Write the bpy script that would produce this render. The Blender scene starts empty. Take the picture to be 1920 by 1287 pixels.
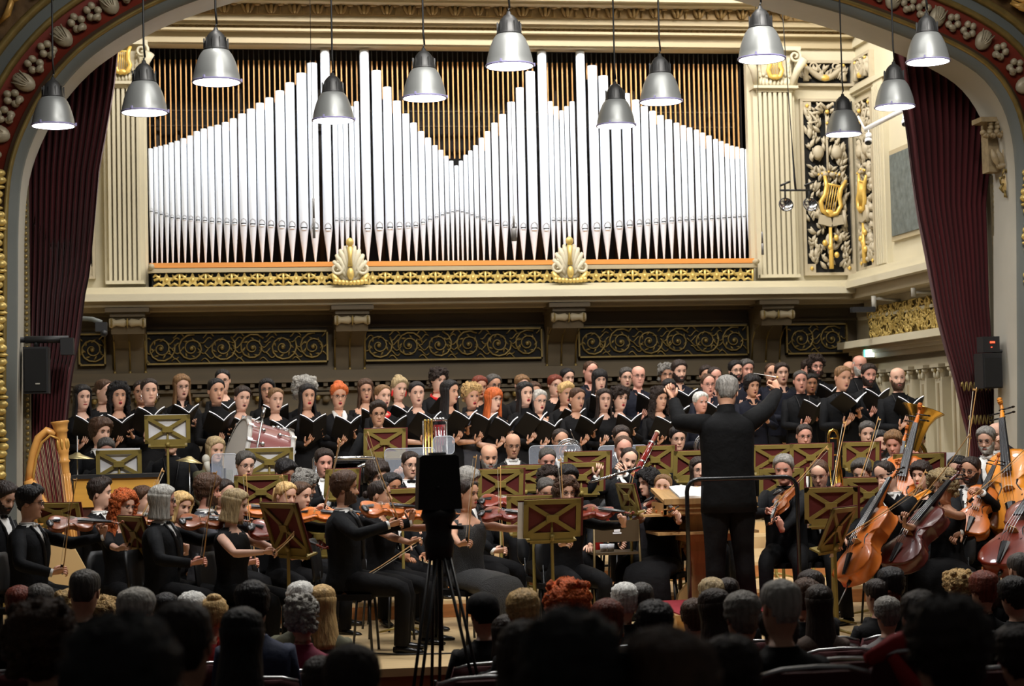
import bpy, math, random
from mathutils import Vector, Matrix, Euler
V = Vector
rad = math.radians
sc = bpy.context.scene
col = sc.collection
# ------------------------------------------------------------------ camera
IMW, IMH = 1920, 1287
FPX = 3500.0
YAW, PITCH, ROLL, CAMZ = rad(-8.96), rad(2.7), rad(1.29), 1.54
_f = V((-math.sin(YAW)*math.cos(PITCH), math.cos(YAW)*math.cos(PITCH), math.sin(PITCH)))
_r = V((math.cos(YAW), math.sin(YAW), 0))
_u = _r.cross(_f)
CR = _r*math.cos(ROLL) - _u*math.sin(ROLL)
CU = _r*math.sin(ROLL) + _u*math.cos(ROLL)
cam = bpy.data.cameras.new('camera')
camo = bpy.data.objects.new('camera', cam); col.objects.link(camo)
camo.matrix_world = Matrix.Translation((0, 0, CAMZ)) @ Matrix((CR, CU, -_f)).transposed().to_4x4()
cam.sensor_width = 36; cam.lens = 36*FPX/IMW; cam.clip_end = 200; cam.clip_start = .1
cam.dof.use_dof = True; cam.dof.focus_distance = 15.3; cam.dof.aperture_fstop = 3.4
sc.camera = camo
def P(px, py, Y):
    "world point seen at photo pixel (px, py) at depth Y"
    d = CR*((px-IMW/2)/FPX) - CU*((py-IMH/2)/FPX) + _f
    t = Y/d.y
    return V((d.x*t, Y, CAMZ + d.z*t))
# ------------------------------------------------------------------ world, exposure, big lights
wd = bpy.data.worlds.new('world'); sc.world = wd; wd.use_nodes = True
wd.node_tree.nodes['Background'].inputs[0].default_value = (.75, .72, .68, 1)
wd.node_tree.nodes['Background'].inputs[1].default_value = 0.045
sc.view_settings.view_transform = 'Standard'; sc.view_settings.look = 'None'
sc.view_settings.gamma = 1; sc.view_settings.exposure = 0.0; sc.view_settings.use_curve_mapping = False
try:
    sc.cycles.use_denoising = True; sc.cycles.denoiser = 'OPENIMAGEDENOISE'
    sc.cycles.max_bounces = 5; sc.cycles.diffuse_bounces = 3; sc.cycles.glossy_bounces = 3
    sc.cycles.transmission_bounces = 4; sc.cycles.transparent_max_bounces = 8
    sc.cycles.caustics_reflective = False; sc.cycles.caustics_refractive = False
    sc.cycles.sample_clamp_indirect = 6
except Exception: pass
def aim(o, t):
    o.rotation_euler = (V(t)-o.location).to_track_quat('-Z', 'Y').to_euler()
def area(name, loc, target, sx, sy, e, c=(1, 1, 1)):
    l = bpy.data.lights.new(name, 'AREA'); l.shape = 'RECTANGLE'; l.size = sx; l.size_y = sy; l.energy = e; l.color = c
    o = bpy.data.objects.new(name, l); col.objects.link(o); o.location = loc; aim(o, target); return o
def spot(name, loc, target, deg, e, c=(1, 1, 1), r=.15, blend=.5):
    l = bpy.data.lights.new(name, 'SPOT'); l.energy = e; l.color = c; l.spot_size = rad(deg); l.spot_blend = blend; l.shadow_soft_size = r
    o = bpy.data.objects.new(name, l); col.objects.link(o); o.location = loc; aim(o, target); return o
# unseen floodlights put behind the arch (above the frame), washing the organ wall
area('flood_light', (2.9, 19.3, 8.2), (2.9, 22.7, 4.2), 6.5, .5, 520, (1, .975, .95))
area('flood_light', (6.6, 19.7, 7.4), (8.6, 21.4, 3.8), 1.2, .5, 95, (1, .96, .9))
# unseen fill lights added to brighten orchestra, faces and audience
area('stage_light', (3.0, 12.2, 8.6), (3.2, 17.5, .8), 6.0, 1.0, 260, (1, .97, .92))  # unseen area fill added above the players
for x_ in (.2, 3.2, 6.2): spot('stage_spotlight', (3.2+(x_-3.2)*.6, 9.3, 7.3), (x_, 17.3, 1.1), 50, 1500, (1, .96, .9), .3, .8)  # spots added at a lower angle to brighten the faces
for x_ in (0, 3.2, 6.4): spot('front_row_light', (x_, 13.6, 7.6), (x_, 10.6, .6), 62, 520, (1, .95, .88), .3, .9)  # backlights added to rim the heads in the front audience rows
area('house_light', (3.2, 9.5, 8.5), (3.2, 17.8, 5.6), 5.0, 1.5, 45, (1, .93, .82))  # unseen area fill on the arch, no fixture modelled
# ------------------------------------------------------------------ materials
_mats = {}
def mat(name, c, rough=.6, metal=0., bump=0., bscale=60., vary=0., vscale=8., coat=0., sheen=0., alpha=1., emit=None, es=0., stretch=None, spec=.5, ior=None, trans=0., kind='noise'):
    if name in _mats: return _mats[name]
    m = bpy.data.materials.new(name); m.use_nodes = True; nt = m.node_tree; b = nt.nodes['Principled BSDF']
    b.inputs['Base Color'].default_value = (*c, 1); b.inputs['Roughness'].default_value = rough; b.inputs['Metallic'].default_value = metal
    b.inputs['Coat Weight'].default_value = coat; b.inputs['Sheen Weight'].default_value = sheen; b.inputs['Alpha'].default_value = alpha
    b.inputs['Specular IOR Level'].default_value = spec; b.inputs['Transmission Weight'].default_value = trans
    if ior: b.inputs['IOR'].default_value = ior
    if emit: b.inputs['Emission Color'].default_value = (*emit, 1); b.inputs['Emission Strength'].default_value = es
    if bump or vary:
        tc = nt.nodes.new('ShaderNodeTexCoord'); mp = nt.nodes.new('ShaderNodeMapping'); nt.links.new(tc.outputs['Object'], mp.inputs[0])
        if stretch: mp.inputs['Scale'].default_value = stretch
        if bump:
            n = nt.nodes.new('ShaderNodeTexNoise'); n.inputs['Scale'].default_value = bscale; n.inputs['Detail'].default_value = 3
            nt.links.new(mp.outputs[0], n.inputs['Vector'])
            bp = nt.nodes.new('ShaderNodeBump'); bp.inputs['Strength'].default_value = min(1, bump); bp.inputs['Distance'].default_value = .01*max(1, bump)
            nt.links.new(n.outputs[0], bp.inputs['Height']); nt.links.new(bp.outputs[0], b.inputs['Normal'])
        if vary:
            n = nt.nodes.new('ShaderNodeTexNoise'); n.inputs['Scale'].default_value = vscale; n.inputs['Detail'].default_value = 4
            nt.links.new(mp.outputs[0], n.inputs['Vector'])
            cr = nt.nodes.new('ShaderNodeValToRGB'); e = cr.color_ramp.elements; e[0].position = .3; e[1].position = .7
            e[0].color = (*[x*(1-vary) for x in c], 1); e[1].color = (*[min(1, x*(1+vary)) for x in c], 1)
            nt.links.new(n.outputs[0], cr.inputs[0]); nt.links.new(cr.outputs[0], b.inputs['Base Color'])
    _mats[name] = m; return m
def hx(r, g, b): return tuple(((x/255)/12.92 if x <= 10 else ((x/255+.055)/1.055)**2.4) for x in (r, g, b))
# ------------------------------------------------------------------ mesh builder
class MB:
    def __init__(s): s.v = []; s.f = []; s.m = []; s.sm = []
    def add(s, vs, fs, mi=0, smooth=True, xf=None):
        o = len(s.v)
        if xf is not None: vs = [xf @ V(p) for p in vs]
        s.v.extend([tuple(p) for p in vs])
        for f in fs: s.f.append(tuple(i+o for i in f)); s.m.append(mi); s.sm.append(smooth)
        return s
    def loft(s, rings, mi=0, cap=True, smooth=True, closed=True, xf=None):
        n = len(rings[0]); vs = [p for r in rings for p in r]; fs = []
        k = n if closed else n-1
        for i in range(len(rings)-1):
            for j in range(k):
                a = i*n+j; b = i*n+(j+1) % n
                fs.append((a, b, b+n, a+n))
        if cap: fs.append(tuple(range(n))[::-1]); fs.append(tuple(range((len(rings)-1)*n, len(rings)*n)))
        return s.add(vs, fs, mi, smooth, xf)
    def tube(s, pts, rads, n=8, mi=0, cap=True, up=None, smooth=True, xf=None):
        pts = [V(p) for p in pts]
        if not isinstance(rads, (list, tuple)): rads = [rads]*len(pts)
        rings = []; side = None
        for i, p in enumerate(pts):
            t = (pts[min(i+1, len(pts)-1)]-pts[max(i-1, 0)])
            t = t.normalized() if t.length > 1e-9 else V((0, 0, 1))
            if side is None:
                u = V(up) if up is not None else (V((0, 0, 1)) if abs(t.z) < .9 else V((0, 1, 0)))
                side = u.cross(t)
                if side.length < 1e-6: side = V((1, 0, 0)).cross(t)
                side.normalize()
            else:
                side = (side - t*side.dot(t)); side = side.normalized() if side.length > 1e-6 else V((1, 0, 0))
            w = t.cross(side)
            r = rads[i]; a, b = r if isinstance(r, (list, tuple)) else (r, r)
            rings.append([p + side*(a*math.cos(2*math.pi*k/n)) + w*(b*math.sin(2*math.pi*k/n)) for k in range(n)])
        return s.loft(rings, mi, cap, smooth, True, xf)
    def ball(s, c, r, mi=0, nu=8, nv=6, xf=None, rot=None):
        if not isinstance(r, (list, tuple)): r = (r, r, r)
        vs = []; fs = []; c = V(c)
        for i in range(nv+1):
            ph = math.pi*i/nv
            for j in range(nu):
                th = 2*math.pi*j/nu
                p = V((r[0]*math.sin(ph)*math.cos(th), r[1]*math.sin(ph)*math.sin(th), r[2]*math.cos(ph)))
                if rot is not None: p = rot @ p
                vs.append(c+p)
        for i in range(nv):
            for j in range(nu):
                a = i*nu+j; b = i*nu+(j+1) % nu
                fs.append((a, a+nu, b+nu, b))
        return s.add(vs, fs, mi, True, xf)
    def box(s, c, d, mi=0, rot=None, xf=None, bev=0.):
        c = V(c); x, y, z = d[0]/2, d[1]/2, d[2]/2
        vs = [V((i*x, j*y, k*z)) for i in (-1, 1) for j in (-1, 1) for k in (-1, 1)]
        if rot is not None: vs = [rot @ p for p in vs]
        return s.add([c+p for p in vs], [(0, 1, 3, 2), (4, 6, 7, 5), (0, 4, 5, 1), (2, 3, 7, 6), (0, 2, 6, 4), (1, 5, 7, 3)], mi, False, xf)
    def bb(s, x0, x1, y0, y1, z0, z1, mi=0, xf=None):
        return s.box(((x0+x1)/2, (y0+y1)/2, (z0+z1)/2), (abs(x1-x0), abs(y1-y0), abs(z1-z0)), mi, None, xf)
    def prism(s, poly, d0, d1, mi=0, xf=None, smooth=False):
        "poly of (x, z), extruded in y from d0 to d1"
        n = len(poly)
        vs = [(p[0], d0, p[1]) for p in poly]+[(p[0], d1, p[1]) for p in poly]
        fs = [tuple(range(n))[::-1], tuple(range(n, 2*n))]
        s.add(vs, [fs[0], fs[1]], mi, False, xf)
        return s.add(vs, [(i, (i+1) % n, (i+1) % n+n, i+n) for i in range(n)], mi, smooth, xf)
    def lathe(s, prof, n=24, mi=0, c=(0, 0, 0), cap=False, xf=None, smooth=True):
        c = V(c)
        rings = [[c+V((r*math.cos(2*math.pi*k/n), r*math.sin(2*math.pi*k/n), z)) for k in range(n)] for r, z in prof]
        return s.loft(rings, mi, cap, smooth, True, xf)
    def build(s, name, mats, parent=None, **kw):
        me = bpy.data.meshes.new(name); me.from_pydata(s.v, [], s.f)
        if not isinstance(mats, (list, tuple)): mats = [mats]
        for m in mats: me.materials.append(m)
        me.polygons.foreach_set('material_index', s.m); me.polygons.foreach_set('use_smooth', s.sm); me.update()
        o = bpy.data.objects.new(name, me); col.objects.link(o)
        if parent is not None: o.parent = parent
        for k, v in kw.items(): o[k] = v
        return o
def empty(name, loc=(0, 0, 0), rz=0, parent=None, **kw):
    o = bpy.data.objects.new(name, None); col.objects.link(o); o.location = loc; o.rotation_euler = (0, 0, rz); o.empty_display_size = .1
    if parent is not None: o.parent = parent
    for k, v in kw.items(): o[k] = v
    return o
def copy_tree(o, parent=None):
    c = o.copy(); col.objects.link(c); c.parent = parent
    for ch in list(o.children): copy_tree(ch, c)
    return c
def tagc(o, label, cat, group=None):
    o['label'] = label; o['category'] = cat
    if group: o['group'] = group
    return o
def struct(o): o['kind'] = 'structure'; return o
def frame(origin, ydir, zdir):
    "matrix whose local +Y is ydir and local +Z close to zdir"
    y = V(ydir).normalized(); z = V(zdir); z = (z - y*z.dot(y)).normalized(); x = y.cross(z)
    return Matrix.Translation(V(origin)) @ Matrix((x, y, z)).transposed().to_4x4()
random.seed(7)
CREAM = mat('cream_plaster', hx(208, 199, 172), .55, vary=.05, vscale=1.5, bump=.1, bscale=30)
CREAMD = mat('taupe_plaster', hx(176, 162, 132), .55, vary=.05, vscale=1.5)
GREY = mat('grey_paint', hx(176, 172, 160), .6, vary=.06, vscale=2)
SLATE = mat('slate_paint', hx(104, 108, 104), .6, vary=.08, vscale=2)
GOLD = mat('gilding', hx(214, 186, 110), .38, metal=.4, vary=.15, vscale=12)
OLDGOLD = mat('old_gilding', hx(138, 118, 68), .45, metal=.5, vary=.2, vscale=9)
DARK = mat('dark_void', (.006, .0055, .005), .8)
REDP = mat('red_paint', hx(120, 40, 22), .6, vary=.15, vscale=5)
VELVET = mat('red_velvet', hx(70, 3, 12), .85, sheen=.08, vary=.2, vscale=3, stretch=(4, 4, .3))
BLACKM = mat('black_metal', (.012, .012, .013), .4)
BLACKP = mat('black_plastic', (.01, .01, .011), .55)
STEEL = mat('brushed_steel', (.55, .56, .57), .3, metal=1)
BRASS = mat('brass', hx(226, 184, 90), .22, metal=1)
PAPER = mat('paper', hx(236, 236, 240), .7)
# ================================================================== THE SETTING
YB = 22.5; YL = 21.9; YR = 22.75
def zc(py, Y): return P(845, py, Y).z
def xc(px, Y, py=560): return P(px, py, Y).x
# stage floor, risers, hall floor
wood = mat('stage_boards', hx(214, 184, 136), .42, vary=.12, vscale=3, stretch=(1, 12, 1), coat=.15)
woodf = mat('stage_front_wood', hx(168, 110, 62), .45, vary=.2, vscale=4, stretch=(1, 1, 8))
m = MB(); m.bb(-6, 13, 12.35, 23.2, -.06, 0, 0)
struct(m.build('floor', [wood]))
m = MB(); m.bb(-6, 13, 12.28, 12.5, -.05, .004, 0)
m.bb(-6, 13, 12.33, 12.45, -.16, -.05, 1); m.bb(-6, 13, 12.38, 12.5, -1.6, -.16, 1)
for i in range(24): m.bb(-5.8+i*.8, -5.72+i*.8, 12.35, 12.38, -1.5, -.2, 1)
m.bb(-6, 13, 12.3, 12.37, -.62, -.56, 1)
m.bb(-6, 13, 12.1, 12.2, -.86, -.80, 2)
struct(m.build('trim_1', [wood, woodf, mat('rose_step_edge', hx(224, 110, 120), .3)]))
def rake(y): return -.15 - (y-3.5)*.066
m = MB(); carpet = mat('dark_carpet', (.05, .012, .012), .95)
m.add([(-6, 0, rake(3.5)), (13, 0, rake(3.5)), (13, 3.5, rake(3.5)), (-6, 3.5, rake(3.5)), (13, 12.4, rake(12.4)), (-6, 12.4, rake(12.4))], [(0, 1, 2, 3), (3, 2, 4, 5)], 0, False)
struct(m.build('floor_hall', [carpet]))
RIS = [(15.55, 16.75, .14), (16.75, 18.6, .28)]
CH = [(18.95, 19.6, .42), (19.6, 20.2, .54), (20.2, 20.8, .62), (20.8, 21.6, .70)]
for k, (y0, y1, z) in enumerate(RIS):
    m = MB(); m.bb(-.2 if k else .3, 7.6, y0, y1, 0.002, z, 0); m.bb(-.2 if k else .3, 7.6, y0-.02, y0, 0.002, z-.03, 1)
    tagc(m.build('stage_riser', [wood, woodf]), ['low wooden platform under the woodwind players', 'higher wooden platform under the brass and percussion'][k], 'platform', 'orchestra platforms')
for k, (y0, y1, z) in enumerate(CH):
    m = MB(); m.bb(-1.75, 7.9, y0, y1, 0.002, z, 0)
    tagc(m.build('choir_riser', [wood]), 'wooden step under the %s row of standing singers' % ['front', 'second', 'third', 'back'][k], 'platform', 'choir risers')
# ---------------- back wall: upper part
XL0, XL1 = xc(279, YB), xc(1411, YB)          # organ opening
XW0, XW1 = -3.0, xc(1617, YB)
z0, ztop = zc(545, YB), zc(88, YB)
m = MB()
m.bb(XW0, XL0, YB, YB+.25, z0, 8.6); m.bb(XL1, XW1+.3, YB, YB+.25, z0, 8.6); m.bb(XL0, XL1, YB, YB+.25, ztop, 8.6)
m.bb(XL0-.1, XL1+.1, YB+.95, YB+1.0, z0, 8.0, 1)
m.bb(XL0-.05, XL0, YB+.1, YB+1, z0, 7, 1); m.bb(XL1, XL1+.05, YB+.1, YB+1, z0, 7, 1)
m.bb(XL0, XL1, YB+.25, YB+1, ztop, ztop+.05, 1)
m.bb(XW0, XW1+.3, YR, YR+.2, 0, z0+.1, 2)
LOWW = mat('lower_wall_plaster', hx(96, 83, 61), .6, vary=.08, vscale=2)  # wall colour darkened to stand in for the ledge's shade
struct(m.build('wall_back', [CREAM, DARK, LOWW]))
# cornice above the organ
acan = mat('acanthus_gilding', hx(142, 116, 72), .5, metal=.2, vary=.2, vscale=14)
m = MB()
def band(pa, pb, proj, mi=0, x0=XW0, x1=XW1):
    m.bb(x0, x1, YB-proj, YB+.01, zc(pb, YB-proj), zc(pa, YB-proj), mi)
band(60, 84, .05); band(56.5, 61, .16); band(50, 57, .13, 1); band(43, 50, .2, 0); band(31, 43, .26, 0); band(6, 31, .3, 1); band(-2, 6, .5, 0); band(-40, -2, .6, 0)
n = 150
for i in range(n):
    x = XW0+.03+(XW1-XW0-.06)*i/n
    m.ball((x, YB-.14, zc(53.5, YB-.13)), (.018, .012, .016), 1, 5, 4)
for i in range(40):
    x = XW0+.1+(XW1-XW0)*i/40; zb = zc(31, YB-.3); h = zc(6, YB-.3)-zb
    for s_ in (-1, 0, 1):
        m.ball((x+s_*.045, YB-.33-.02*(s_ == 0), zb+h*.42), (.024, .03, h*.42), 1, 6, 5, rot=Euler((0, s_*.4, 0)).to_matrix())
    m.ball((x+.11, YB-.33, zb+h*.7), (.05, .035, h*.14), 1, 8, 4); m.ball((x+.11, YB-.32, zb+h*.3), (.014, .02, h*.28), 1, 5, 4)
struct(m.build('trim_2', [mat('cornice_plaster', hx(180, 164, 130), .55), acan]))
# big ledge under the organ
m = MB()
def led(pa, pb, y, mi=0, x0=XW0, x1=None):
    m.bb(x0, x1 or xc(1617, y)+.02, y, YB+.3, zc(pb, y), zc(pa, y), mi)
led(533, 538, YB-.28); led(537.5, 546, YB-.42); led(545, 558, YL+.0); led(558, 569, YL+.12, 1); led(569, 577, YL+.3, 1)
struct(m.build('trim_3', [CREAM, CREAMD]))
# lower wall mouldings
m = MB()
def lo(pa, pb, y, mi=0): m.bb(XW0, XW1, y, YR+.01, zc(pb, y), zc(pa, y), mi)
lo(579, 585, YR-.3); lo(606, 611, YR-.04); lo(684, 690, YR-.06); lo(690, 706, YR-.12); lo(706, 712, YR-.2); lo(722, 728, YR-.1); lo(756, 800, YR-.03)
for i in range(90): m.bb(XW0+i*.125, XW0+i*.125+.05, YR-.17, YR-.1, zc(720, YR-.15), zc(713, YR-.15), 0)
for i in range(14):
    x = xc(160+i*112, YR); m.bb(x-.12, x+.12, YR-.07, YR, .3, zc(762, YR), 0)
    for s_ in (-1, 1): m.ball((x+s_*.1, YR-.1, zc(741, YR)), (.035, .03, .035), 1, 8, 6)
    m.ball((x, YR-.1, zc(744, YR)), (.05, .03, .04), 0, 8, 6); m.bb(x-.16, x+.16, YR-.12, YR, zc(736, YR), zc(731, YR), 0)
struct(m.build('trim_4', [LOWW, OLDGOLD]))
# side walls behind the arch (both sides), upper floor
def wall_side(name, X, s):
    "wall plane at X; s=+1 the room lies on its -X side"
    m = MB(); a, b = (X, X+.25) if s > 0 else (X-.25, X)
    m.bb(a, b, 18.95, YB+.3, 0, 8.6, 0)
    def bn(pa, pb, pr, mi=0):
        x0, x1 = (X-pr, X+.01) if s > 0 else (X-.01, X+pr)
        m.bb(x0, x1, 18.95, YB, zc(pb, YB), zc(pa, YB), mi)
    for args in ((60, 84, .05), (56, 61, .14), (43, 50, .2), (31, 43, .26), (6, 31, .3, 2), (-40, 6, .5), (162, 172, .09), (172, 177, .05), (518, 528, .1), (524, 536, .2), (536, 546, .3), (544, 556, .42), (556, 575, .3, 1), (606, 612, .06), (655, 668, .35), (668, 674, .28, 1), (674, 680, .2), (680, 690, .16, 1), (700, 712, .1)): bn(*args)
    return m
XR = XW1
m = wall_side('r', XR, 1)
def rb(ya, yb, pr, za, zb, mi=0): m.bb(XR-pr, XR+.01, ya, yb, za, zb, mi)
for i in range(4): rb(21.42+i*.07, 21.46+i*.07, .10, zc(515, YB), zc(182, YB))   # fluted side pilaster
rb(21.38, 21.7, .07, zc(520, YB), zc(170, YB)); rb(20.1, 20.2, .06, zc(520, YB), zc(170, YB))
# dark grille niche in the right wall
rb(20.25, 21.3, .04, zc(478, YB), zc(311, YB), 1); rb(20.3, 21.25, .055, zc(469, YB), zc(320, YB), 3)
# lower pilasters with gilt capitals
for i in range(7):
    y = 22.1-i*.46
    rb(y-.1, y+.1, .11, 0, zc(735, YB)); rb(y-.13, y+.13, .16, zc(718, YB), zc(712, YB)); rb(y-.02, y+.02, .125, 0.1, zc(745, YB), 1)
    for s_ in (-1, 1): m.ball((XR-.12, y+s_*.085, zc(722, YB)), (.04, .03, .03), 0, 8, 6); m.ball((XR-.13, y+s_*.04, zc(731, YB)), (.025, .02, .045), 0, 8, 6)
    m.ball((XR-.14, y, zc(724, YB)), (.02, .015, .03), 2, 6, 5)
struct(m.build('wall_right', [CREAM, CREAMD, OLDGOLD, mat('grey_grille', hx(96, 104, 102), .5, vary=.3, vscale=14)]))
XLW = -2.6
m = wall_side('l', XLW, -1); struct(m.build('wall_left', [CREAM, CREAMD, OLDGOLD]))
m = MB(); m.bb(-3, 9.2, 18.6, 23.5, 8.6, 8.7); struct(m.build('ceiling', [CREAM]))
# ---------------- ornament helpers
def spiral(c, r0, turns, w, mi, m, y, s=1, a0=0., n=26):
    pts = []; rr = []
    for i in range(n):
        t = i/(n-1); a = a0+s*turns*2*math.pi*t; r = r0*(1-t*.88)
        pts.append((c[0]+r*math.cos(a), y, c[1]+r*math.sin(a))); rr.append(w*(1-.4*t))
    m.tube(pts, rr, 5, mi)
def leaf(m, c, ang, L, w, mi, y, th=.03, lift=0., xf=None):
    ca, sa = math.cos(ang), math.sin(ang)
    vs = []; prof = [(0, .05), (.2, .7), (.45, 1), (.7, .75), (.88, .35), (1, 0)]
    for t, ww in prof:
        px, pz = c[0]+ca*L*t, c[1]+sa*L*t; o = w*ww
        vs += [(px-sa*o, y, pz+ca*o), (px, y-th*(.5+t*(1-t)*3)-lift*t, pz), (px+sa*o, y, pz-ca*o)]
    fs = []
    for i in range(5):
        a = i*3; fs += [(a, a+1, a+4, a+3), (a+1, a+2, a+5, a+4)]
    m.add(vs, fs, mi, True, xf)
# pierced scroll panels under the ledge (each one a thing built into the wall)
def scroll_panel(x0, x1, zb, zt, y, name, label, xf=None, gm=OLDGOLD, dens=1.0):
    m = MB(); m.bb(x0, x1, y, y+.03, zb, zt, 1, xf)
    for (a, b, c_, d) in ((x0, x1, zt-.02, zt), (x0, x1, zb, zb+.02), (x0, x0+.02, zb, zt), (x1-.02, x1, zb, zt)): m.bb(a, b, y-.05, y, c_, d, 0, xf)
    h = zt-zb; n = max(1, round((x1-x0)/(h*1.0)*dens)); rnd = random.Random(int(x0*100))
    mm = MB()
    for i in range(n):
        cx = x0+(i+.5)*(x1-x0)/n; cz = (zb+zt)/2; s_ = 1 if i % 2 else -1
        spiral((cx, cz), h*.44, 2.1, .014, 0, mm, y-.02, s_, rnd.uniform(0, 1.5))
        for k in range(7):
            a = k*.9+i; leaf(mm, (cx+h*.22*math.cos(a), cz+h*.22*math.sin(a)), a+1.2*s_, h*.2, h*.035, 0, y-.01, .02)
        for k in range(6):
            xx = cx+(x1-x0)/n*(.5 if k % 2 else -.5)+rnd.uniform(-.05, .05); zz = zb+h*(.1+.16*k)
            pts = [(xx+(t-.5)*h*.34, y-.02, zz+h*.09*math.sin(t*5+k)) for t in [j/6 for j in range(7)]]
            mm.tube([(min(max(p[0], x0+.01), x1-.01), p[1], min(max(p[2], zb+.01), zt-.01)) for p in pts], .010, 4, 0)
        mm.ball((cx, y-.02, cz), (.03, .02, .03), 0, 8, 5)
    m.add(mm.v, mm.f, 0, True, xf)
    return tagc(m.build(name, [gm, DARK]), label, 'panel', 'pierced scrollwork panels')
zt_, zb_ = zc(617, YR), zc(676, YR)
for (a, b, lb) in ((147, 198, 'short pierced scrollwork panel beside the left curtain'), (272, 613, 'pierced gilt scrollwork panel left of centre, under the organ ledge'), (680, 1013, 'pierced gilt scrollwork panel in the middle, under the organ ledge'), (1080, 1398, 'pierced gilt scrollwork panel above the conductor, under the ledge'), (1468, 1583, 'short pierced scrollwork panel in the right back corner')):
    scroll_panel(xc(a, YR), xc(b, YR), zb_, zt_, YR-.04, 'scrollwork_panel', lb)
# bright gilt panel on the right side wall
m = MB(); za, zb2 = zc(590, YB), zc(652, YB)
m.bb(XR-.03, XR, 19.0, 22.2, zb2, za, 1); rnd = random.Random(3)
for i in range(420):
    y = rnd.uniform(19.05, 22.15); z = rnd.uniform(zb2+.03, za-.03); a = rnd.uniform(0, 6.28); r = rnd.uniform(.03, .07)
    pts = [(XR-.045-.02*math.sin(t*3.1), y+r*math.cos(a+t*3.4)*(.5+t*.7), z+r*math.sin(a+t*3.4)*(.5+t*.7)) for t in [j/5 for j in range(6)]]
    m.tube([(p[0], p[1], min(max(p[2], zb2+.01), za-.01)) for p in pts], [.006, .012, .014, .012, .009, .004], 5, 0)
tagc(m.build('gilded_relief_panel', [GOLD, OLDGOLD]), 'bright gilded foliage panel along the right side wall', 'panel')
# brackets under the ledge
def bracket():
    r = empty('wall_bracket')
    m = MB(); zt = zc(569, YL); h = zt-zc(690, YR); w = .23
    m.bb(-w-.02, w+.02, YL+.1, YR, -.05, 0, 0); m.bb(-w+.03, w-.03, YL+.16, YR, -.1, -.05, 0)
    m.loft([[(x, y, z) for (y, z) in ((YR, -.1), (YR, -h), (YR-.07, -h), (YR-.12, -h*.6), (YR-.25, -h*.35), (YL+.25, -.3), (YL+.2, -.1))] for x in (-w+.04, w-.04)], 0, True, False)
    m.build('corbel', [LOWW], r)
    m = MB()
    pr = [(.05, -w+.02), (.062, -w+.05), (.05, -w+.07), (.035, -w+.1), (.05, -.04), (.03, -.02), (.03, .02), (.05, .04), (.035, w-.1), (.05, w-.07), (.062, w-.05), (.05, w-.02)]
    m.lathe(pr, 12, 0, xf=Matrix.Translation((0, YL+.2, -.17)) @ Matrix.Rotation(rad(90), 4, 'Y'), cap=True)
    m.build('volute', [CREAMD], r)
    for x in (-w+.05, 0, w-.05):
        m = MB(); m.tube([(x, YR-.26, -.36), (x, YR-.16, -h*.62), (x, YR-.1, -h*.95)], [.012, .009, .012], 6, 0); m.ball((x, YR-.1, -h), (.02, .02, .03), 0, 6, 5)
        m.ball((x, YL+.15, -.17), (.014, .02, .055), 0, 6, 5); m.tube([(x, YL+.16, -.2), (x, YR-.26, -.36)], .006, 5, 0); m.build('gilt_drop', [OLDGOLD], r)
    return r, zt
br0, zbr = bracket()
for i, (px, lb) in enumerate(((237, 'scrolled wall bracket under the left pilaster'), (662, 'scrolled wall bracket under the left gilt shell crest'), (1071, 'scrolled wall bracket under the right gilt shell crest'), (1466, 'scrolled wall bracket under the right pilaster'))):
    o = br0 if i == 0 else copy_tree(br0); o.location = (xc(px, YL), 0, zbr); tagc(o, lb, 'bracket', 'brackets under the organ ledge')
# pilasters with lyre capitals
lyre_gold = mat('lyre_gilding', hx(240, 200, 104), .35, metal=.3)
def lyre(m, c, h, mi, y, mi2=None, lean=0.):
    R_ = Matrix.Translation((c[0], 0, c[1])) @ Matrix.Rotation(lean, 4, 'Y')
    for s_ in (-1, 1):
        m.tube([(s_*h*.02, y, -h*.5), (s_*h*.2, y, -h*.42), (s_*h*.28, y, -h*.2), (s_*h*.2, y, 0), (s_*h*.2, y, h*.25), (s_*h*.3, y, h*.5)], [(h*.06, .03)]*5+[(h*.03, .02)], 6, mi, xf=R_)
    m.tube([(-h*.26, y, h*.3), (h*.26, y, h*.3)], h*.035, 6, mi, xf=R_)
    for k in range(5): m.tube([((k-2)*h*.065, y-.005, -h*.4), ((k-2)*h*.065, y-.005, h*.3)], h*.014, 4, mi if mi2 is None else mi2, xf=R_)
    m.ball((0, y, -h*.45), (h*.16, .03, h*.1), mi, 8, 6, xf=R_)
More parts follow.
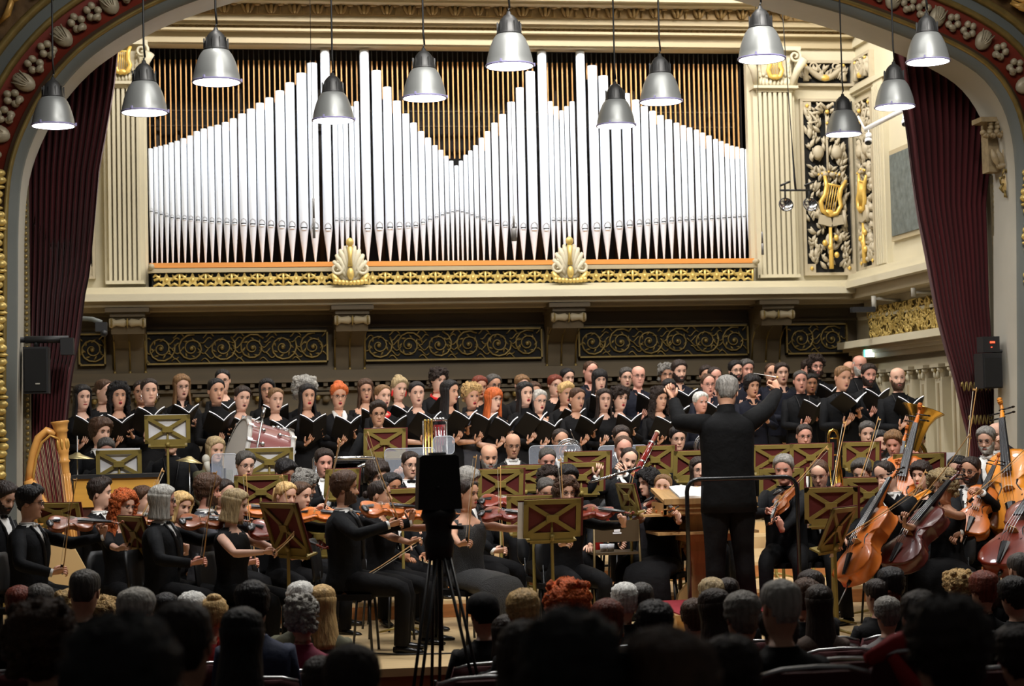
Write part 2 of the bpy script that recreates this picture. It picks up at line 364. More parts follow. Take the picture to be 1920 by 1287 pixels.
def pilaster(x0, x1, inner):
    "inner: +1 if the organ lies to the right"
    r = empty('pilaster', ((x0+x1)/2, YB, 0)); w = (x1-x0)/2
    m = MB(); zt, zb = zc(163, YB-.15), zc(527, YB-.15)
    m.bb(-w-.04, w+.04, -.1, 0, zb, zt)
    n = 7
    for i in range(n):
        x = -w+(i+.5)*2*w/n; m.bb(x-w/n*.62, x+w/n*.62, -.16, -.1, zb+.03, zt-.04)
    m.bb(-w, w, -.17, -.1, zt-.04, zt); m.bb(-w-.03, w+.03, -.18, -.1, zb, zb+.04); m.bb(-w-.06, w+.06, -.22, 0, zt, zt+.035)
    m.build('shaft', [CREAM], r)
    m = MB(); h = zc(92, YB)-zt-.03; z0_ = zt+.035
    m.bb(-w, w, -.14, 0, z0_, z0_+h); m.bb(-w-.1, w+.1, -.24, 0, z0_+h-.03, z0_+h+.02)
    for s_ in (-1, 1):
        spiral((s_*(w+.03), z0_+h-.1), .085, 1.6, .022, 0, m, -.22, -s_, math.pi/2)
        for k in range(5): leaf(m, (s_*w*.75, z0_+.02+k*.06), math.pi/2-s_*.3*k*.4, .12, .03, 0, -.14, .03)
        m.tube([(s_*w, -.15, z0_), (s_*(w+.05), -.22, z0_+h*.4), (s_*(w+.13), -.28, z0_+h*.7)], [.04, .05, .06], 7, 0)
    for k in range(9):
        x = -w+.04+k*(2*w-.08)/8; leaf(m, (x, z0_), math.pi/2, .1, .025, 0, -.15, .03); m.ball((x, -.16, z0_+.12+.02*(k % 2)), (.02, .02, .02), 0, 6, 4)
    cap_ = m.build('capital', [CREAM], r)
    m = MB(); lyre(m, (0, z0_+h*.55), h*.7, 0, -.2); m.build('lyre_ornament', [lyre_gold], cap_, label='small gilt lyre on the capital')
    return r
tagc(pilaster(xc(205, YB), xc(268, YB), 1), 'fluted cream pilaster left of the organ, half behind the curtain', 'pilaster', 'fluted pilasters')
tagc(pilaster(xc(1424, YB), xc(1490, YB), -1), 'fluted cream pilaster right of the organ', 'pilaster', 'fluted pilasters')
# carved trophy panels on the back wall and the side wall
relief = mat('relief_plaster', hx(186, 174, 148), .55, vary=.08, vscale=8)
def trophy(w, h, name, label, seed=1, small=False, mirror=1):
    "origin bottom-left, x along, z up, faces -y"
    r = empty(name); rnd = random.Random(seed); m = MB()
    m.bb(0, w, -.012, 0, 0, h, 1)
    m.build('dark_ground', [DARK], r) if False else None
    f = .035
    for (a, b, c_, d) in ((-f, w+f, h, h+f), (-f, w+f, -f, 0), (-f, 0, 0, h), (w, w+f, 0, h)): m.bb(a, b, -.07, 0, c_, d, 0)
    if not small:
        q = .11
        for sx in (0, 1):
            for sz in (0, 1):
                x0_ = 0 if sx == 0 else w-q; z0_ = 0 if sz == 0 else h-q; m.bb(x0_, x0_+q, -.06, 0, z0_, z0_+q, 0); m.ball((x0_+q/2, -.07, z0_+q/2), (.03, .02, .03), 2, 4, 2)
    nl = 110 if small else 440
    for i in range(nl):
        x = rnd.uniform(.05, w-.05); z = rnd.uniform(.04, h-.05)
        if not small and abs(x-w/2) < .14 and rnd.random() < .5: continue
        a = math.atan2(.6, x-w/2)+rnd.uniform(-.9, .9); L = min(rnd.uniform(.07, .14), .4*h)
        ex, ez = x+L*math.cos(a), z+L*math.sin(a)
        if 0.01 < ex < w-.01 and .01 < ez < h-.01: leaf(m, (x, z), a, L, L*.24, 0, -.03-rnd.uniform(0, .03), .03, .02)
    if small:
        pts = [(w*(.15+.7*t), -.07, h*(.85-.6*math.sin(math.pi*t))) for t in [j/10 for j in range(11)]]
        m.tube(pts, [.02+.025*math.sin(math.pi*j/10) for j in range(11)], 7, 0); m.ball((w/2, -.09, h*.25), (.07, .03, .04), 2, 8, 6)
        for x in (.15*w, .85*w): spiral((x+(.1 if x < w/2 else -.1), h*.8), .06, 1.2, .014, 0, m, -.07, 1, 0); m.tube([(x, -.06, h*.85), (x, -.08, h*.1)], [.02, .04], 7, 0); m.ball((x, -.08, h*.87), .022, 2, 6, 5)
        m.build('relief', [relief, DARK, lyre_gold], r); tagc(r, label, 'relief', 'carved wall reliefs'); return r
    # ribbon, masks, lyre, book, torch
    for s_ in (-1, 1):
        m.tube([(w/2, -.09, h*.955), (w/2+s_*.08, -.1, h*.985), (w/2+s_*.14, -.1, h*.96), (w/2+s_*.05, -.1, h*.94)], [(.012, .025)]*4, 6, 0)
        m.tube([(w/2+s_*.05, -.08, h*.94), (w/2+s_*.2, -.09, h*.925), (w/2+s_*.12, -.09, h*.88), (w/2+s_*.24, -.09, h*.87), (w/2+s_*.18, -.09, h*.83)], [(.012, .024)]*5, 6, 0)
        m.ball((w/2+s_*.12, -.08, h*.7), (.075, .05, .09), 0, 10, 8); m.ball((w/2+s_*.05, -.1, h*.57), (.05, .03, .035), 0, 8, 6)
    m.tube([(w/2, -.07, h*.95), (w/2, -.08, h*.5)], [.014, .018], 6, 0)
    m.ball((w/2, -.11, h*.935), .028, 2, 8, 6); m.ball((w/2, -.1, h*.87), .02, 2, 8, 6)
    for k in range(7): m.ball((w/2+(k-3)*.045, -.11, h*.585-.012*abs(k-3)), .016, 2, 6, 4)
    lyre(m, (w*.55, h*.44), h*.22, 2, -.12, None, rad(12)*mirror)
    m.box((w/2-.06, -.1, h*.3), (.17, .04, .12), 0, Euler((0, rad(14), 0)).to_matrix()); m.box((w/2+.09, -.1, h*.3), (.15, .04, .12), 0, Euler((0, rad(-10), 0)).to_matrix())
    m.tube([(w*.8, -.1, h*.36), (w*.84, -.1, h*.26)], .028, 8, 0)
    m.tube([(w/2, -.1, h*.26), (w/2, -.1, h*.12), (w/2, -.1, h*.02)], [.02, .03, .03], 8, 2)
    for (dx, dz) in ((-.08, .17), (.07, .2), (.07, .1), (-.01, .145)): m.ball((w/2+dx, -.11, h*dz), (.034, .03, .04), 2, 8, 6)
    m.build('relief', [relief, DARK, lyre_gold], r); tagc(r, label, 'relief', 'carved wall reliefs'); return r
xa, xb_ = xc(1513, YB), xc(1599, YB); za_, zb3 = P(1555, 512, YB).z, P(1555, 192, YB).z
o = trophy(xb_-xa, zb3-za_, 'carved_relief', 'tall carved relief of leaves, lyre and book right of the organ', 4); o.location = (xa, YB, za_)
xa, xb_ = xc(1492, YB, 140), xc(1593, YB, 140); za_, zb3 = P(1540, 158, YB).z, P(1540, 120, YB).z
o = trophy(xb_-xa, zb3-za_, 'carved_relief', 'small carved garland relief above the tall relief', 5, True); o.location = (xa, YB, za_)
o = trophy(.52, zc(195, YB)-zc(512, YB), 'carved_relief', 'narrow carved relief of leaves on the right side wall', 9); o.rotation_euler = (0, 0, rad(90)); o.location = (XR, 20.95, zc(512, YB)); o.rotation_euler = (0, 0, -math.pi/2); o.location = (XR-.0, 22.36, zc(512, YB))
o = trophy(.52, .3, 'carved_relief', 'small carved garland relief high on the right side wall', 11, True); o.rotation_euler = (0, 0, -math.pi/2); o.location = (XR, 22.36, zc(158, YB))
o = trophy(.6, zc(195, YB)-zc(512, YB), 'carved_relief', 'carved relief half hidden by the left curtain', 12); o.location = (xc(178, YB)-.62, YB, zc(512, YB))
# gilt balustrade frieze and wooden sill under the pipes
m = MB(); y = YB-.2
m.bb(xc(285, y), xc(1415, y), y+.02, y+.1, zc(533, y), zc(508, y), 1)
x0, x1 = xc(288, y), xc(1412, y); zb = zc(534, y); zt = zc(508, y); h = zt-zb; n = 24
for i in range(n):
    cx = x0+(i+.5)*(x1-x0)/n; hw = (x1-x0)/n/2; cz = (zb+zt)/2
    poly = []
    for k in range(10):
        a = math.pi/2+k*math.pi/5; rr = h*.58 if k % 2 == 0 else h*.26; poly.append((cx+rr*math.cos(a), cz+rr*math.sin(a)))
    m.prism(poly, y-.01, y+.03, 0); m.ball((cx, y-.01, cz), (h*.16, .02, h*.16), 0, 6, 4)
    for s_ in (-1, 1):
        m.tube([(cx+s_*hw*.4, y, cz-h*.05), (cx+s_*hw*.6, y-.01, cz+h*.2), (cx+s_*hw*.85, y, cz+h*.38), (cx+s_*hw, y, cz+h*.2)], [.012, .018, .019, .012], 5, 0)
        m.tube([(cx+s_*hw*.45, y, cz+h*.4), (cx+s_*hw*.65, y-.01, cz+h*.1), (cx+s_*hw*.95, y, cz+h*.02)], [.01, .017, .017], 5, 0)
        m.tube([(cx+s_*hw*.2, y, cz-h*.4), (cx+s_*hw*.6, y-.01, cz-h*.25), (cx+s_*hw, y, cz-h*.42)], [.012, .018, .012], 5, 0)
    m.tube([(cx+hw, y-.01, cz-h*.45), (cx+hw, y-.01, cz+h*.45)], [.012, .018], 6, 0)
tagc(m.build('gilded_frieze', [GOLD, DARK]), 'openwork frieze of gilt stars and scrolls below the organ', 'frieze')
def shell_crest():
    r = empty('shell_crest'); m = MB(); H = .5
    for k in range(9):
        a = (k-4)/4; top = (math.sin(a*1.15)*.2, .2+math.cos(a*1.3)*.24)
        m.tube([(a*.03, -.02, .06), (top[0]*.45, -.05, top[1]*.55), (top[0]*.8, -.06, top[1]*.85), (top[0], -.03, top[1])], [(.015, .02), (.024, .025), (.032, .03), (.02, .02)], 7, 0)
    for s_ in (-1, 1): spiral((s_*.15, .18), .08, 1.5, .022, 0, m, -.06, s_, math.pi/2 if s_ < 0 else math.pi/2); m.tube([(s_*.1, -.04, .02), (s_*.17, -.06, .07), (s_*.2, -.05, .13)], [.03, .035, .02], 7, 1)
    m.ball((0, -.02, .22), (.17, .04, .2), 0, 14, 8)
    m.build('shell', [CREAM, GOLD], r)
    m = MB(); m.ball((0, -.08, .47), (.045, .03, .05), 0, 8, 6); m.ball((0, -.1, .12), (.04, .04, .07), 0, 8, 6); m.tube([(0, -.09, .42), (0, -.09, .3), (0, -.09, .2)], [.035, .02, .03], 7, 0)
    for k in range(9): m.ball(((k-4)*.042, -.08, .035-.012*math.cos((k-4)*.4)), (.03, .03, .03), 0, 8, 6)
    m.build('gilt_leaves', [GOLD], r)
    return r
sc0 = shell_crest()
for i, (px, lb) in enumerate(((657, 'gilt shell crest on the left part of the organ ledge'), (1068, 'gilt shell crest on the right part of the organ ledge'))):
    o = sc0 if i == 0 else copy_tree(sc0); o.scale = (1.06, 1, 1.08); o.location = (xc(px, YB-.3), YB-.3, zc(533.5, YB-.3)); tagc(o, lb, 'crest', 'shell crests')
# ------------------------------------------------------------------ THE ORGAN
organ = tagc(empty('pipe_organ', (2.95, YB, zc(490, YB))), 'pipe organ with silver facade pipes filling the back wall', 'organ')
OI = Matrix.Translation((-2.95, -YB, -zc(490, YB)))
pipeM = mat('polished_tin', (.84, .90, .99), .36, metal=.05)
rodM = mat('wooden_rod', hx(232, 176, 108), .5); sillM = mat('orange_wood', hx(226, 150, 74), .45, vary=.08, vscale=4, stretch=(.5, 6, 6))
m = MB(); m.bb(XL0+.02, XL1-.02, YB-.02, YB+.75, zc(498, YB), zc(490, YB), 0); m.bb(XL0+.02, XL1-.02, YB-.2, YB-.02, zc(498, YB-.2), zc(489, YB-.2), 0)
m.build('sill', [sillM], organ).matrix_parent_inverse = OI
m = MB(); m.bb(XL0, XL1, YB-.24, YB-.1, zc(507, YB-.22), zc(499.5, YB-.22), 0)
for px in (286, 1409): m.tube([(xc(px, YB), YB-.28, zc(499, YB)), (xc(px, YB), YB-.1, zc(499, YB))], .035, 12, 0)
m.build('sill_moulding', [CREAMD], organ).matrix_parent_inverse = OI
m = MB()
for zz in (zc(212, YB+.6), zc(240, YB+.6), zc(330, YB+.6)): m.bb(XL0, XL1, YB+.55, YB+.6, zz, zz+.02, 0)
for i in range(30): xx = XL0+.1+i*.25; m.tube([(xx, YB+.7, zc(480, YB)), (xx, YB+.7, zc(150+60*(i % 4), YB))], .04, 6, 0)
m.build('inner_frame', [mat('dark_wood_frame', (.03, .022, .016), .6)], organ).matrix_parent_inverse = OI
PIPES = [(283, 279), (292.6, 276), (301.6, 274), (312, 272), (322, 268), (333, 265), (345, 260), (357, 255), (370, 247), (383, 242), (396, 238), (409.5, 235), (424, 230), (438.5, 223), (455, 214), (472, 205), (489, 194), (506, 184), (526, 171), (545, 156), (567, 138), (587.5, 119), (611.5, 95), (629, 191), (639, 200), (649, 208), (660, 200), (670, 191), (685.4, 95), (708, 133), (728, 164), (746, 190), (762.5, 214), (777, 231), (791, 247), (804, 259), (816.7, 273), (827.7, 282), (838, 293), (847, 302), (856.5, 311), (865, 302), (874, 291), (883, 283), (893, 273), (904, 259), (915.5, 247), (929, 231), (944, 215), (960.6, 192), (977, 165), (997, 135), (1019, 97), (1034, 191), (1044.5, 200), (1055, 208), (1064.5, 200), (1075, 191), (1091, 97), (1113.6, 124), (1134, 143), (1156, 160), (1176, 176), (1194.4, 188), (1210.5, 200), (1226, 209), (1240.5, 217), (1255.6, 225), (1270.6, 231), (1283, 236), (1295, 240), (1308, 244), (1319, 249.5), (1331, 255), (1343.5, 261.5), (1354, 265.5), (1364.5, 270), (1374, 274), (1383.5, 276), (1392.5, 279), (1402, 280)]
MOU = [(283, 397), (322, 409), (396, 416), (489, 422), (567, 428), (620, 430), (626, 414), (673, 414), (678, 430), (746, 426), (777, 424), (804, 412), (838, 400), (856, 396), (874, 400), (904, 412), (929, 420), (960, 427), (1026, 430), (1030, 414), (1078, 414), (1083, 430), (1134, 428), (1194, 421), (1270, 414), (1330, 411), (1402, 406)]
def lerp(tab, x):
    for (a, b), (c_, d) in zip(tab, tab[1:]):
        if x <= c_: t = max(0, min(1, (x-a)/(c_-a))); return b+(d-b)*t
    return tab[-1][1]
m = MB(); ztp = zc(92, YB+.5); n = 118
for i in range(n):
    x = XL0+.03+(XL1-XL0-.06)*i/(n-1)
    pxx = 845+(x-P(845, 300, YB+.42).x)/.00672; top_ = min(PIPES, key=lambda q: abs(q[0]-pxx))[1]; m.bb(x-.0075, x+.0075, YB+.3, YB+.33, zc(min(300, top_+26), YB+.42), zc(119, YB+.4), 0)
    m.bb(x-.006, x+.006, YB+.3, YB+.33, zc(119, YB+.4), ztp, 1)
m.build('rod_screen', [rodM, mat('dark_rod', (.04, .035, .03), .6)], organ).matrix_parent_inverse = OI
for i, (px, py) in enumerate(PIPES):
    prv = PIPES[i-1][0] if i else px-9.6; nxt = PIPES[i+1][0] if i+1 < len(PIPES) else px+9.6
    r = min(px-prv, nxt-px)*.455/155.0
    if px in (611.5, 685.4, 1019, 1091): r = .056
    Yp = YB+.12; X, zt = P(px, py, Yp).x, P(px, py, Yp).z; X = (X+P(px, 400, Yp).x)/2
    zm = P(px, lerp(MOU, px), Yp).z; zb = zc(490, YB)
    prof = [(.006, zb), (.009, zb+.02), (r*.96, zm-.02), (r, zm-.005), (r, zm+.01), (r, zt), (r*.93, zt), (r*.9, zt-.05), (r*.9, zt-.3)]
    m = MB(); m.lathe(prof, 16, 0, (X, Yp, 0)); pp_ = m.build('organ_pipe', [pipeM], organ); pp_.matrix_parent_inverse = OI; m = MB()
    # mouth: dark slot, lower lip and the arched upper lip
    m.box((X, Yp-r*.93, zm), (r*1.3, r*.22, .012), 1)
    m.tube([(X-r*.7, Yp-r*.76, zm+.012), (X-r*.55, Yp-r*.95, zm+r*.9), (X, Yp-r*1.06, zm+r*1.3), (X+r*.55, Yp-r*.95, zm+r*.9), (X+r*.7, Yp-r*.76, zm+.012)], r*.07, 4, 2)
    m.ball((X, Yp-r*.9, zm-r*.35), (r*.62, r*.2, r*.3), 0, 8, 5)
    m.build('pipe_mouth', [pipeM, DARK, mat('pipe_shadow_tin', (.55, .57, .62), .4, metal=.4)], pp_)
# ------------------------------------------------------------------ PROSCENIUM ARCH
YA = 17.8
AP = [(30, 900), (31, 700), (33, 560), (33, 429), (38, 334), (47, 293), (63, 254), (100, 180), (160, 110), (234, 60), (310, 20), (364, 0)]
AR = [(1494, 0), (1580, 23), (1681, 60), (1774, 98), (1848, 140), (1890, 205), (1906, 280), (1909, 380), (1910, 560), (1911, 700), (1911, 900)]
L_ = [P(a, b, YA) for a, b in AP]; R_ = [P(a, b, YA) for a, b in AR]
path = [V((L_[0].x, 0, 0))]+[V((p.x, 0, p.z)) for p in L_]
n = 14
pl, pr = path[-1], R_[0]; topz = 6.30
for i in range(1, n):
    t = i/n; x = pl.x+(pr.x-pl.x)*t; z = pl.z+(pr.z-pl.z)*t; path.append(V((x, 0, z+(topz-5.85)*math.sin(math.pi*t)**.8)))
path += [V((p.x, 0, p.z)) for p in R_]+[V((R_[-1].x, 0, 0))]
# smooth + resample
def resample(pts, step):
    out = [pts[0]]; acc = 0
    for a, b in zip(pts, pts[1:]):
        d = (b-a).length; s_ = step-acc
        while s_ <= d: out.append(a+(b-a)*(s_/d)); s_ += step
        acc = d-(s_-step)
    return out
path = resample(path, .04)
for _ in range(30): path = [path[0]]+[(path[i-1]+path[i]*2+path[i+1])/4 for i in range(1, len(path)-1)]+[path[-1]]
path = resample(path, .11)
AC = V((3.2, 0, 2.6))
def nrm(i):
    t = (path[min(i+1, len(path)-1)]-path[max(i-1, 0)]).normalized(); return V((-t.z, 0, t.x))   # outward (left side: -x)
def arch_strip(m, prof, mi):
    "prof: list of (outward offset, y)"
    rings = [[path[i]+nrm(i)*o+V((0, y, 0)) for (o, y) in prof] for i in range(len(path))]
    m.loft(rings, mi, False, True, False)
m = MB()
arch_strip(m, [(.0, YA+.62), (.0, YA+.05)], 0)                     # pale soffit
arch_strip(m, [(.0, YA+.05), (.01, YA), (.09, YA-.02)], 1)          # slate bevel
arch_strip(m, [(.09, YA-.02), (.10, YA-.06), (.125, YA-.06), (.135, YA-.03)], 2)
arch_strip(m, [(.135, YA-.03), (.17, YA-.01)], 3)
arch_strip(m, [(.17, YA-.01), (.175, YA+.02), (.46, YA+.02)], 4)
arch_strip(m, [(.46, YA+.02), (.47, YA-.05), (.51, YA-.05), (.52, YA-.02)], 2)
arch_strip(m, [(.52, YA-.02), (.62, YA+.0)], 1)
arch_strip(m, [(.62, YA), (.63, YA-.07), (.68, YA-.07), (.70, YA-.02)], 2)
arch_strip(m, [(.70, YA-.02), (3.4, YA-.05)], 5)
arch_strip(m, [(.0, YA+.62), (3.4, YA+.62)], 0)
swirl = mat('painted_gilt_stucco', hx(96, 70, 36), .5, metal=.2, vary=.5, vscale=5, bump=.6, bscale=9)
struct(m.build('wall_arch', [GREY, SLATE, OLDGOLD, mat('dark_moulding', hx(70, 50, 32), .6), REDP, swirl]))
# silver shells and lace on the red band
m = MB(); silver = mat('silvered_stucco', hx(176, 164, 138), .45, metal=.15, vary=.15, vscale=15)
k = 0
sm_ = MB()
big = resample(path, .16)
for i in range(1, len(big)-1):
    p = big[i]; t = (big[i+1]-big[i-1]).normalized(); nn = V((-t.z, 0, t.x)); c = p+nn*.31
    M = Matrix.Translation(c+V((0, YA, 0))) @ Matrix((t, V((0, -1, 0)), nn)).transposed().to_4x4()
    if p.z < 1.2: continue
    if i % 3 == 0:
        m.ball((0, .0, .0), (.085, .05, .115), 0, 12, 8, xf=M)
        for q in range(5): m.tube([(0, .02, -.09), ((q-2)*.022, .052, 0), ((q-2)*.034, .03, .09)], .008, 4, 0, xf=M)
    else:
        for q in range(5):
            a = q*1.26+i; m.ball((math.cos(a)*.05, .01, math.sin(a)*.065+.01), (.038, .034, .04), 0, 7, 5, xf=M)
        m.ball((0, .03, -.05), (.05, .025, .03), 0, 7, 5, xf=M)
tagc(m.build('shell_moulding', [silver]), 'band of silvered shells and lace following the stage arch', 'moulding')
# outer gilt foliage at the corners of the frame
m = MB(); rnd = random.Random(5)
far = resample(path, .14)
for i in range(2, len(far)-2):
    p = far[i]; t = (far[i+1]-far[i-1]).normalized(); nn = V((-t.z, 0, t.x))
    for q in range(6):
        c = p+nn*rnd.uniform(.74, 1.2)+V((0, YA-.08, 0)); a = rnd.uniform(-.5, .5); L = rnd.uniform(.15, .3)
        d = (t*math.cos(a)+nn*math.sin(a)*.6)
        m.tube([c, c+d*L*.4+V((0, -.05, 0)), c+d*L*.8+nn*.06+V((0, -.04, 0)), c+d*L+nn*.12], [.012, .035, .03, .006], 6, 0)
tagc(m.build('gilt_foliage', [mat('bright_stucco_gilding', hx(206, 160, 84), .4, metal=.3, vary=.3, vscale=8)]), 'gilded stucco leaves outside the stage arch', 'ornament')
# capital, cartouche and slender gilt rods at the right jamb
r = tagc(empty('jamb_capital', (P(1868, 270, YA+.45).x, YA+.4, P(1868, 270, YA+.45).z)), 'carved capital with scrolls on the right side of the arch', 'capital')
m = MB()
for k in range(5):
    for q in range(7): a = q*.45-.3; m.ball((-.17+k*.065+.05*math.cos(a), -.1-.02*k, .16-.1*math.sin(a)), (.03, .04, .03), 0, 7, 5)
for k in range(6): leaf(m, (-.12+k*.06, -.08), -1.2, .2, .04, 0, -.1, .04)
m.tube([(-.06, -.1, -.26), (.22, -.1, -.2)], .035, 10, 0); m.bb(-.24, .3, -.15, .1, .2, .25, 0)
m.bb(-.12, .3, -.02, .15, -.3, .2, 0)
m.build('carving', [mat('aged_relief', hx(150, 132, 100), .5, vary=.2, vscale=20)], r)
r = tagc(empty('gilt_cartouche', P(1893, 345, YA+.3)), 'gilt cartouche with a small head below the right capital', 'cartouche')
m = MB(); m.ball((0, 0, 0), (.09, .04, .13), 0, 12, 8); m.ball((-.02, -.04, .13), (.04, .04, .045), 1, 8, 6)
for k in range(10): a = k*.63; m.tube([(.08*math.cos(a), -.02, .12*math.sin(a)), (.13*math.cos(a+.3), -.05, .17*math.sin(a+.3)), (.11*math.cos(a+.7), -.03, .15*math.sin(a+.7))], [.014, .018, .006], 5, 1)
m.build('scrollwork', [mat('cream_boss', hx(190, 160, 100), .4), OLDGOLD], r)
m = MB(); x = P(1878, 600, YA+.62).x
m.bb(x-.06, x+.02, YA+.6, YA+.66, 0, P(1878, 330, YA+.62).z, 0)
for i in range(70): m.ball((x-.04, YA+.6, .3+i*.055), (.02, .012, .02), 1, 5, 4)
x2 = P(46, 600, YA+.62).x
m.bb(x2-.02, x2+.05, YA+.6, YA+.66, 0, P(46, 320, YA+.62).z, 0)
for i in range(70): m.ball((x2+.02, YA+.6, .3+i*.055), (.02, .012, .02), 1, 5, 4)
struct(m.build('trim_5', [mat('mottled_paint', hx(96, 86, 62), .6, vary=.4, vscale=20), OLDGOLD]))
# front gilt ornament column down the left edge of the frame
m = MB(); x = P(6, 700, YA).x
for i in range(60):
    z = .2+i*.065; m.ball((x-.02+.02*math.sin(i), YA-.06, z), (.055, .04, .04 if i % 3 else .02), 0, 8, 6)
x = P(1919, 700, YA).x+.05
for i in range(60):
    z = .2+i*.065; m.ball((x+.02+.02*math.sin(i), YA-.06, z), (.05, .04, .04 if i % 3 else .02), 0, 8, 6)
tagc(m.build('gilt_beading', [GOLD]), 'gilt beaded carving on the outer edges of the jambs', 'ornament')
# ------------------------------------------------------------------ CURTAINS
def curtain(name, label, inner, outer, Y, bottom, gilt=False):
    "inner/outer: lists of (px, py) from top to bottom"
    m = MB(); nr = 46; nc = 90
    zi = [P(a, b, Y) for a, b in inner]; zo = [P(a, b, Y) for a, b in outer]
    def at(lst, z):
        lst = sorted(lst, key=lambda p: p.z)
        if z <= lst[0].z: return lst[0].x
        for a, b in zip(lst, lst[1:]):
            if z <= b.z: t = (z-a.z)/(b.z-a.z+1e-9); return a.x+(b.x-a.x)*t
        return lst[-1].x
    top = 8.0; rows = []
    for i in range(nr+1):
        z = top+(bottom-top)*i/nr; a, b = at(zi, z), at(zo, z); row = []
        for j in range(nc+1):
            t = j/nc; x = a+(b-a)*t; ph = t*2*math.pi*13; amp = .07*min(1, abs(b-a)/1.2)+.015
            row.append((x+.01*math.sin(ph*2+z), Y+amp*math.sin(ph+.25*math.sin(z*1.3))+.1*t, z))
        rows.append(row)
    m.loft(rows, 0, False, True, False)
    back = [[(p[0], p[1]+.03, p[2]) for p in r_] for r_ in rows]
    m.loft(back, 0, False, True, False)
    if gilt:
        for zz in (1.9, 1.55, 1.1, .7):
            a, b = at(zi, zz), at(zo, zz)
            pts = []
            for j in range(60):
                t = j/59; x = a+(b-a)*t; pts.append((x, Y-.1+.1*t, zz+.05*math.sin(j*.9)))
            m.tube(pts, .008, 4, 1)
    return tagc(m.build(name, [VELVET, OLDGOLD]), label, 'curtain', 'red velvet stage curtains')
curtain('stage_curtain', 'dark red velvet curtain on the left side of the stage', [(225, 60), (214, 167), (200, 250), (187, 317), (177, 427), (169, 510), (160, 550), (147, 647), (134, 700), (125, 784), (122, 900)], [(40, 60), (40, 900)], YA+.85, .02)
curtain('stage_curtain', 'dark red velvet curtain on the right side of the stage', [(1672, 60), (1690, 170), (1703, 250), (1712, 330), (1722, 400), (1741, 493), (1758, 587), (1774, 650), (1791, 707), (1811, 794), (1821, 830), (1815, 960)], [(1890, 60), (1852, 380), (1858, 560), (1868, 700), (1885, 900)], YA+.85, .02, True)
# ================================================================== PENDANT LAMPS
shadeM = mat('spun_aluminium', (.27, .28, .275), .42, metal=.45)
capM = mat('dark_cap_metal', (.055, .055, .055), .45, metal=.6)
rimM = mat('violet_rim_glass', (.30, .28, .50), .3)
lampE = mat('lamp_glass', (1, 1, 1), .3, emit=(.94, .96, 1), es=9.0)
cordM = mat('black_cord', (.008, .008, .008), .6)
def pendant():
    r = empty('pendant_lamp'); R0 = .1725
    m = MB(); prof = [(.084, .232), (.096, .222), (.116, .195), (.136, .15), (.152, .1), (.164, .05), (.169, .012), (.174, .004), (.174, 0)]
    m.lathe(prof, 36, 0); m.lathe([(a*.97, z-.003) for a, z in prof], 36, 0)
    m.build('shade', [shadeM], r)
    m = MB(); m.lathe([(.0, .395), (.013, .395), (.018, .375), (.04, .36), (.062, .335), (.078, .295), (.087, .25), (.09, .236), (.094, .23), (.084, .224)], 24, 0)
    for k in range(10): a = k*.628; m.box((.084*math.cos(a), .084*math.sin(a), .275), (.012, .004, .08), 0, Matrix.Rotation(a, 3, 'Z'))
    m.tube([(0, 0, .39), (0, 0, .41), (.008, 0, .42)], .006, 6, 0)
    m.build('cap', [capM], r)
    m = MB(); m.lathe([(.176, .008), (.178, 0), (.174, -.006), (.166, -.004)], 36, 0)
    for a in (0, 2.1, 4.2): m.box((.178*math.cos(a), .178*math.sin(a), .012), (.012, .012, .024), 0, Matrix.Rotation(a, 3, 'Z'))
    m.build('rim', [rimM], r)
    m = MB(); m.lathe([(.168, -.003), (.12, -.010), (.06, -.014), (.001, -.015)], 36, 0); m.build('glass', [lampE], r)
    m = MB(); m.tube([(.008, 0, .42), (0, 0, .52), (0, 0, 5.2)], .0075, 6, 0); m.build('cord', [cordM], r)
    return r
LA = [(956, 128, 92, 'the tallest middle lamp, high above the organ valley'), (1428, 115, 92, 'large lamp high on the right in front of the arch edge'), (1740, 120, 86, 'rightmost lamp, before the red curtain top'), (406, 158, 90, 'high left lamp, before the organ cornice'), (796, 188, 84, 'lamp left of the middle, before the organ valley'), (1239, 195, 82, 'lamp right of the middle, before the right tall pipes'), (1678, 205, 79, 'lamp before the inner edge of the right curtain'), (271, 215, 85, 'lamp before the left lyre capital'), (625, 230, 79, 'low lamp before the left tall pipes'), (1155, 240, 75, 'low lamp before the tall pipes right of centre'), (1582, 256, 70, 'low lamp before the tall carved relief'), (100, 240, 79, 'leftmost lamp, before the dark left curtain')]
lp = pendant()
for i, (px, py, w, lb) in enumerate(LA):
    o = lp if i == 0 else copy_tree(lp); Y = FPX*.345/w; o.location = P(px, py-4, Y)
    tagc(o, 'grey dome pendant lamp: '+lb, 'lamp', 'pendant lamps over the stage')
    spot('lamp_light', tuple(o.location+V((0, 0, -.05))), tuple(o.location+V((0, .0, -3))), 112, 70, (.96, .98, 1), .16, .7)
# unseen spots added behind the arch to light the choir, no lamps modelled
for x in (-.6, 1.4, 3.4, 5.4, 7.2): spot('lamp_light', (x, 19.0, 5.6), (x, 19.4, 1), 120, 45, (.98, .98, 1), .16, .7)
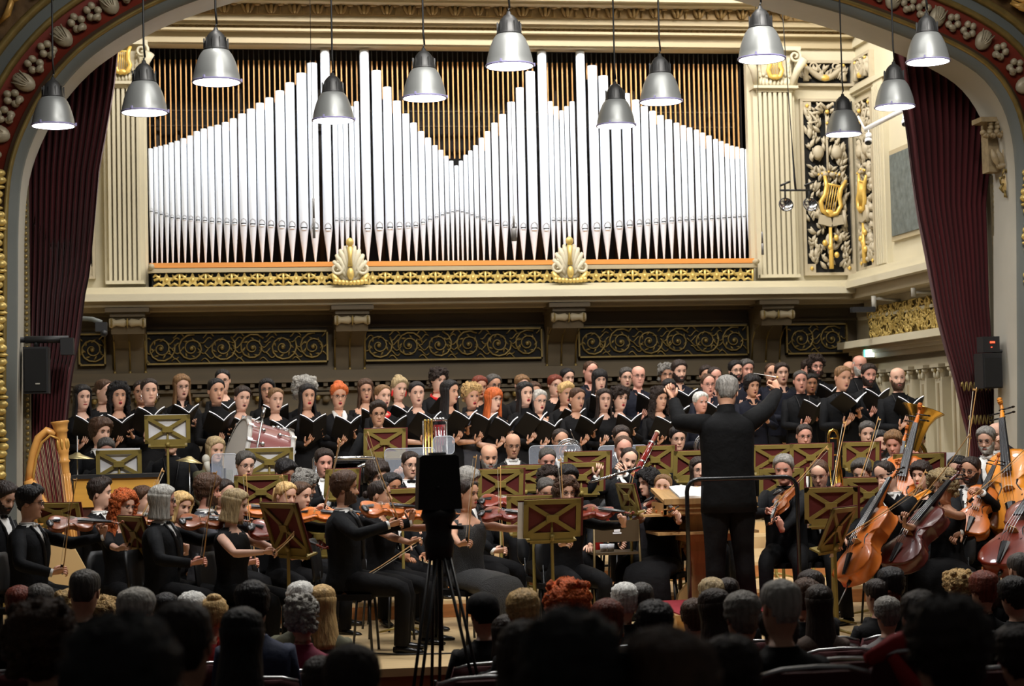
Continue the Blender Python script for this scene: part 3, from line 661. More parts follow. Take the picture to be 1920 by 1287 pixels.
# ------------------------------------------------------------------ spotlights
chrome = mat('chrome', (.8, .8, .82), .15, metal=1)
def floodcan(name, label, loc, d, parent=None, group=None):
    pass
c = P(1492, 357, 20.6)
r = tagc(empty('spotlight_bar', c), 'hanging bar with two small spotlights right of the organ', 'stage light')
m = MB(); m.tube([(-.19, 0, 0), (.19, 0, 0)], .012, 8, 0); m.tube([(0, 0, 0), (-.01, 0, .14), (-.03, 0, .6), (-.12, 0, 2.6), (-.16, 0, 5)], [.014, .014, .006, .006, .006], 6, 0)
m.build('bar', [BLACKM], r)
for k, dx in enumerate((-.13, .16)):
    m = MB(); m.tube([(dx, 0, .06), (dx, 0, -.05), (dx, 0, -.1)], .01, 6, 0); m.tube([(dx-.06, -.02, .05), (dx+.06, -.02, .1)], .014, 6, 0)
    M = Matrix.Translation((dx, -.02, -.17)) @ Matrix.Rotation(rad(70), 4, 'X')
    m.lathe([(.0, -.1), (.03, -.1), (.05, -.05), (.085, .0), (.088, .012), (.08, .012)], 16, 0, xf=M); m.lathe([(.078, .008), (.05, -.02), (.001, -.04)], 16, 1, xf=M)
    for q in range(6): a = q*1.05; m.tube([(.0, 0, .012), (.08*math.cos(a), .08*math.sin(a), .012)], .004, 4, 0, xf=M)
    m.build('spotlight', [BLACKM, chrome], r)
a, b = P(1622, 243, 20.2), P(1712, 197, 19.4)
r = tagc(empty('track_light_bar', a), 'slanted white light track with two white spotlights by the right wall', 'stage light')
m = MB(); m.tube([(0, 0, 0), b-a], [(.02, .03)]*2, 6, 0); m.tube([b-a, b-a+V((0.02, .3, .2))], .012, 6, 0); m.tube([(0, 0, 0), (0.03, .3, .2)], .012, 6, 0); m.build('track', [mat('white_enamel', (.8, .8, .8), .3)], r)
for t in (.08, .85):
    p = (b-a)*t+V((0, 0, -.02)); m = MB(); m.tube([p, p+V((-.01, -.02, -.06))], .01, 6, 0)
    q = p+V((-.01, -.02, -.06)); d = V((-.25, -.5, -.8)).normalized(); m.tube([q, q+d*.07], .035, 12, 0); m.tube([q+d*.07, q+d*.085], .038, 12, 1); m.tube([q+d*.085, q+d*.13], .042, 12, 0); m.tube([q+d*.13, q+d*.135], .036, 12, 1)
    m.build('spotlight', [mat('white_enamel', (.8, .8, .8), .3), BLACKM], r)
# wall arms on the right wall and projector arm
c = P(1660, 565, 21.2)
r = tagc(empty('folding_bracket', c), 'grey folding bracket arm with black camera on the right wall', 'bracket')
m = MB(); m.tube([(-.16, -.05, .03), (.3, .0, .0)], .018, 8, 0); m.tube([(.3, 0, .04), (.3, 0, -.08)], .02, 8, 0); m.tube([(-.16, -.05, .06), (-.16, -.05, -.1)], .03, 8, 0); m.tube([(.3, 0, 0), (XR-c.x, .0, 0)], .02, 8, 0); m.build('arm', [GREY], r)
m = MB(); m.box((-.3, -.05, -.1), (.28, .1, .06), 0); m.box((-.42, -.06, -.1), (.05, .07, .045), 0); m.tube([(-.16, -.05, -.1), (-.16, -.05, -.08)], .03, 8, 0); m.build('camera_body', [BLACKP], r)
c = P(1735, 548, 20.0)
r = tagc(empty('folding_bracket', c), 'short grey bracket arm half behind the right curtain', 'bracket')
m = MB(); m.tube([(-.14, 0, 0), (.2, 0, 0)], .018, 8, 0); m.tube([(-.14, 0, .05), (-.14, 0, -.05)], .03, 8, 0); m.tube([(.2, 0, 0), (XR-c.x, .1, 0)], .018, 8, 0); m.build('arm', [GREY], r)
m = MB(); p0 = P(1700, 535, 21); p1 = P(1695, 575, 21.3); p2 = P(1725, 508, 20.6); m.tube([p2+V((.3, 0, .02)), p2, p0+V((-.05, 0, .15)), p0, p1], .006, 5, 0)
tagc(m.build('cable', [BLACKP]), 'thin dark cable hanging from the right ledge', 'cable')
# microphones on wires
for (pa, pb, Y, lb) in (((589, 372), (589, 447), 19.5, 'slim microphone hanging before the left tall pipes'), ((966, 405), (964, 452), 19.5, 'grey microphone hanging before the middle pipes'), ((1428, 435), (1430, 478), 19.5, 'slim microphone hanging before the right pilaster')):
    r = tagc(empty('hanging_microphone', P(pb[0], pb[1], Y)), lb, 'microphone', 'hanging microphones'); h = P(*pa, Y).z-P(*pb, Y).z
    m = MB(); m.tube([(0, 0, .0), (0, 0, h*.5)], .014 if pa[0] != 966 else .03, 8, 0); m.tube([(0, 0, h*.5), (0, 0, h)], .011, 8, 0); m.build('microphone_body', [mat('microphone_grey', (.16, .15, .14), .4)], r)
    m = MB(); m.tube([(0, 0, h), (0, 0, 5.0)], .0035, 5, 0); m.build('wire', [cordM], r)
# exit sign
c = P(1628, 663, 21.7)
r = tagc(empty('exit_sign', c), 'small glowing white and green exit sign on the right wall', 'sign')
m = MB(); m.box((0, 0, 0), (.14, .05, .1), 0); m.box((.1, .05, .0), (.1, .03, .03), 0); m.tube([(.12, .05, 0), (XR-c.x, .05, 0)], .015, 6, 0); m.build('housing', [GREY], r)
m = MB(); m.box((0.01, -.028, 0), (.11, .006, .085), 0); m.box((-.055, -.03, 0), (.02, .006, .085), 1); m.build('lit_face', [mat('sign_white', (1, 1, 1), .5, emit=(.85, 1, 1), es=3.5), mat('sign_green', (.1, .8, .5), .5, emit=(.15, 1, .7), es=2.5)], r)
# loudspeakers at the jambs
c = P(66, 690, YA+.2); r = tagc(empty('loudspeaker', c), 'black wall loudspeaker in front of the left curtain', 'loudspeaker', 'wall loudspeakers')
m = MB(); m.box((0, .15, -.02), (.23, .24, .44), 0); m.build('cabinet', [BLACKP], r)
m = MB(); m.box((0, .02, -.02), (.20, .02, .40), 0); m.box((.02, .008, -.15), (.04, .01, .012), 1); m.build('grille', [mat('speaker_cloth', (.006, .006, .006), .9), GREY], r)
m = MB(); m.tube([(-.1, .1, .27), (.3, .1, .27)], .035, 8, 0); m.box((.29, .1, .2), (.12, .16, .16), 0); m.tube([(0, .1, .2), (0, .1, .27)], .02, 6, 0); m.tube([(-.1, .1, .27), (-.3, .1, .27)], .03, 6, 0)
m.build('mounting_arm', [BLACKP], r)
c = P(1862, 695, YA+.3); r = tagc(empty('loudspeaker', c), 'black loudspeaker with red display in front of the right curtain', 'loudspeaker', 'wall loudspeakers')
m = MB(); m.box((0, .12, .0), (.21, .22, .36), 0); m.build('cabinet', [BLACKP], r)
m = MB(); m.box((0, .0, -.02), (.18, .02, .30), 0); m.build('grille', [mat('speaker_cloth', (.006, .006, .006), .9)], r)
m = MB(); m.box((0, .1, .27), (.18, .16, .16), 0); m.box((.01, .015, .29), (.05, .01, .02), 1); m.box((0, .015, .24), (.012, .01, .01), 1); m.tube([(.05, .12, .2), (.2, .12, .2), (.3, .12, .25)], .02, 6, 0)
m.build('amplifier', [BLACKP, mat('red_display', (1, .1, .05), .5, emit=(1, .08, .03), es=2)], r)
c = P(190, 605, 20.5); r = tagc(empty('wall_camera', c), 'dark camera on a grey arm beside the left curtain', 'camera')
m = MB(); m.tube([(-.5, .2, .08), (-.1, .05, .04), (0, 0, 0)], [(.02, .03)]*3, 6, 0); m.tube([(-.5, .2, .08), (XLW-c.x, .3, .1)], .02, 6, 0); m.build('arm', [SLATE], r)
m = MB(); m.box((0, 0, -.05), (.12, .16, .1), 0); m.ball((.03, -.06, -.12), (.04, .05, .04), 0, 10, 8); m.build('camera_body', [BLACKP], r)
# ================================================================== PEOPLE
SKIN = {'l': hx(222, 176, 152), 'm': hx(206, 156, 128), 'd': hx(176, 124, 94), 'r': hx(218, 160, 140)}
HAIR = {'black': hx(22, 18, 18), 'dark': hx(42, 30, 24), 'brown': hx(74, 50, 34), 'lbrown': hx(122, 90, 58), 'blond': hx(200, 164, 108), 'ginger': hx(196, 96, 44), 'orange': hx(232, 104, 44), 'auburn': hx(110, 46, 28), 'grey': hx(128, 124, 118), 'lgrey': hx(176, 172, 164), 'white': hx(214, 212, 206), 'dgrey': hx(72, 68, 64), 'gblond': hx(168, 146, 108)}
for k, c in SKIN.items(): mat('skin_'+k, c, .5, vary=.05, vscale=30, spec=.35)
for k, c in HAIR.items(): mat('hair_'+k, c, .55, bump=1.6, bscale=60, stretch=(1, 1, .18), vary=.35, vscale=45, spec=.35)
for k, c in HAIR.items(): mat('curl_'+k, c, .6, bump=2.5, bscale=70, vary=.4, vscale=50, spec=.3)
lipM = mat('lips', hx(166, 92, 82), .4); lipR = mat('lipstick_red', hx(190, 24, 40), .35); mouthM = mat('mouth_dark', (.03, .006, .006), .7)
eyeW = mat('eye_white', hx(200, 192, 186), .3); eyeD = mat('eye_dark', (.02, .014, .01), .2)
def cloth(name, c, **k): return mat('cloth_'+name, c, k.pop('rough', .8), bump=.8, bscale=14, vary=.25, vscale=6, **k)
CL = {'tail': cloth('tail', hx(13, 14, 17), spec=.2), 'black': cloth('black', hx(11, 10, 12), spec=.2), 'navy': cloth('navy', hx(20, 22, 33), spec=.2), 'char': cloth('char', hx(50, 50, 56)), 'shirt': cloth('shirt', hx(232, 230, 226), rough=.7), 'knit': cloth('knit', hx(15, 15, 16), spec=.15), 'sheer': cloth('sheer', hx(38, 34, 38)), 'beige': cloth('beige', hx(150, 140, 120)), 'magenta': cloth('magenta', hx(130, 24, 60)), 'red': cloth('red', hx(160, 22, 24)), 'grey': cloth('grey', hx(110, 104, 104)), 'blue': cloth('blue', hx(34, 44, 72)), 'brown': cloth('brown', hx(70, 50, 36)), 'olive': cloth('olive', hx(86, 84, 60)), 'sequin': mat('sequin_cloth', (.006, .006, .007), .4, bump=3, bscale=160, metal=.3, sheen=.2), 'cream': cloth('creamc', hx(196, 190, 170)), 'leather': mat('leather', (.018, .018, .02), .35, bump=.5, bscale=20)}
SHOE = mat('shoe_leather', (.01, .01, .01), .22); FRAMEM = mat('glasses_frame', (.02, .016, .014), .3); TIE = CL['shirt']
LENS = mat('lens_glass', (.9, .9, 1), .05, alpha=.12)
# ---- head surface
HT = [(-.150, .050, .034, .054), (-.130, .050, .040, .054), (-.119, .047, .070, .055), (-.108, .053, .085, .057), (-.09, .060, .087, .062), (-.07, .066, .085, .070), (-.045, .070, .085, .083), (-.02, .072, .085, .096), (.005, .0745, .083, .101), (.03, .0755, .087, .104), (.055, .0755, .086, .103), (.075, .071, .079, .096), (.092, .060, .065, .081), (.104, .043, .046, .060), (.112, .022, .024, .032), (.115, .004, .004, .006)]
def ht(z):
    for a, b in zip(HT, HT[1:]):
        if z <= b[0]: t = max(0, (z-a[0])/(b[0]-a[0])); return [a[i]+(b[i]-a[i])*t for i in (1, 2, 3)]
    return HT[-1][1:]
ANG = [-180+i*18 for i in range(6)]+[-84, -72, -60, -50, -41, -33, -26, -19, -13, -7, 0, 7, 13, 19, 26, 33, 41, 50, 60, 72, 84]+[90+18*i for i in range(5)]
ANG = sorted(set(ANG)); NA = len(ANG)
def g(x, s): return math.exp(-(x/s)**2)
def hp(ad, z, off=0., jaw=1., face=True):
    "surface point of the head; ad degrees from the front (+ = its left, +x)"
    w, f, b = ht(z); a = rad(ad); sn, cs = math.sin(a), math.cos(a)
    x = (w+off)*math.copysign(abs(sn)**.92, sn)
    y = -(f+off)*abs(cs)**.85 if cs > 0 else (b+off)*abs(cs)**.9
    if cs > 0 and z < -.05: x *= 1-(.22-.1*(jaw-1))*min(1, (-.05-z)/.06)*cs
    if face and cs > 0:
        if z < .02: n = .003*(z+.02 < 0) + .025*max(0, min(1, (.02-z)/.055)) if z > -.036 else .025*max(0, 1-(-.036-z)/.012)
        else: n = 0
        y -= n*g(x, .0125)
        y += .009*(g(abs(x)-.031, .017))*g(z-.004, .015)
        y -= .004*g(z-.027, .009)*g(abs(x)-.028, .03)
        y -= .005*g(x, .024)*g(z+.067, .014); y -= .004*g(x, .016)*g(z+.105, .014)
        y -= .004*g(abs(x)-.045, .015)*g(z+.03, .02)
    return V((x, y, z))
HZ = [-.150, -.130, -.119, -.108, -.098, -.088, -.078, -.07, -.062, -.054, -.047, -.041, -.035, -.029, -.022, -.014, -.006, .002, .01, .018, .027, .037, .05, .065, .08, .092, .102, .109, .113, .115]
def head_rings(M): return [[M @ hp(a, z) for a in ANG] for z in HZ]
# ---- hair: shell over the same surface
HS = {  # style: (crown thickness, side thickness, hairline front, side line, nape line, noise, extra)
 'short': (.018, .010, .066, -.01, -.075, .003, ''), 'crop': (.010, .005, .070, .0, -.065, .0015, ''), 'recede': (.010, .008, .088, .0, -.07, .002, ''),
 'bald': (-.006, .006, .3, .0, -.07, .001, ''), 'bald0': (-.01, -.01, .3, .3, .3, 0, ''), 'full': (.026, .016, .064, -.03, -.085, .006, ''), 'quiff': (.028, .012, .07, -.01, -.075, .006, 'quiff'),
 'mop': (.030, .022, .050, -.05, -.10, .010, ''), 'tied': (.012, .008, .070, .0, -.08, .002, 'bun'), 'updo': (.026, .014, .068, .0, -.08, .006, 'topbun'),
 'long': (.018, .014, .066, -.02, -.1, .003, 'long'), 'bob': (.022, .02, .060, -.03, -.1, .004, 'bob'), 'fringe': (.020, .016, .034, -.03, -.1, .003, 'long'),
 'curlylong': (.034, .032, .058, -.04, -.1, .012, 'longcurl'), 'bigcurl': (.055, .05, .062, -.05, -.11, .016, 'curl'), 'curly': (.034, .024, .056, -.02, -.09, .013, 'curl'),
 'fluffy': (.07, .06, .055, -.06, -.11, .02, 'curl'), 'pony': (.014, .009, .068, .0, -.08, .002, 'pony'), 'hat': (.03, .03, .03, -.0, -.06, .001, '')}
def hair_top(st): return .115+max(0, HS[st][0])
def add_hair(m, st, M, seed=0, mi=0):
    T, S, hf, hs_, hn, nz, ex = HS[st]; rnd = random.Random(seed)
    big = nz > .009
    zs = [-.135, -.12, -.105, -.09, -.075, -.06, -.045, -.03, -.015, 0, .012, .024, .034, .044, .054, .063, .072, .081, .09, .098, .106, .112, .1155]
    def line(a):
        a = abs(a)
        if a < 52: return hf+.008-.034*(a/52)**2
        if a < 78: return hf-.026+(hs_-hf+.026)*(a-52)/26
        if a < 104: return hs_
        return hs_+(hn-hs_)*min(1, (a-104)/34)
    rings = []
    for z in zs:
        ring = []
        for a in ANG:
            up = max(0, min(1, (z+.02)/.11)); t = S+(T-S)*up
            l = line(a); k = max(0, min(1, (z-l)/.024+.25)); k = k*k*(3-2*k)
            off = -.012+(t+.012)*k if t > 0 or k == 0 else t
            if k > .2 and nz: off += rnd.uniform(-nz, nz)
            if ex == 'quiff' and abs(a) < 50 and z > .05: off += .014*k
            uu = max(0, min(1, (z-.01)/.106))
            p = hp(a, z, off*math.sqrt(max(0, 1-uu*uu)) if off > 0 else off, face=False)
            if off > 0: p.z += off*uu
            ring.append(M @ p)
        rings.append(ring)
    rings.append([M @ V((0, .01, .115+max(0, T)+.001)) for a in ANG])
    m.loft(rings, mi, False)
    if ex == 'bun': m.ball((0, .125, -.0), (.035, .03, .035), mi, 10, 8, xf=M)
    if ex == 'topbun': m.ball((0, .05, .125), (.055, .05, .035), mi, 10, 8, xf=M)
    if ex == 'pony': m.tube([(0, .1, .04), (0, .135, .03), (0, .14, -.06), (0, .12, -.16)], [.02, .03, .032, .012], 8, mi, xf=M)
    if ex in ('long', 'bob', 'longcurl'):
        ln = {'long': -.30, 'bob': -.15, 'longcurl': -.27}[ex]; a0 = 62 if ex != 'bob' else 56
        angs = [a0+(360-2*a0)*i/16 for i in range(17)]; rings = []
        for i in range(12):
            z = .075+(ln-.075)*i/11; zz = max(z, -.045); dn = max(0, -.06-z)
            o, q = [], []
            for a in angs:
                ad = a if a <= 180 else a-360
                off = S+.003+(T-S)*max(0, min(1, (z+.03)/.1))+dn*.10+(rnd.uniform(-nz, nz)*1.6 if ex == 'longcurl' else 0)
                off = -.012 if i == 0 else off; po = hp(ad, zz, off, face=False); pi = hp(ad, zz, off-.022 if i < 11 else off-.02, face=False)
                tp = 1-.25*max(0, (i-8)/3)*0
                o.append(V((po.x*tp, po.y, z))); q.append(V((pi.x*tp, pi.y, z)))
            rings.append([M @ p for p in o+q[::-1]])
        m.loft(rings, mi, True)
    if ex in ('curl', 'longcurl'):
        n = {'curl': 70, 'longcurl': 80}[ex]; rr = .014+nz*.7
        for _ in range(n):
            a = rnd.uniform(-180, 180); z = rnd.uniform(-.08 if ex == 'curl' else ln, .112); zz = max(z, -.045)
            if z < line(a)+.012 and abs(a) < 100 and not (ex == 'longcurl' and abs(a) > 66): continue
            p = hp(a, zz, (T if z > .05 else S)*.75, face=False); p.z = z+(max(0, T)*.7 if z > .08 else 0)
            m.ball(p, (rr*rnd.uniform(.7, 1.2), rr*rnd.uniform(.7, 1.2), rr*rnd.uniform(.8, 1.4)), mi, 6, 4, xf=M)
def add_beard(m, M, full=True, mi=0):
    zs = [-.132, -.124, -.115, -.105, -.095, -.085, -.075, -.065, -.055, -.045, -.03, -.012]
    rings = []
    for z in zs:
        ring = []
        for a in [x for x in ANG if abs(x) <= 90]:
            p0 = hp(a, z); inm = abs(p0.x) < .02 and -.08 < z < -.056
            top = -.045 if abs(a) < 34 else -.05+(abs(a)-34)*.0012
            off = .006 if (z < top and not inm) else -.006
            if z < -.12: off = .002
            ring.append(M @ (p0+V((math.sin(rad(a))*off, -math.cos(rad(a))*off*(1.3 if off > 0 else 1), 0))))
        rings.append(ring)
    m.loft(rings, mi, False, True, False)
# ---- torso tables: z above pelvis, half width, front, back
TM = [(-.12, .14, .09, .10), (-.06, .168, .105, .125), (.0, .172, .112, .125), (.10, .158, .118, .10), (.20, .156, .122, .10), (.30, .172, .125, .112), (.38, .186, .122, .118), (.44, .192, .105, .112), (.475, .186, .088, .10), (.50, .160, .074, .085), (.52, .118, .062, .072), (.538, .082, .054, .062), (.552, .062, .048, .058), (.575, .055, .046, .056)]
TF = [(-.12, .15, .09, .10), (-.06, .176, .105, .13), (.0, .176, .108, .125), (.10, .142, .100, .09), (.20, .130, .098, .088), (.30, .148, .128, .098), (.36, .158, .132, .10), (.42, .168, .108, .10), (.46, .166, .084, .092), (.488, .142, .068, .078), (.508, .104, .056, .066), (.528, .070, .048, .056), (.545, .052, .043, .05), (.575, .046, .042, .05)]
def tt(tab, z):
    for a, b in zip(tab, tab[1:]):
        if z <= b[0]: t = max(0, (z-a[0])/(b[0]-a[0])); return [a[i]+(b[i]-a[i])*t for i in (1, 2, 3)]
    return tab[-1][1:]
def tp(tab, ad, z, off=0.):
    w, f, b = tt(tab, z); a = rad(ad); sn, cs = math.sin(a), math.cos(a)
    return V(((w+off)*math.copysign(abs(sn)**.85, sn), -(f+off)*abs(cs)**.8 if cs > 0 else (b+off)*abs(cs)**.8, z))
def torso(m, tab, M, z0, z1, offf, mi, n=None, cap=True, step=.03):
    zs = [z0]; z = z0
    while z < z1-1e-6: z = min(z1, z+(step if z < .42 else step*.5)); zs.append(z)
    rings = [[M @ tp(tab, a, z, offf(a, z) if callable(offf) else offf) for a in ANG[::1]] for z in zs]
    m.loft(rings, mi, cap)
def rnd_path(S, E, W):
    a = S.lerp(E, .5); b = S.lerp(E, .86); c_ = E.lerp(W, .14); d = E.lerp(W, .5); mid = (b+c_)/2*.4+E*.6
    return [S, a, b, mid, c_, d, W]
def ik(S, W, a, b, pole):
    d = W-S; L = d.length
    if L > (a+b)*.995: k = L/((a+b)*.995); a *= k; b *= k
    x = (a*a-b*b+L*L)/(2*L); h = math.sqrt(max(0, a*a-x*x)); u = d/L; p = V(pole); p = p-u*p.dot(u)
    p = p.normalized() if p.length > 1e-5 else V((0, 0, -1)); return S+u*x+p*h
def hand(m, W, d, n, right, mi=0, curl=35, spread=1., k=1.):
    d = V(d).normalized(); n = V(n); n = (n-d*n.dot(d)).normalized(); lat = d.cross(n) if right else n.cross(d)   # towards the thumb
    def rp(p, rads): m.tube(p, [r*k for r in rads], 5, mi, up=n)
    m.tube([W-d*.02*k, W+d*.015*k, W+d*.045*k, W+d*.08*k, W+d*.092*k], [(.014*k, .024*k), (.014*k, .027*k), (.014*k, .038*k), (.012*k, .040*k), (.008*k, .036*k)], 8, mi, up=n)
    for q, L, r in ((.028, .070, .0088), (.0095, .078, .0092), (-.0095, .073, .0088), (-.028, .058, .0078)):
        p = W+d*.084*k+lat*q*k; pts = [p]; a = rad(curl*.4); dd = d.copy()
        for s_, fr in enumerate((.42, .33, .25)):
            dd = (d*math.cos(a)+n*math.sin(a)+lat*q*spread*2.5).normalized(); p = p+dd*L*fr*k; pts.append(p); a += rad(curl*(.9 if s_ == 0 else .7))
        rp(pts, [r, r*.98, r*.9, r*.72])
    p = W+d*.02*k+lat*.024*k; t1 = (d*.6+lat*.75+n*.25).normalized(); t2 = (d*.85+lat*.3+n*.4).normalized()
    rp([p, p+t1*.032*k, p+t1*.032*k+t2*.026*k, p+t1*.032*k+t2*.026*k+(t2+n*.3).normalized()*.018*k], [.013, .0115, .0098, .0075])
def tube_limb(m, S, E, W, r, mi, n=10): m.tube(rnd_path(S, E, W), r, n, mi)
POSE = {}
def rotM(e): return Euler(e).to_matrix().to_4x4()
def make_person(sp, name='person'):
    """sp: dict(sex, hair, style, skin, outfit, pose(dict), head(yaw,pitch,roll), glasses, beard, mouth, lips...) -> root mesh object with hair and clothing as children"""
    fem = sp['sex'] == 'f'; tab = TF if fem else TM; po = sp['pose']; seed = sp.get('seed', 1)
    pel = V(po['pel']); TMx = Matrix.Translation(pel) @ rotM(po.get('tor', (0, 0, 0)))
    hy, hpit, hr = sp.get('head', (0, 0, 0)); nb = TMx @ V((0, .004, .575))
    HM = Matrix.Translation(nb) @ TMx.to_3x3().to_4x4() @ rotM((0, 0, rad(hy))) @ rotM((rad(hpit), 0, 0)) @ rotM((0, rad(hr), 0)) @ Matrix.Translation((0, -.012, .145))
    HM = HM @ Matrix.Scale(sp.get('hs', 1.0), 4)
    shx = .165 if not fem else .145; shz = .468 if not fem else .455
    sh = {s: TMx @ V((s*shx, .0, shz)) for s in (-1, 1)}     # -1 right, +1 left
    outfit = sp['outfit']; slv = outfit.get('sleeve', 'long')
    mats = [_mats['skin_'+sp.get('skin', 'l')], lipR if sp.get('lips') == 'red' else lipM, mouthM, eyeW, eyeD, _mats['hair_'+sp['hair']] if sp['style'] != 'hat' else _mats['hair_dark']]
    m = MB()
    # torso + neck + head as one surface
    rings = [[TMx @ tp(tab, a, z, -.004) for a in ANG] for z in (-.12, -.06, 0, .1, .2, .3, .38, .44, .475, .50, .52, .538, .552, .575)]
    m.loft(rings+head_rings(HM), 0, True)
    if not sp.get('back'):
        for s in (-1, 1):
            fw = -.079
            m.ball((s*.031, fw+.003, .005), (.0135, .006, .0047), 3, 8, 5, xf=HM)
            m.ball((s*.031, fw-.0015, .004), (.0056, .004, .0046), 4, 8, 5, xf=HM)
            m.tube([(s*.018, fw-.004, .0085), (s*.031, fw-.005, .0125), (s*.045, fw+.003, .008)], .0022, 4, 4, xf=HM)
            m.tube([(s*.014, -.089, .022), (s*.03, -.0905, .0295), (s*.048, -.08, .025)], [.0025, .0034, .0018], 4, 5, xf=HM)
        mo = sp.get('mouth', 'shut')
        if mo == 'open':
            m.ball((0, -.0895, -.07), (.019, .007, .0145), 1, 12, 6, xf=HM); m.ball((0, -.0945, -.0705), (.012, .004, .0085), 2, 10, 5, xf=HM)
        else: m.ball((0, -.0885, -.0665), (.023, .006, .0052), 1, 12, 5, xf=HM); m.tube([(-.02, -.0925, -.0665), (0, -.0955, -.066), (.02, -.0925, -.0665)], .001, 4, 2, xf=HM)
    for s in (-1, 1): m.ball((s*.0765, .012, -.008), (.008, .018, .029), 0, 8, 6, xf=HM, rot=Euler((.2, 0, s*-.35)).to_matrix())
    # arms and hands
    ua, fa = (.285, .25) if not fem else (.265, .235)
    arms = {}
    for s, key in ((-1, 'R'), (1, 'L')):
        A = po[key]; W = V(A['w']); S = sh[s]; E = ik(S, W, ua, fa, A.get('pole', (s*.6, .2, -1)))
        k = .9 if fem else 1.
        tube_limb(m, S, E, W, [.046*k, .044*k, .036*k, .037*k, .038*k, .032*k, .024*k], 0)
        hand(m, W, A.get('d', (W-E)), A.get('n', (0, 0, -1)), s < 0, 0, A.get('curl', 40), 1, k)
        arms[s] = (S, E, W)
    # legs
    legs = {}
    for s, key in ((-1, 'RL'), (1, 'LL')):
        Hh = pel+V((s*.088, 0, -.03)); K, A = V(po[key][0]), V(po[key][1]); legs[s] = (Hh, K, A)
        m.tube(rnd_path(Hh, K, A), [.075, .07, .052, .05, .052, .048, .035], 8, 0)
    body = m.build(name, mats)
    # hair
    curly = sp['style'] in ('curly', 'bigcurl', 'curlylong', 'fluffy')
    if sp['style'] != 'bald0':
        m = MB(); add_hair(m, sp['style'], HM, seed); 
        m.build('hat' if sp['style'] == 'hat' else 'hair', [CL['black'] if sp['style'] == 'hat' else _mats[('curl_' if curly else 'hair_')+sp['hair']]], body)
    if sp.get('beard'):
        m = MB(); add_beard(m, HM); m.build('beard', [_mats['hair_'+(sp['beard'] if isinstance(sp['beard'], str) else sp['hair'])]], body)
    if sp.get('glasses'):
        m = MB()
        for s in (-1, 1):
            pts = [(s*.033+.021*math.cos(a), -.094, .003+.0155*math.sin(a)) for a in [i*math.pi/6 for i in range(13)]]
            m.tube(pts, .0018 if sp['glasses'] != 'thick' else .0032, 4, 0, xf=HM); m.tube([(s*.054, -.093, .007), (s*.079, .0, .006)], .0015, 4, 0, xf=HM)
        m.tube([(-.012, -.097, .005), (.012, -.097, .005)], .0018, 4, 0, xf=HM); m.build('glasses', [FRAMEM], body)
    # ---- clothing
    kind = outfit['kind']; c = CL[outfit.get('c', 'black')]
    vz, vw, nz_ = outfit.get('vz', .16), outfit.get('vw', .075), outfit.get('neck', .535)
    def bare_neck(a, z):   # women's / shirts' neck opening
        fr = max(0, math.cos(rad(a))); lim = nz_-(outfit.get('deep', .05))*fr**(9 if outfit.get('collar') else 2); return -.012 if z > lim else None
    standing = po.get('standing'); hem = outfit.get('hem', -.02 if standing else -.06)
    vtop = .56
    if kind in ('tails', 'suit', 'suitblack'):
        m = MB(); torso(m, tab, TMx, -.05, .562, .006, 0)
        m.tube([TMx @ V((.06*math.sin(a), .004-.052*math.cos(a), .562)) for a in [i*math.pi/8 for i in range(17)]], [(.016, .006)]*17, 5, 0, up=(0, 0, 1))
        sh_ = m.build('shirt', [CL[outfit.get('shirt', 'shirt')]], body)
        if kind != 'suitblack':
            m = MB()
            for s in (-1, 1): m.ball((s*.024, -.064, .548), (.024, .009, .014), 0, 8, 5, xf=TMx)
            m.ball((0, -.070, .548), (.007, .007, .009), 0, 6, 5, xf=TMx); m.build('bow_tie', [TIE if kind == 'tails' else CL['black']], sh_)
        def off(a, z):
            p = tp(tab, a, z); 
            w = vw*max(0, (z-vz))/(vtop-vz)
            if math.cos(rad(a)) > 0 and z > vz and abs(p.x) < w: return -.004
            return .020 if z < .50 else .014
        m = MB(); torso(m, tab, TMx, hem, .55, off, 0, cap=False)
        lap_ = MB()
        for s in (-1, 1):   # lapels
            pts = []
            for i in range(6):
                z = vz+.01+(vtop-.03-vz)*i/5; w = vw*max(0, (z-vz))/(vtop-vz)+.008; ww, f, b = tt(tab, z)
                y = -(f+.027)*max(.2, (1-(w/(ww+.02))**2))**.42; pts.append(TMx @ V((s*w, y, z)))
            lap_.tube(pts, [(.005, .01), (.006, .02), (.006, .026), (.006, .026), (.006, .02), (.006, .016)], 6, 0)
        for s in (-1, 1):
            S, E, W = arms[s]; W2 = E.lerp(W, .95)
            tube_limb(m, S+(S-E).normalized()*.02, E, W2, [.064, .058, .052, .052, .05, .044, .037], 0)
        lap_.build('lapels', [mat('lapel_satin', hx(16, 16, 19), .45)], m.build('jacket', [c], body))
        if kind == 'tails':
            for s in (-1, 1): m = MB(); S, E, W = arms[s]; m.tube([E.lerp(W, .9), E.lerp(W, 1.03)], [.034, .033], 10, 0); m.build('shirt_cuff', [CL['shirt']], body)
    else:
        def off(a, z):
            b = bare_neck(a, z)
            return .012 if b is None else b
        zt = .56 if outfit.get('turtle') else min(.552, nz_+.02)
        if outfit.get('turtle'): off = .010
        m = MB(); torso(m, tab, TMx, hem, zt, off, 0, cap=bool(outfit.get('turtle')))
        if outfit.get('collar'):
            for s in (-1, 1): m.tube([TMx @ V((s*.05, .02, .56)), TMx @ V((s*.045, -.045, .55)), TMx @ V((s*.02, -.085, .50))], [(.02, .006), (.022, .006), (.008, .005)], 6, 0, up=(0, 0, 1))
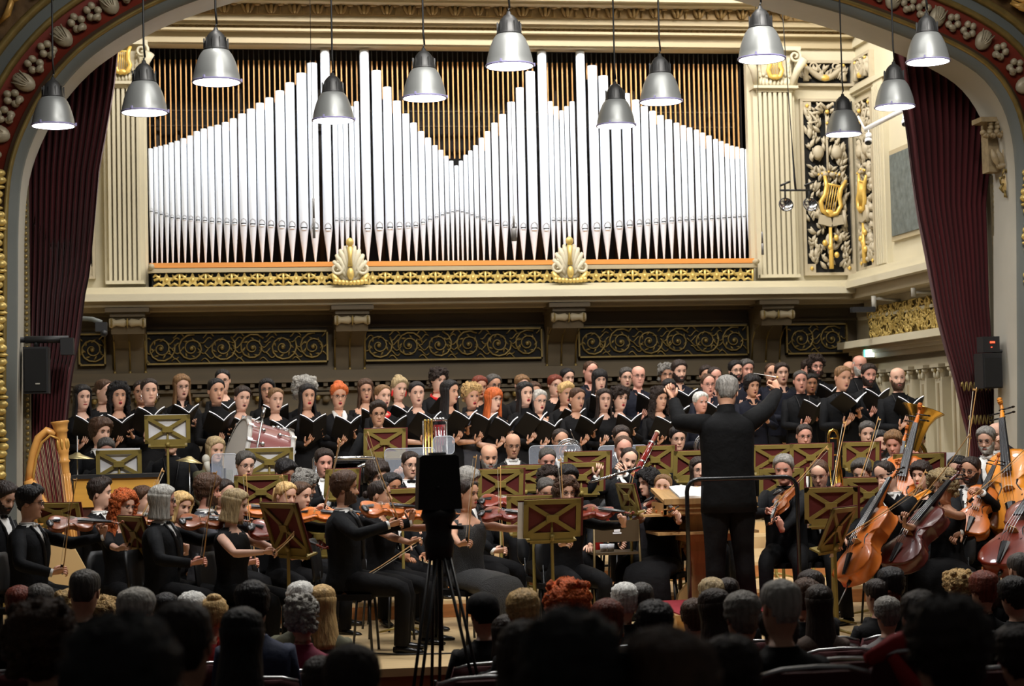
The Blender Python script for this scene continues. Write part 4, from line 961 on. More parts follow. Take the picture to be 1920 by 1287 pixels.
        for s in (-1, 1):
            S, E, W = arms[s]; k = .86 if fem else 1.
            st_ = S+(S-E).normalized()*.015
            if slv == 'long': tube_limb(m, st_, E, E.lerp(W, .95), [.058*k, .056*k, .05*k, .05*k, .048*k, .042*k, .035*k], 0)
            elif slv == 'mid': m.tube([st_, S.lerp(E, .5), S.lerp(E, .9), E, E.lerp(W, .35)], [.06*k, .056*k, .052*k, .05*k, .052*k], 10, 0)
            elif slv == 'short': m.tube([st_, S.lerp(E, .3), S.lerp(E, .55)], [.06*k, .06*k, .062*k], 10, 0)
        m.build(outfit.get('name', 'top'), [c], body)
    lower = outfit.get('lower', 'skirt' if fem and kind == 'dress' else 'trousers')
    lc = CL[outfit.get('lc', outfit.get('c', 'black'))]
    m = MB()
    if lower == 'skirt' and standing:
        m.loft([[pel+V((w*math.sin(rad(a))*(1+.04*math.sin(a*.15*1.7)*q), -w*.72*math.cos(rad(a))*(1+.05*math.sin(a*.21)*q), z)) for a in ANG] for (z, w, q) in ((.14, .15, 0), (.02, .195, 0), (-.15, .21, .3), (-.4, .225, .8), (.06-pel.z, .26, 1))], 0, True)
        m.build('long_skirt', [lc], body)
    elif lower == 'skirt':
        K = (legs[-1][1]+legs[1][1])/2; A = (legs[-1][2]+legs[1][2])/2; wk = abs(legs[-1][1].x-legs[1][1].x)/2+.09
        m.tube([pel+V((0, .06, -.03)), pel+V((0, -.05, -.02)), pel.lerp(K, .6), K+V((0, .03, .01)), K+V((0, -.03, -.05)), (K+A)/2+V((0, -.02, 0)), A+V((0, -.02, -.02))], [(.17, .1), (.2, .115), (wk*1.02, .105), (wk, .09), (wk*1.0, .08), (wk*1.0, .08), (wk*1.08, .1)], 18, 0, up=(0, 0, 1))
        m.build('long_skirt', [lc], body)
    else:
        m.ball(pel+V((0, .01, -.03)), (.178 if not fem else .18, .135, .12), 0, 14, 8)
        for s in (-1, 1):
            Hh, K, A = legs[s]; wd_ = outfit.get('wide', 1.); m.tube(rnd_path(Hh+V((0, 0, .03)), K, A+V((0, 0, -.02))), [r_*wd_ for r_ in (.098, .092, .074, .07, .066, .06, .058)], 12, 0)
        m.build('trousers', [lc], body)
    for s in (-1, 1):
        m = MB(); A = legs[s][2]; kd = V(po.get('toe', {-1: (-.15, -1, 0), 1: (.15, -1, 0)})[s]).normalized(); b_ = V((A.x, A.y, A.z-.05))
        up_ = .0
        m.tube([b_-kd*.06+V((0, 0, -.0)), b_, b_+kd*.08-V((0, 0, .008)), b_+kd*.15-V((0, 0, .014)), b_+kd*.18-V((0, 0, .018))], [(.03, .025), (.036, .034), (.042, .026), (.04, .018), (.018, .01)], 8, 0, up=(0, 0, 1))
        m.build('shoe', [SHOE], body)
    for ex in sp.get('extra', ()):
        m = MB()
        if ex == 'red_collar':
            m.tube([TMx @ V((.075*math.sin(a), -.005-.08*math.cos(a), .515-.03*math.cos(a))) for a in [i*math.pi/8-math.pi*.8 for i in range(14)]], [(.012, .03)]*14, 6, 0); m.build('red_scarf', [mat('red_fabric', hx(214, 30, 30), .5)], body)
        elif ex == 'red_earrings':
            for s in (-1, 1): m = MB(); m.ball((s*.083, .0, -.055), (.012, .01, .038), 0, 8, 6, xf=HM); m.build('earring', [mat('red_fabric', hx(214, 30, 30), .5)], body)
        elif ex == 'earrings':
            for s in (-1, 1): m = MB(); m.tube([(s*.08, 0, -.03), (s*.081, 0, -.1)], .004, 5, 0, xf=HM); m.build('earring', [chrome], body)
        elif ex == 'choker':
            m.tube([TMx @ V((.056*math.sin(a), .004-.054*math.cos(a), .552)) for a in [i*math.pi/8 for i in range(17)]], .006, 5, 0); m.ball((0, -.068, .515), .012, 0, 6, 5, xf=TMx); m.build('choker', [CL['black']], body)
        elif ex == 'red_flower':
            m.ball((.085, .02, -.03), .03, 0, 8, 6, xf=HM); m.ball((.08, .03, -.07), .022, 0, 8, 6, xf=HM); m.build('hair_flower', [mat('red_fabric', hx(214, 30, 30), .5)], body)
        elif ex == 'red_cuffs':
            for s in (-1, 1): m = MB(); S, E, W = arms[s]; m.tube([E.lerp(W, .55), E.lerp(W, .75)], [.044, .042], 8, 0); m.build('red_cuff', [mat('red_fabric', hx(214, 30, 30), .5)], body)
        elif ex == 'white_collar':
            for s in (-1, 1): m.tube([TMx @ V((s*.055, .0, .55)), TMx @ V((s*.045, -.085, .50)), TMx @ V((s*.02, -.125, .40))], [(.02, .01), (.03, .01), (.03, .01)], 6, 0, up=(0, 0, 1))
            m.build('white_collar', [CL['shirt']], body)
        elif ex == 'clip':
            m.box((-.075, .02, .05), (.01, .05, .012), 0, None, HM); m.build('hair_clip', [chrome], body)
    body['_top'] = 0.0
    return body, HM, TMx
def local_top(sp):
    "head-top (hair) in person space without building"
    po = sp['pose']; TMx = Matrix.Translation(V(po['pel'])) @ rotM(po.get('tor', (0, 0, 0)))
    hy, hpit, hr = sp.get('head', (0, 0, 0)); nb = TMx @ V((0, .004, .575))
    HM = Matrix.Translation(nb) @ TMx.to_3x3().to_4x4() @ rotM((0, 0, rad(hy))) @ rotM((rad(hpit), 0, 0)) @ rotM((0, rad(hr), 0)) @ Matrix.Translation((0, -.012, .145)) @ Matrix.Scale(sp.get('hs', 1.0), 4)
    return HM @ V((0, .01, hair_top(sp['style'])+(.03 if sp['style'] == 'updo' else 0)))
LOG = []
def place(sp, px, py, Y, face, zf, label, group, smin=.88, smax=1.12):
    lt = local_top(sp); T = P(px, py, Y); s = (T.z-zf)/lt.z; s0 = s
    s = max(smin, min(smax, s)); LOG.append((label[:40], round(s0, 2)))
    R_ = Matrix.Rotation(rad(face), 4, 'Z'); off = R_ @ (lt*s); z = T.z-off.z
    Wi = (Matrix.Translation((T.x-off.x, T.y-off.y, z)) @ R_ @ Matrix.Scale(s, 4)).inverted()
    for key in ('R', 'L'):
        A = sp['pose'][key]
        if 'px' in A: A = dict(A); sp['pose'][key] = A; A['w'] = tuple(Wi @ P(*A['px']))
        if 'dw' in A: A['d'] = tuple(Wi.to_3x3() @ V(A['dw']))
        if 'nw' in A: A['n'] = tuple(Wi.to_3x3() @ V(A['nw']))
        if 'polew' in A: A['pole'] = tuple(Wi.to_3x3() @ V(A['polew']))
    body, HM, TMx = make_person(sp)
    body.location = (T.x-off.x, T.y-off.y, z); body.rotation_euler = (0, 0, rad(face)); body.scale = (s, s, s)
    tagc(body, label, 'person', group)
    W = Matrix.Translation(body.location) @ R_ @ Matrix.Scale(s, 4)
    return body, W, HM, TMx
# ---- legs and poses
STL = dict(RL=((-.10, -.02, .47), (-.11, .02, .085)), LL=((.10, -.02, .47), (.11, .02, .085)), standing=True, pel=(0, 0, .90))
SIT = dict(RL=((-.14, -.42, .50), (-.15, -.40, .085)), LL=((.14, -.42, .50), (.15, -.38, .085)), pel=(0, .05, .55))
def pose_choir(dx=0, dz=0, one=0):
    p = dict(STL); p['R'] = dict(w=(-.06+dx, -.25, 1.05+dz), d=(.45, -.6, .6), n=(.1, .7, .7), pole=(-.9, .5, -1), curl=35)
    p['L'] = dict(w=(.12+dx, -.20, 1.14+dz), d=(-.3, -.6, .7), n=(-.2, -.7, .5), pole=(.9, .5, -1), curl=45); return p
def pose_rest(lean=0): 
    p = dict(SIT); p['tor'] = (rad(lean), 0, 0); p['R'] = dict(w=(-.12, -.28, .66), d=(.3, -1, -.1), n=(0, 0, -1), curl=30); p['L'] = dict(w=(.12, -.28, .66), d=(-.3, -1, -.1), n=(0, 0, -1), curl=30); return p
def pose_violin(rh=(-.20, -.36, .68), rd=(.4, -.8, .1), tor=(0, 0, 0)):
    p = dict(SIT); p['tor'] = tor; p['R'] = dict(w=rh, d=rd, n=(.6, 0, -.4), pole=(-1, .4, -.6), curl=70)
    p['L'] = dict(w=(.30, -.44, 1.02), d=(-.35, -.25, .95), n=(-.6, .5, .1), pole=(.5, .1, -1), curl=80); return p
def pose_wind(h=1.02, dx=0, dz=0):
    p = dict(SIT); p['R'] = dict(w=(-.06+dx, -.30, h-.08+dz), d=(.5, -.4, .5), n=(.4, .8, 0), pole=(-1, .1, -.8), curl=60)
    p['L'] = dict(w=(.06+dx, -.26, h+dz), d=(-.5, -.4, .5), n=(-.4, .8, 0), pole=(1, .1, -.8), curl=60); return p
def pose_flute():
    p = dict(SIT); p['R'] = dict(w=(-.36, -.16, 1.12), d=(.1, -.6, .8), n=(.2, .6, .3), pole=(-1, .2, -.9), curl=60)
    p['L'] = dict(w=(-.10, -.24, 1.13), d=(-.6, -.2, .7), n=(-.2, .8, .2), pole=(.9, .0, -1), curl=60); return p
def pose_cello(lh=(.12, -.22, 1.16), rh=(-.36, -.30, .72)):
    p = dict(SIT); p['RL'] = ((-.27, -.36, .50), (-.25, -.34, .085)); p['LL'] = ((.27, -.36, .50), (.25, -.34, .085)); p['pel'] = (0, .07, .55)
    p['R'] = dict(w=rh, d=(.3, -.7, -.4), n=(.3, .2, -1), pole=(-1, .2, -.5), curl=55); p['L'] = dict(w=lh, d=(-.5, .1, .8), n=(-.3, .9, .2), pole=(1, -.2, -.6), curl=75); return p
# ================================================================== CHOIR
CY = {1: (19.25, .38), 2: (19.88, .50), 3: (20.45, .58), 4: (21.05, .64)}
for o in [o for o in col.objects if o.name.startswith('choir_riser')]:
    k = int(o.name[-1]) if o.name[-1].isdigit() else 0; bpy.data.objects.remove(o)
for k, (y0, y1, z) in enumerate([(18.9, 19.56, .38), (19.56, 20.16, .50), (20.16, 20.75, .58), (20.75, 21.5, .64)]):
    m = MB(); m.bb(-1.75, 7.75, y0, y1-.002, 0.002, z, 0)
    tagc(m.build('choir_riser', [wood]), 'wooden step under the %s row of standing singers' % ['front', 'second', 'third', 'back'][k], 'platform', 'choir risers')
folder0 = None
leatherM = mat('folder_black', (.006, .006, .007), .6, spec=.3)
def folder_proto():
    a, b = .185, .30; ph = rad(40)
    m = MB()
    for s in (-1, 1):
        c, sn = math.cos(ph), math.sin(ph)
        q = [(0, 0, -b), (s*a*c, a*sn, -b), (s*a*c, a*sn, 0), (0, 0, 0)]; t = .004
        m.add([(x, y-t, z) for x, y, z in q]+[(x, y+t, z) for x, y, z in q], [(0, 1, 2, 3), (7, 6, 5, 4), (0, 4, 5, 1), (1, 5, 6, 2), (2, 6, 7, 3), (3, 7, 4, 0)], 0, False)
    r = m.build('music_folder', [leatherM]); m = MB()
    for s in (-1, 1):
        c, sn = math.cos(ph), math.sin(ph); n = 5; row = []
        for k in range(n): u = a*.93*k/(n-1); h = .012+.012*math.sin(math.pi*k/(n-1)); row.append((s*(u*c-0*h), u*sn+h, 0))
        vs = [(x, y, .012) for x, y, z in row]+[(x, y, -b*.93) for x, y, z in row]+[(x, y-.012, .012) for x, y, z in row]
        m.add(vs, [(i, i+1, i+1+n, i+n) for i in range(n-1)]+[(i, i+2*n, i+1+2*n, i+1) for i in range(n-1)], 0, True)
    m.build('pages', [PAPER], r); return r
folder0 = folder_proto(); folder_used = [False]
def put_folder(W, c, tilt, yaw, label, closed=False):
    f = folder0 if not folder_used[0] else copy_tree(folder0); folder_used[0] = True
    f.matrix_world = W @ Matrix.Translation(c) @ Matrix.Rotation(rad(yaw), 4, 'Z') @ Matrix.Rotation(rad(tilt), 4, 'X')
    tagc(f, label, 'folder', 'black music folders of the choir')
BLK = dict(kind='dress', c='black', name='blouse')
def D(**k): d = dict(BLK); d.update(k); return d
MS = dict(kind='shirtman', c='navy', name='dark_shirt', lower='trousers', lc='black', collar=True, deep=.07, neck=.548)
MJ = dict(kind='suitblack', c='tail', shirt='black', lower='trousers', lc='black')
# px, py, row, sex, style, hair, desc, options
CHOIR = [
 (153.5, 720, 1, 'f', 'long', 'black', 'leftmost singer, long black hair, beside the left curtain', dict(lips='red', hy=14)),
 (195, 711, 2, 'f', 'tied', 'brown', 'singer with tied brown hair looking right, second from left', dict(hy=38, nof=1)),
 (221, 715, 1, 'f', 'curlylong', 'black', 'singer with long curly black hair, near the left end', dict(lips='red', hy=8)),
 (264, 713, 2, 'f', 'tied', 'dark', 'singer in back wearing a red hair flower on the left', dict(extra=['red_flower'], nof=1, hy=-10)),
 (279, 709, 1, 'f', 'tied', 'dark', 'singer in black turtleneck with long silver earrings', dict(o=D(turtle=1), extra=['earrings'], hy=6)),
 (340, 701, 2, 'f', 'long', 'lbrown', 'singer with long light brown hair and glasses, open collar', dict(glasses=1, o=D(collar=1), hy=6)),
 (404, 709, 1, 'f', 'tied', 'black', 'singer in black turtleneck with dark bun, above the drum', dict(o=D(turtle=1), mouth='open', hy=8)),
 (417, 692, 3, 'f', 'tied', 'black', 'tallest back singer on the left, glasses, dark tied hair', dict(glasses=1, hy=-12)),
 (456, 723, 1, 'f', 'pony', 'dark', 'singer in V neck top with ponytail, behind the bass drum', dict(o=D(nz=.50, deep=.12), mouth='open', hy=4)),
 (500, 709, 2, 'f', 'long', 'black', 'singer with glasses and straight black hair above the drum', dict(glasses=1, hy=-8)),
 (517, 727, 1, 'f', 'tied', 'lbrown', 'singer with tied light brown hair right of the drum', dict(hy=8, mouth='open')),
 (571, 704, 2, 'f', 'fluffy', 'lgrey', 'back singer with a big fluffy grey mass of hair', dict(nof=1)),
 (576, 719, 1, 'f', 'long', 'black', 'singer with long black hair before the fluffy grey hair', dict(lips='red')),
 (636, 712, 1, 'f', 'updo', 'ginger', 'singer with ginger blond updo, glasses and white collar', dict(glasses=1, mouth='open', lips='red', extra=['white_collar'])),
 (684.5, 709, 2, 'f', 'long', 'brown', 'singer with long dark brown hair and wide neckline', dict(o=D(nz=.49, deep=.08), glasses=1)),
 (717, 721, 1, 'f', 'tied', 'lbrown', 'singer with red scarf right behind the seated percussionist', dict(extra=['red_collar', 'red_cuffs'], hy=14)),
 (750.6, 701, 2, 'f', 'updo', 'gblond', 'singer with grey blond updo and large red earrings', dict(extra=['red_earrings'], hy=10)),
 (780, 715, 1, 'f', 'tied', 'black', 'singer in short sleeves with bare forearms left of the chimes', dict(o=D(sleeve='short'), hy=-10)),
 (823, 689, 3, 'f', 'curly', 'dark', 'back singer with dark curly updo and red necklace', dict(extra=['red_collar'], hy=10)),
 (843, 712, 1, 'f', 'long', 'black', 'singer with long black hair turned to the right, above the camera tripod', dict(hy=28)),
 (884, 717, 1, 'f', 'curly', 'blond', 'singer with short blond hair, choker and charcoal blouse', dict(o=D(c='char', sleeve='short'), extra=['choker'], mouth='open', lips='red', nf=.85)),
 (900, 704, 2, 'f', 'short', 'auburn', 'back singer with red hair half hidden by a ginger singer', dict(nof=1, lips='red')),
 (925, 701, 2, 'f', 'tied', 'dgrey', 'singer with thick glasses and grey hair tied back', dict(glasses='thick', nof=1)),
 (926, 726, 1, 'f', 'fringe', 'ginger', 'singer with long ginger hair and fringe, bare arms', dict(glasses=1, o=D(sleeve='bare'), mouth='open', skin='l', hy=16)),
 (979.5, 702, 3, 'f', 'short', 'lbrown', 'back singer whose light brown hair shows over another head', dict(nof=1)),
 (983, 715, 1, 'f', 'long', 'black', 'singer with long black hair and turtleneck, right of ginger hair', dict(o=D(turtle=1), mouth='open', lips='red', hy=6)),
 (1001, 715, 3, 'f', 'long', 'brown', 'back singer with brown hair peeking right of long black hair', dict(nof=1)),
 (1011, 730, 1, 'f', 'short', 'lgrey', 'singer with short light grey hair and glasses, low front', dict(glasses=1, mouth='open', lips='red', o=D(nz=.50, deep=.04))),
 (1041, 702, 3, 'f', 'short', 'auburn', 'back singer with short reddish hair and glasses', dict(glasses=1, lips='red')),
 (1063, 690, 4, 'f', 'tied', 'black', 'tall back singer with dark tied hair, middle of the choir', dict(nof=1)),
 (1062, 716, 2, 'f', 'quiff', 'blond', 'singer with short swept up blond hair and red lips', dict(lips='red', mouth='open', hy=12)),
 (1083, 727, 1, 'f', 'tied', 'brown', 'singer with tied brown hair above the transparent screens', dict(mouth='open', hy=8)),
 (1108.5, 677, 4, 'm', 'recede', 'brown', 'tall back singer with receding hair in dark shirt', dict(o=MS, nof=1, hy=10)),
 (1124, 691, 3, 'f', 'fringe', 'black', 'singer with black bob and fringe before the tall one', dict(mouth='open')),
 (1132.6, 728, 1, 'f', 'long', 'dark', 'young singer with long dark hair holding hands low', dict(nof=1)),
 (1163, 723, 1, 'f', 'curly', 'dark', 'singer with dark curly tied hair above the bassoon', dict(mouth='open', lips='red', hy=16)),
 (1174.6, 688, 4, 'm', 'short', 'dgrey', 'back singer with dark grey hair and glasses', dict(glasses=1, o=MS, nof=1)),
 (1197, 687, 3, 'm', 'bald', 'brown', 'bald singer with glasses and navy shirt', dict(glasses=1, o=MS)),
 (1237, 724, 1, 'f', 'curlylong', 'dark', 'singer with dark hair left of the conductor hand', dict(hy=20)),
 (1253.5, 710, 2, 'm', 'short', 'black', 'singer with short black hair and glasses behind the conductor hand', dict(glasses=1, o=MS)),
 (1250, 680, 4, 'm', 'curly', 'grey', 'back singer with curly grey hair', dict(o=MS, nof=1, glasses=1)),
 (1273, 674, 3, 'm', 'short', 'dark', 'bearded singer with dark hair in navy shirt', dict(o=MS, beard=1, hy=6)),
 (1324, 684, 4, 'm', 'short', 'dark', 'back singer with dark hair mostly hidden, left of the conductor', dict(o=MS, nof=1)),
 (1339.5, 688, 3, 'm', 'recede', 'dark', 'singer with receding dark hair left of the conductor head', dict(o=MS, nof=1)),
 (1327, 701, 2, 'm', 'recede', 'brown', 'balding singer with glasses left of the conductor head', dict(glasses=1, o=MS, hy=6)),
 (1313, 734, 1, 'm', 'short', 'white', 'singer with short white hair above the conductor left arm', dict(o=MS, hy=12, nof=1)),
 (1378, 675, 4, 'm', 'short', 'black', 'bearded back singer with glasses above the conductor head', dict(glasses=1, beard=1, o=MS, nof=1)),
 (1400, 672.5, 4, 'm', 'short', 'dgrey', 'back singer with grey hair beside the bearded one', dict(o=MS, nof=1, hy=14)),
 (1410, 701, 2, 'm', 'mop', 'black', 'singer with parted black hair right of the conductor head', dict(o=MS, mouth='open', nof=1)),
 (1446.5, 681, 4, 'm', 'recede', 'brown', 'balding back singer with glasses behind the raised fist', dict(glasses=1, o=MS, nof=1)),
 (1465, 679, 3, 'm', 'short', 'dark', 'singer with short dark hair behind the raised fist', dict(o=MS, nof=1)),
 (1500, 694.5, 2, 'm', 'crop', 'dgrey', 'singer with cropped grey hair right of the conductor', dict(o=MJ, mouth='open', fdx=.06)),
 (1521, 700, 3, 'm', 'short', 'black', 'singer with dark hair half hidden right of cropped grey hair', dict(o=MJ, skin='d', nof=1)),
 (1530, 665, 4, 'm', 'curly', 'dark', 'tallest back singer with curly dark hair, beard and glasses', dict(glasses='thick', beard=1, o=MJ)),
 (1516, 673, 4, 'm', 'short', 'dark', 'back singer peeking out left of the tallest one', dict(o=MJ, nof=1, dy=.35)),
 (1581, 686, 1, 'm', 'crop', 'lbrown', 'singer with cropped light brown hair and dark suit', dict(o=MJ, mouth='open', ft=70)),
 (1592, 678, 4, 'm', 'bald', 'grey', 'bald back singer half hidden on the right', dict(o=MJ, nof=1, dy=.3)),
 (1612, 667, 4, 'm', 'bald', 'lgrey', 'bald back singer with grey beard and glasses', dict(glasses=1, beard='lgrey', o=MJ, nof=1, hy=10)),
 (1630, 681, 2, 'm', 'short', 'dark', 'singer with dark hair and stubble under the exit sign', dict(o=MJ, mouth='open', beard=1)),
 (1682, 690, 1, 'm', 'bald', 'brown', 'rightmost singer, bald with brown beard', dict(o=MJ, beard='brown', ft=62, hy=-6)),
]
rc = random.Random(11)
for i, (px, py, row, sex, st, hair, desc, op) in enumerate(CHOIR):
    Y, zf = CY[row]; Y += op.get('dy', 0)
    fy = rc.uniform(-14, 14); dz = rc.uniform(-.03, .03)
    sp = dict(sex=sex, style=st, hair=hair, skin=op.get('skin', rc.choice('llm') if sex == 'f' else rc.choice('lmr')), glasses=op.get('glasses'), beard=op.get('beard'), mouth=op.get('mouth', rc.choice(['open', 'shut'])), lips=op.get('lips'), outfit=dict(op.get('o', BLK)), extra=op.get('extra', ()), seed=i*7+1, head=(op.get('hy', rc.uniform(-8, 12)), rc.uniform(2, 12), rc.uniform(-3, 3)), pose=pose_choir(0, dz+.05))
    if 'nz' in sp['outfit']: sp['outfit']['neck'] = sp['outfit'].pop('nz')
    face = 8+(-10 if px > 1100 else 4)+rc.uniform(-5, 5)
    body, W, HM, TMx = place(sp, px, py, Y, face, zf, desc, 'singers of the choir', .86, 1.1)
    if not (op.get('nof') and op['nof']):
        ft = op.get('ft', 52+rc.uniform(-6, 6))
        put_folder(W, (op.get('fdx', rc.uniform(-.03, .03)), -.47, 1.32+dz), ft, fy, 'open black folder held by the '+' '.join(desc.replace(',', '').split()[:10]))
# ================================================================== INSTRUMENTS (prototypes)
def varn(n, c): return mat('varnish_'+n, c, .34, coat=.25, vary=.18, vscale=5, stretch=(3, .6, 1))
VAR = {'orange': varn('orange', hx(196, 104, 34)), 'red': varn('red', hx(120, 40, 20)), 'brown': varn('brown', hx(140, 72, 30)), 'amber': varn('amber', hx(224, 140, 40)), 'dark': varn('dark', hx(84, 30, 22))}
EBONY = mat('ebony', (.012, .011, .012), .28); STR = mat('string_metal', (.6, .6, .6), .3, metal=1)
OUT = [(0, .0), (.002, .10), (.025, .19), (.09, .265), (.18, .295), (.27, .285), (.35, .245), (.40, .20), (.425, .205), (.44, .172), (.50, .152), (.57, .158), (.63, .182), (.645, .205), (.67, .198), (.73, .222), (.82, .236), (.90, .215), (.96, .155), (.995, .06), (1.0, 0)]
def outline(L, sc_=1., sh=0.):
    pts = [(w*L, t*L) for t, w in OUT]+[(-w*L, t*L) for t, w in OUT[-2:0:-1]]
    return [(x*sc_, L/2+(y-L/2)*sc_) for x, y in pts]
def viol(L, ribk, v, name, kind):
    r = empty(name); h = L*ribk; a = L*.035
    if kind == 'bass': a = L*.04
    m = MB(); o = lambda s, z: [(x, y, z) for x, y in outline(L, s)]
    m.loft([o(.35, -a), o(.7, -a*.8), o(.92, -a*.2), o(1.0, 0), o(.965, .005*L), o(.965, h-.005*L), o(1.0, h), o(.93, h+a*.25), o(.72, h+a*.8), o(.35, h+a)], 0, True)
    for s in (-1, 1): m.tube([(s*L*.09, L*.56, h+a*.95), (s*L*.075, L*.51, h+a*1.0), (s*L*.10, L*.45, h+a*.95), (s*L*.13, L*.39, h+a*.75), (s*L*.115, L*.35, h+a*.8)], [L*.012, L*.006, L*.008, L*.006, L*.012], 5, 1)
    m.build('soundbox', [VAR[v], EBONY], r)
    top = h+a
    m = MB(); m.tube([(0, L*.97, h*.55), (0, L*1.05, h+a*.55), (0, L*1.38, h+a*.9), (0, L*1.45, h+a*.3), (0, L*1.55, h-a*.2), (0, L*1.6, h+a*.3), (0, L*1.63, h+a*1.1)], [(L*.034, h*.45), (L*.034, L*.035), (L*.028, L*.02), (L*.026, L*.024), (L*.02, L*.022), (L*.018, L*.018), (L*.016, L*.014)], 8, 0, up=(0, 0, 1))
    for t in range(9): aa = t*.75; rr = L*.034*(1-t*.09); m.ball((0, L*1.62+rr*math.cos(aa), h+a*.9+rr*math.sin(aa)), (L*.028, L*.014, L*.014), 0, 7, 5)
    nk_ = m.build('neck_and_scroll', [VAR[v]], r)
    for q in range(4): m = MB(); s = 1 if q % 2 else -1; y = L*(1.42+.035*q); m.tube([(-s*L*.03, y, h+a*.3), (s*L*.10, y, h+a*.3)], L*.009, 6, 0); m.ball((s*L*.12, y, h+a*.3), (L*.022, L*.006, L*.018), 0, 6, 5); m.build('tuning_peg', [EBONY], nk_)
    m = MB(); m.loft([[(x, y, z) for x, z in ((-w, z0), (w, z0), (w*.8, z0+L*.022), (-w*.8, z0+L*.022))] for y, w, z0 in ((L*.64, L*.06, top+L*.05), (L*1.02, L*.048, top+L*.02), (L*1.385, L*.034, top-a*.05))], 0, True, False); m.build('fingerboard', [EBONY], r)
    m = MB(); m.prism([(-L*.06, top-.01*L), (L*.06, top-.01*L), (L*.05, top+L*.06), (0, top+L*.085), (-L*.05, top+L*.06)], L*.447, L*.457, 0); m.build('bridge', [mat('maple', hx(214, 178, 120), .5)], r)
    m = MB(); m.loft([[(x, y, z) for x, z in ((-w, z0), (w, z0), (w*.5, z0+L*.018), (-w*.5, z0+L*.018))] for y, w, z0 in ((L*.02, L*.02, top-L*.01), (L*.27, L*.055, top+L*.035))], 0, True, False)
    m.build('tailpiece', [EBONY], r)
    m = MB()
    for q in range(4):
        x = (q-1.5)*L*.022; m.tube([(x*1.4, L*.27, top+L*.055), (x*1.5, L*.452, top+L*.09), (x*.7, L*1.385, top+L*.02)], L*.0022 if L < .5 else .0018, 4, 0)
    m.build('strings', [STR], r)
    if kind == 'violin': m = MB(); m.ball((L*.13, L*.04, top+L*.03), (L*.14, L*.09, L*.035), 0, 10, 6); m.build('chin_rest', [EBONY], r)
    else: m = MB(); m.tube([(0, 0, h*.5), (0, -L*(.36 if kind == 'cello' else .16), h*.5)], [.006, .004], 6, 0); m.tube([(0, .01, h*.5), (0, -.03, h*.5)], .016, 8, 1); m.build('endpin', [STEEL, EBONY], r)
    return r
PRO = {}
def inst(kind, v):
    k = (kind, v)
    if k not in PRO:
        nm = {'violin': 'violin', 'viola': 'viola', 'cello': 'cello', 'bass': 'double_bass'}[kind]
        L, rb_ = {'violin': (.356, .088), 'viola': (.405, .09), 'cello': (.755, .155), 'bass': (1.10, .18)}[kind]
        PRO[k] = viol(L, rb_, v, nm, kind if kind != 'viola' else 'violin'); return PRO[k]
    return copy_tree(PRO[k])
BOWW = mat('bow_wood', hx(206, 158, 98), .4); BOWH = mat('bow_hair', hx(226, 214, 190), .6)
def bow_proto():
    r = empty('bow'); m = MB(); L = .73
    m.tube([(0, -.02, .0), (0, .1, .001), (0, .4, -.008), (0, .68, .004), (0, L, .006)], [.0052, .005, .0046, .0038, .0034], 6, 0); m.build('stick', [BOWW], r)
    m = MB(); m.box((0, .35, -.022), (.010, .69, .002), 0); m.box((0, .71, -.008), (.008, .014, .028), 1); m.build('bow_hair', [BOWH, BOWW], r)
    m = MB(); m.box((0, .02, -.013), (.011, .045, .02), 0); m.tube([(0, -.035, 0), (0, -.02, 0)], .006, 6, 1); m.build('frog', [EBONY, STR], r); return r
bow0 = bow_proto(); bowu = [0]
def put_bow(p, d, label, k=1., z=(0, 0, 1)):
    b = bow0 if not bowu[0] else copy_tree(bow0); bowu[0] = 1
    b.matrix_world = frame(p, d, z if abs(V(d).normalized().dot(V(z))) < .95 else (1, 0, 0)) @ Matrix.Scale(k, 4)
    tagc(b, label, 'bow', 'string bows')
# ---- chairs
def chair_proto():
    r = empty('orchestra_chair'); m = MB()
    m.tube([(-.2, 0, .445), (.2, 0, .445)], [(.2, .022), (.2, .022)], 4, 0, up=(0, 0, 1)) if False else m.box((0, .02, .44), (.42, .41, .045), 0); m.build('seat', [CL['black']], r)
    m = MB(); rings = []
    for k in range(9): z = .56+k*.04; w = .20*(1-.35*max(0, (k-5)/3)**2)*(1-.2*max(0, (2-k)/2)**2); rings.append([(x, .235+.03*(1-(x/.2)**2)+yy+(z-.56)*.12, z) for x, yy in ((-w, 0), (-w*.5, 0), (0, 0), (w*.5, 0), (w, 0), (w, .022), (0, .022), (-w, .022))])
    m.loft(rings, 0); m.build('backrest', [BLACKP], r)
    for s in (-1, 1):
        for y in (-.16, .2): m = MB(); m.tube([(s*.17, y, .43), (s*.2, y*1.15, .0)], .011, 6, 0); m.build('leg', [BLACKM], r)
    m = MB()
    for s in (-1, 1): m.tube([(s*.13, .18, .43), (s*.13, .25, .45), (s*.13, .262, .62)], .01, 6, 0)
    m.build('back_support', [BLACKM], r); return r
chair0 = chair_proto(); chu = [0]
def put_chair(W, label):
    c = chair0 if not chu[0] else copy_tree(chair0); chu[0] = 1
    loc, rot, s = W.decompose(); c.location = loc; c.rotation_euler = rot.to_euler(); c.scale = (1, 1, min(1.04, s.x)) if False else s
    tagc(c, label, 'chair', 'orchestra chairs')
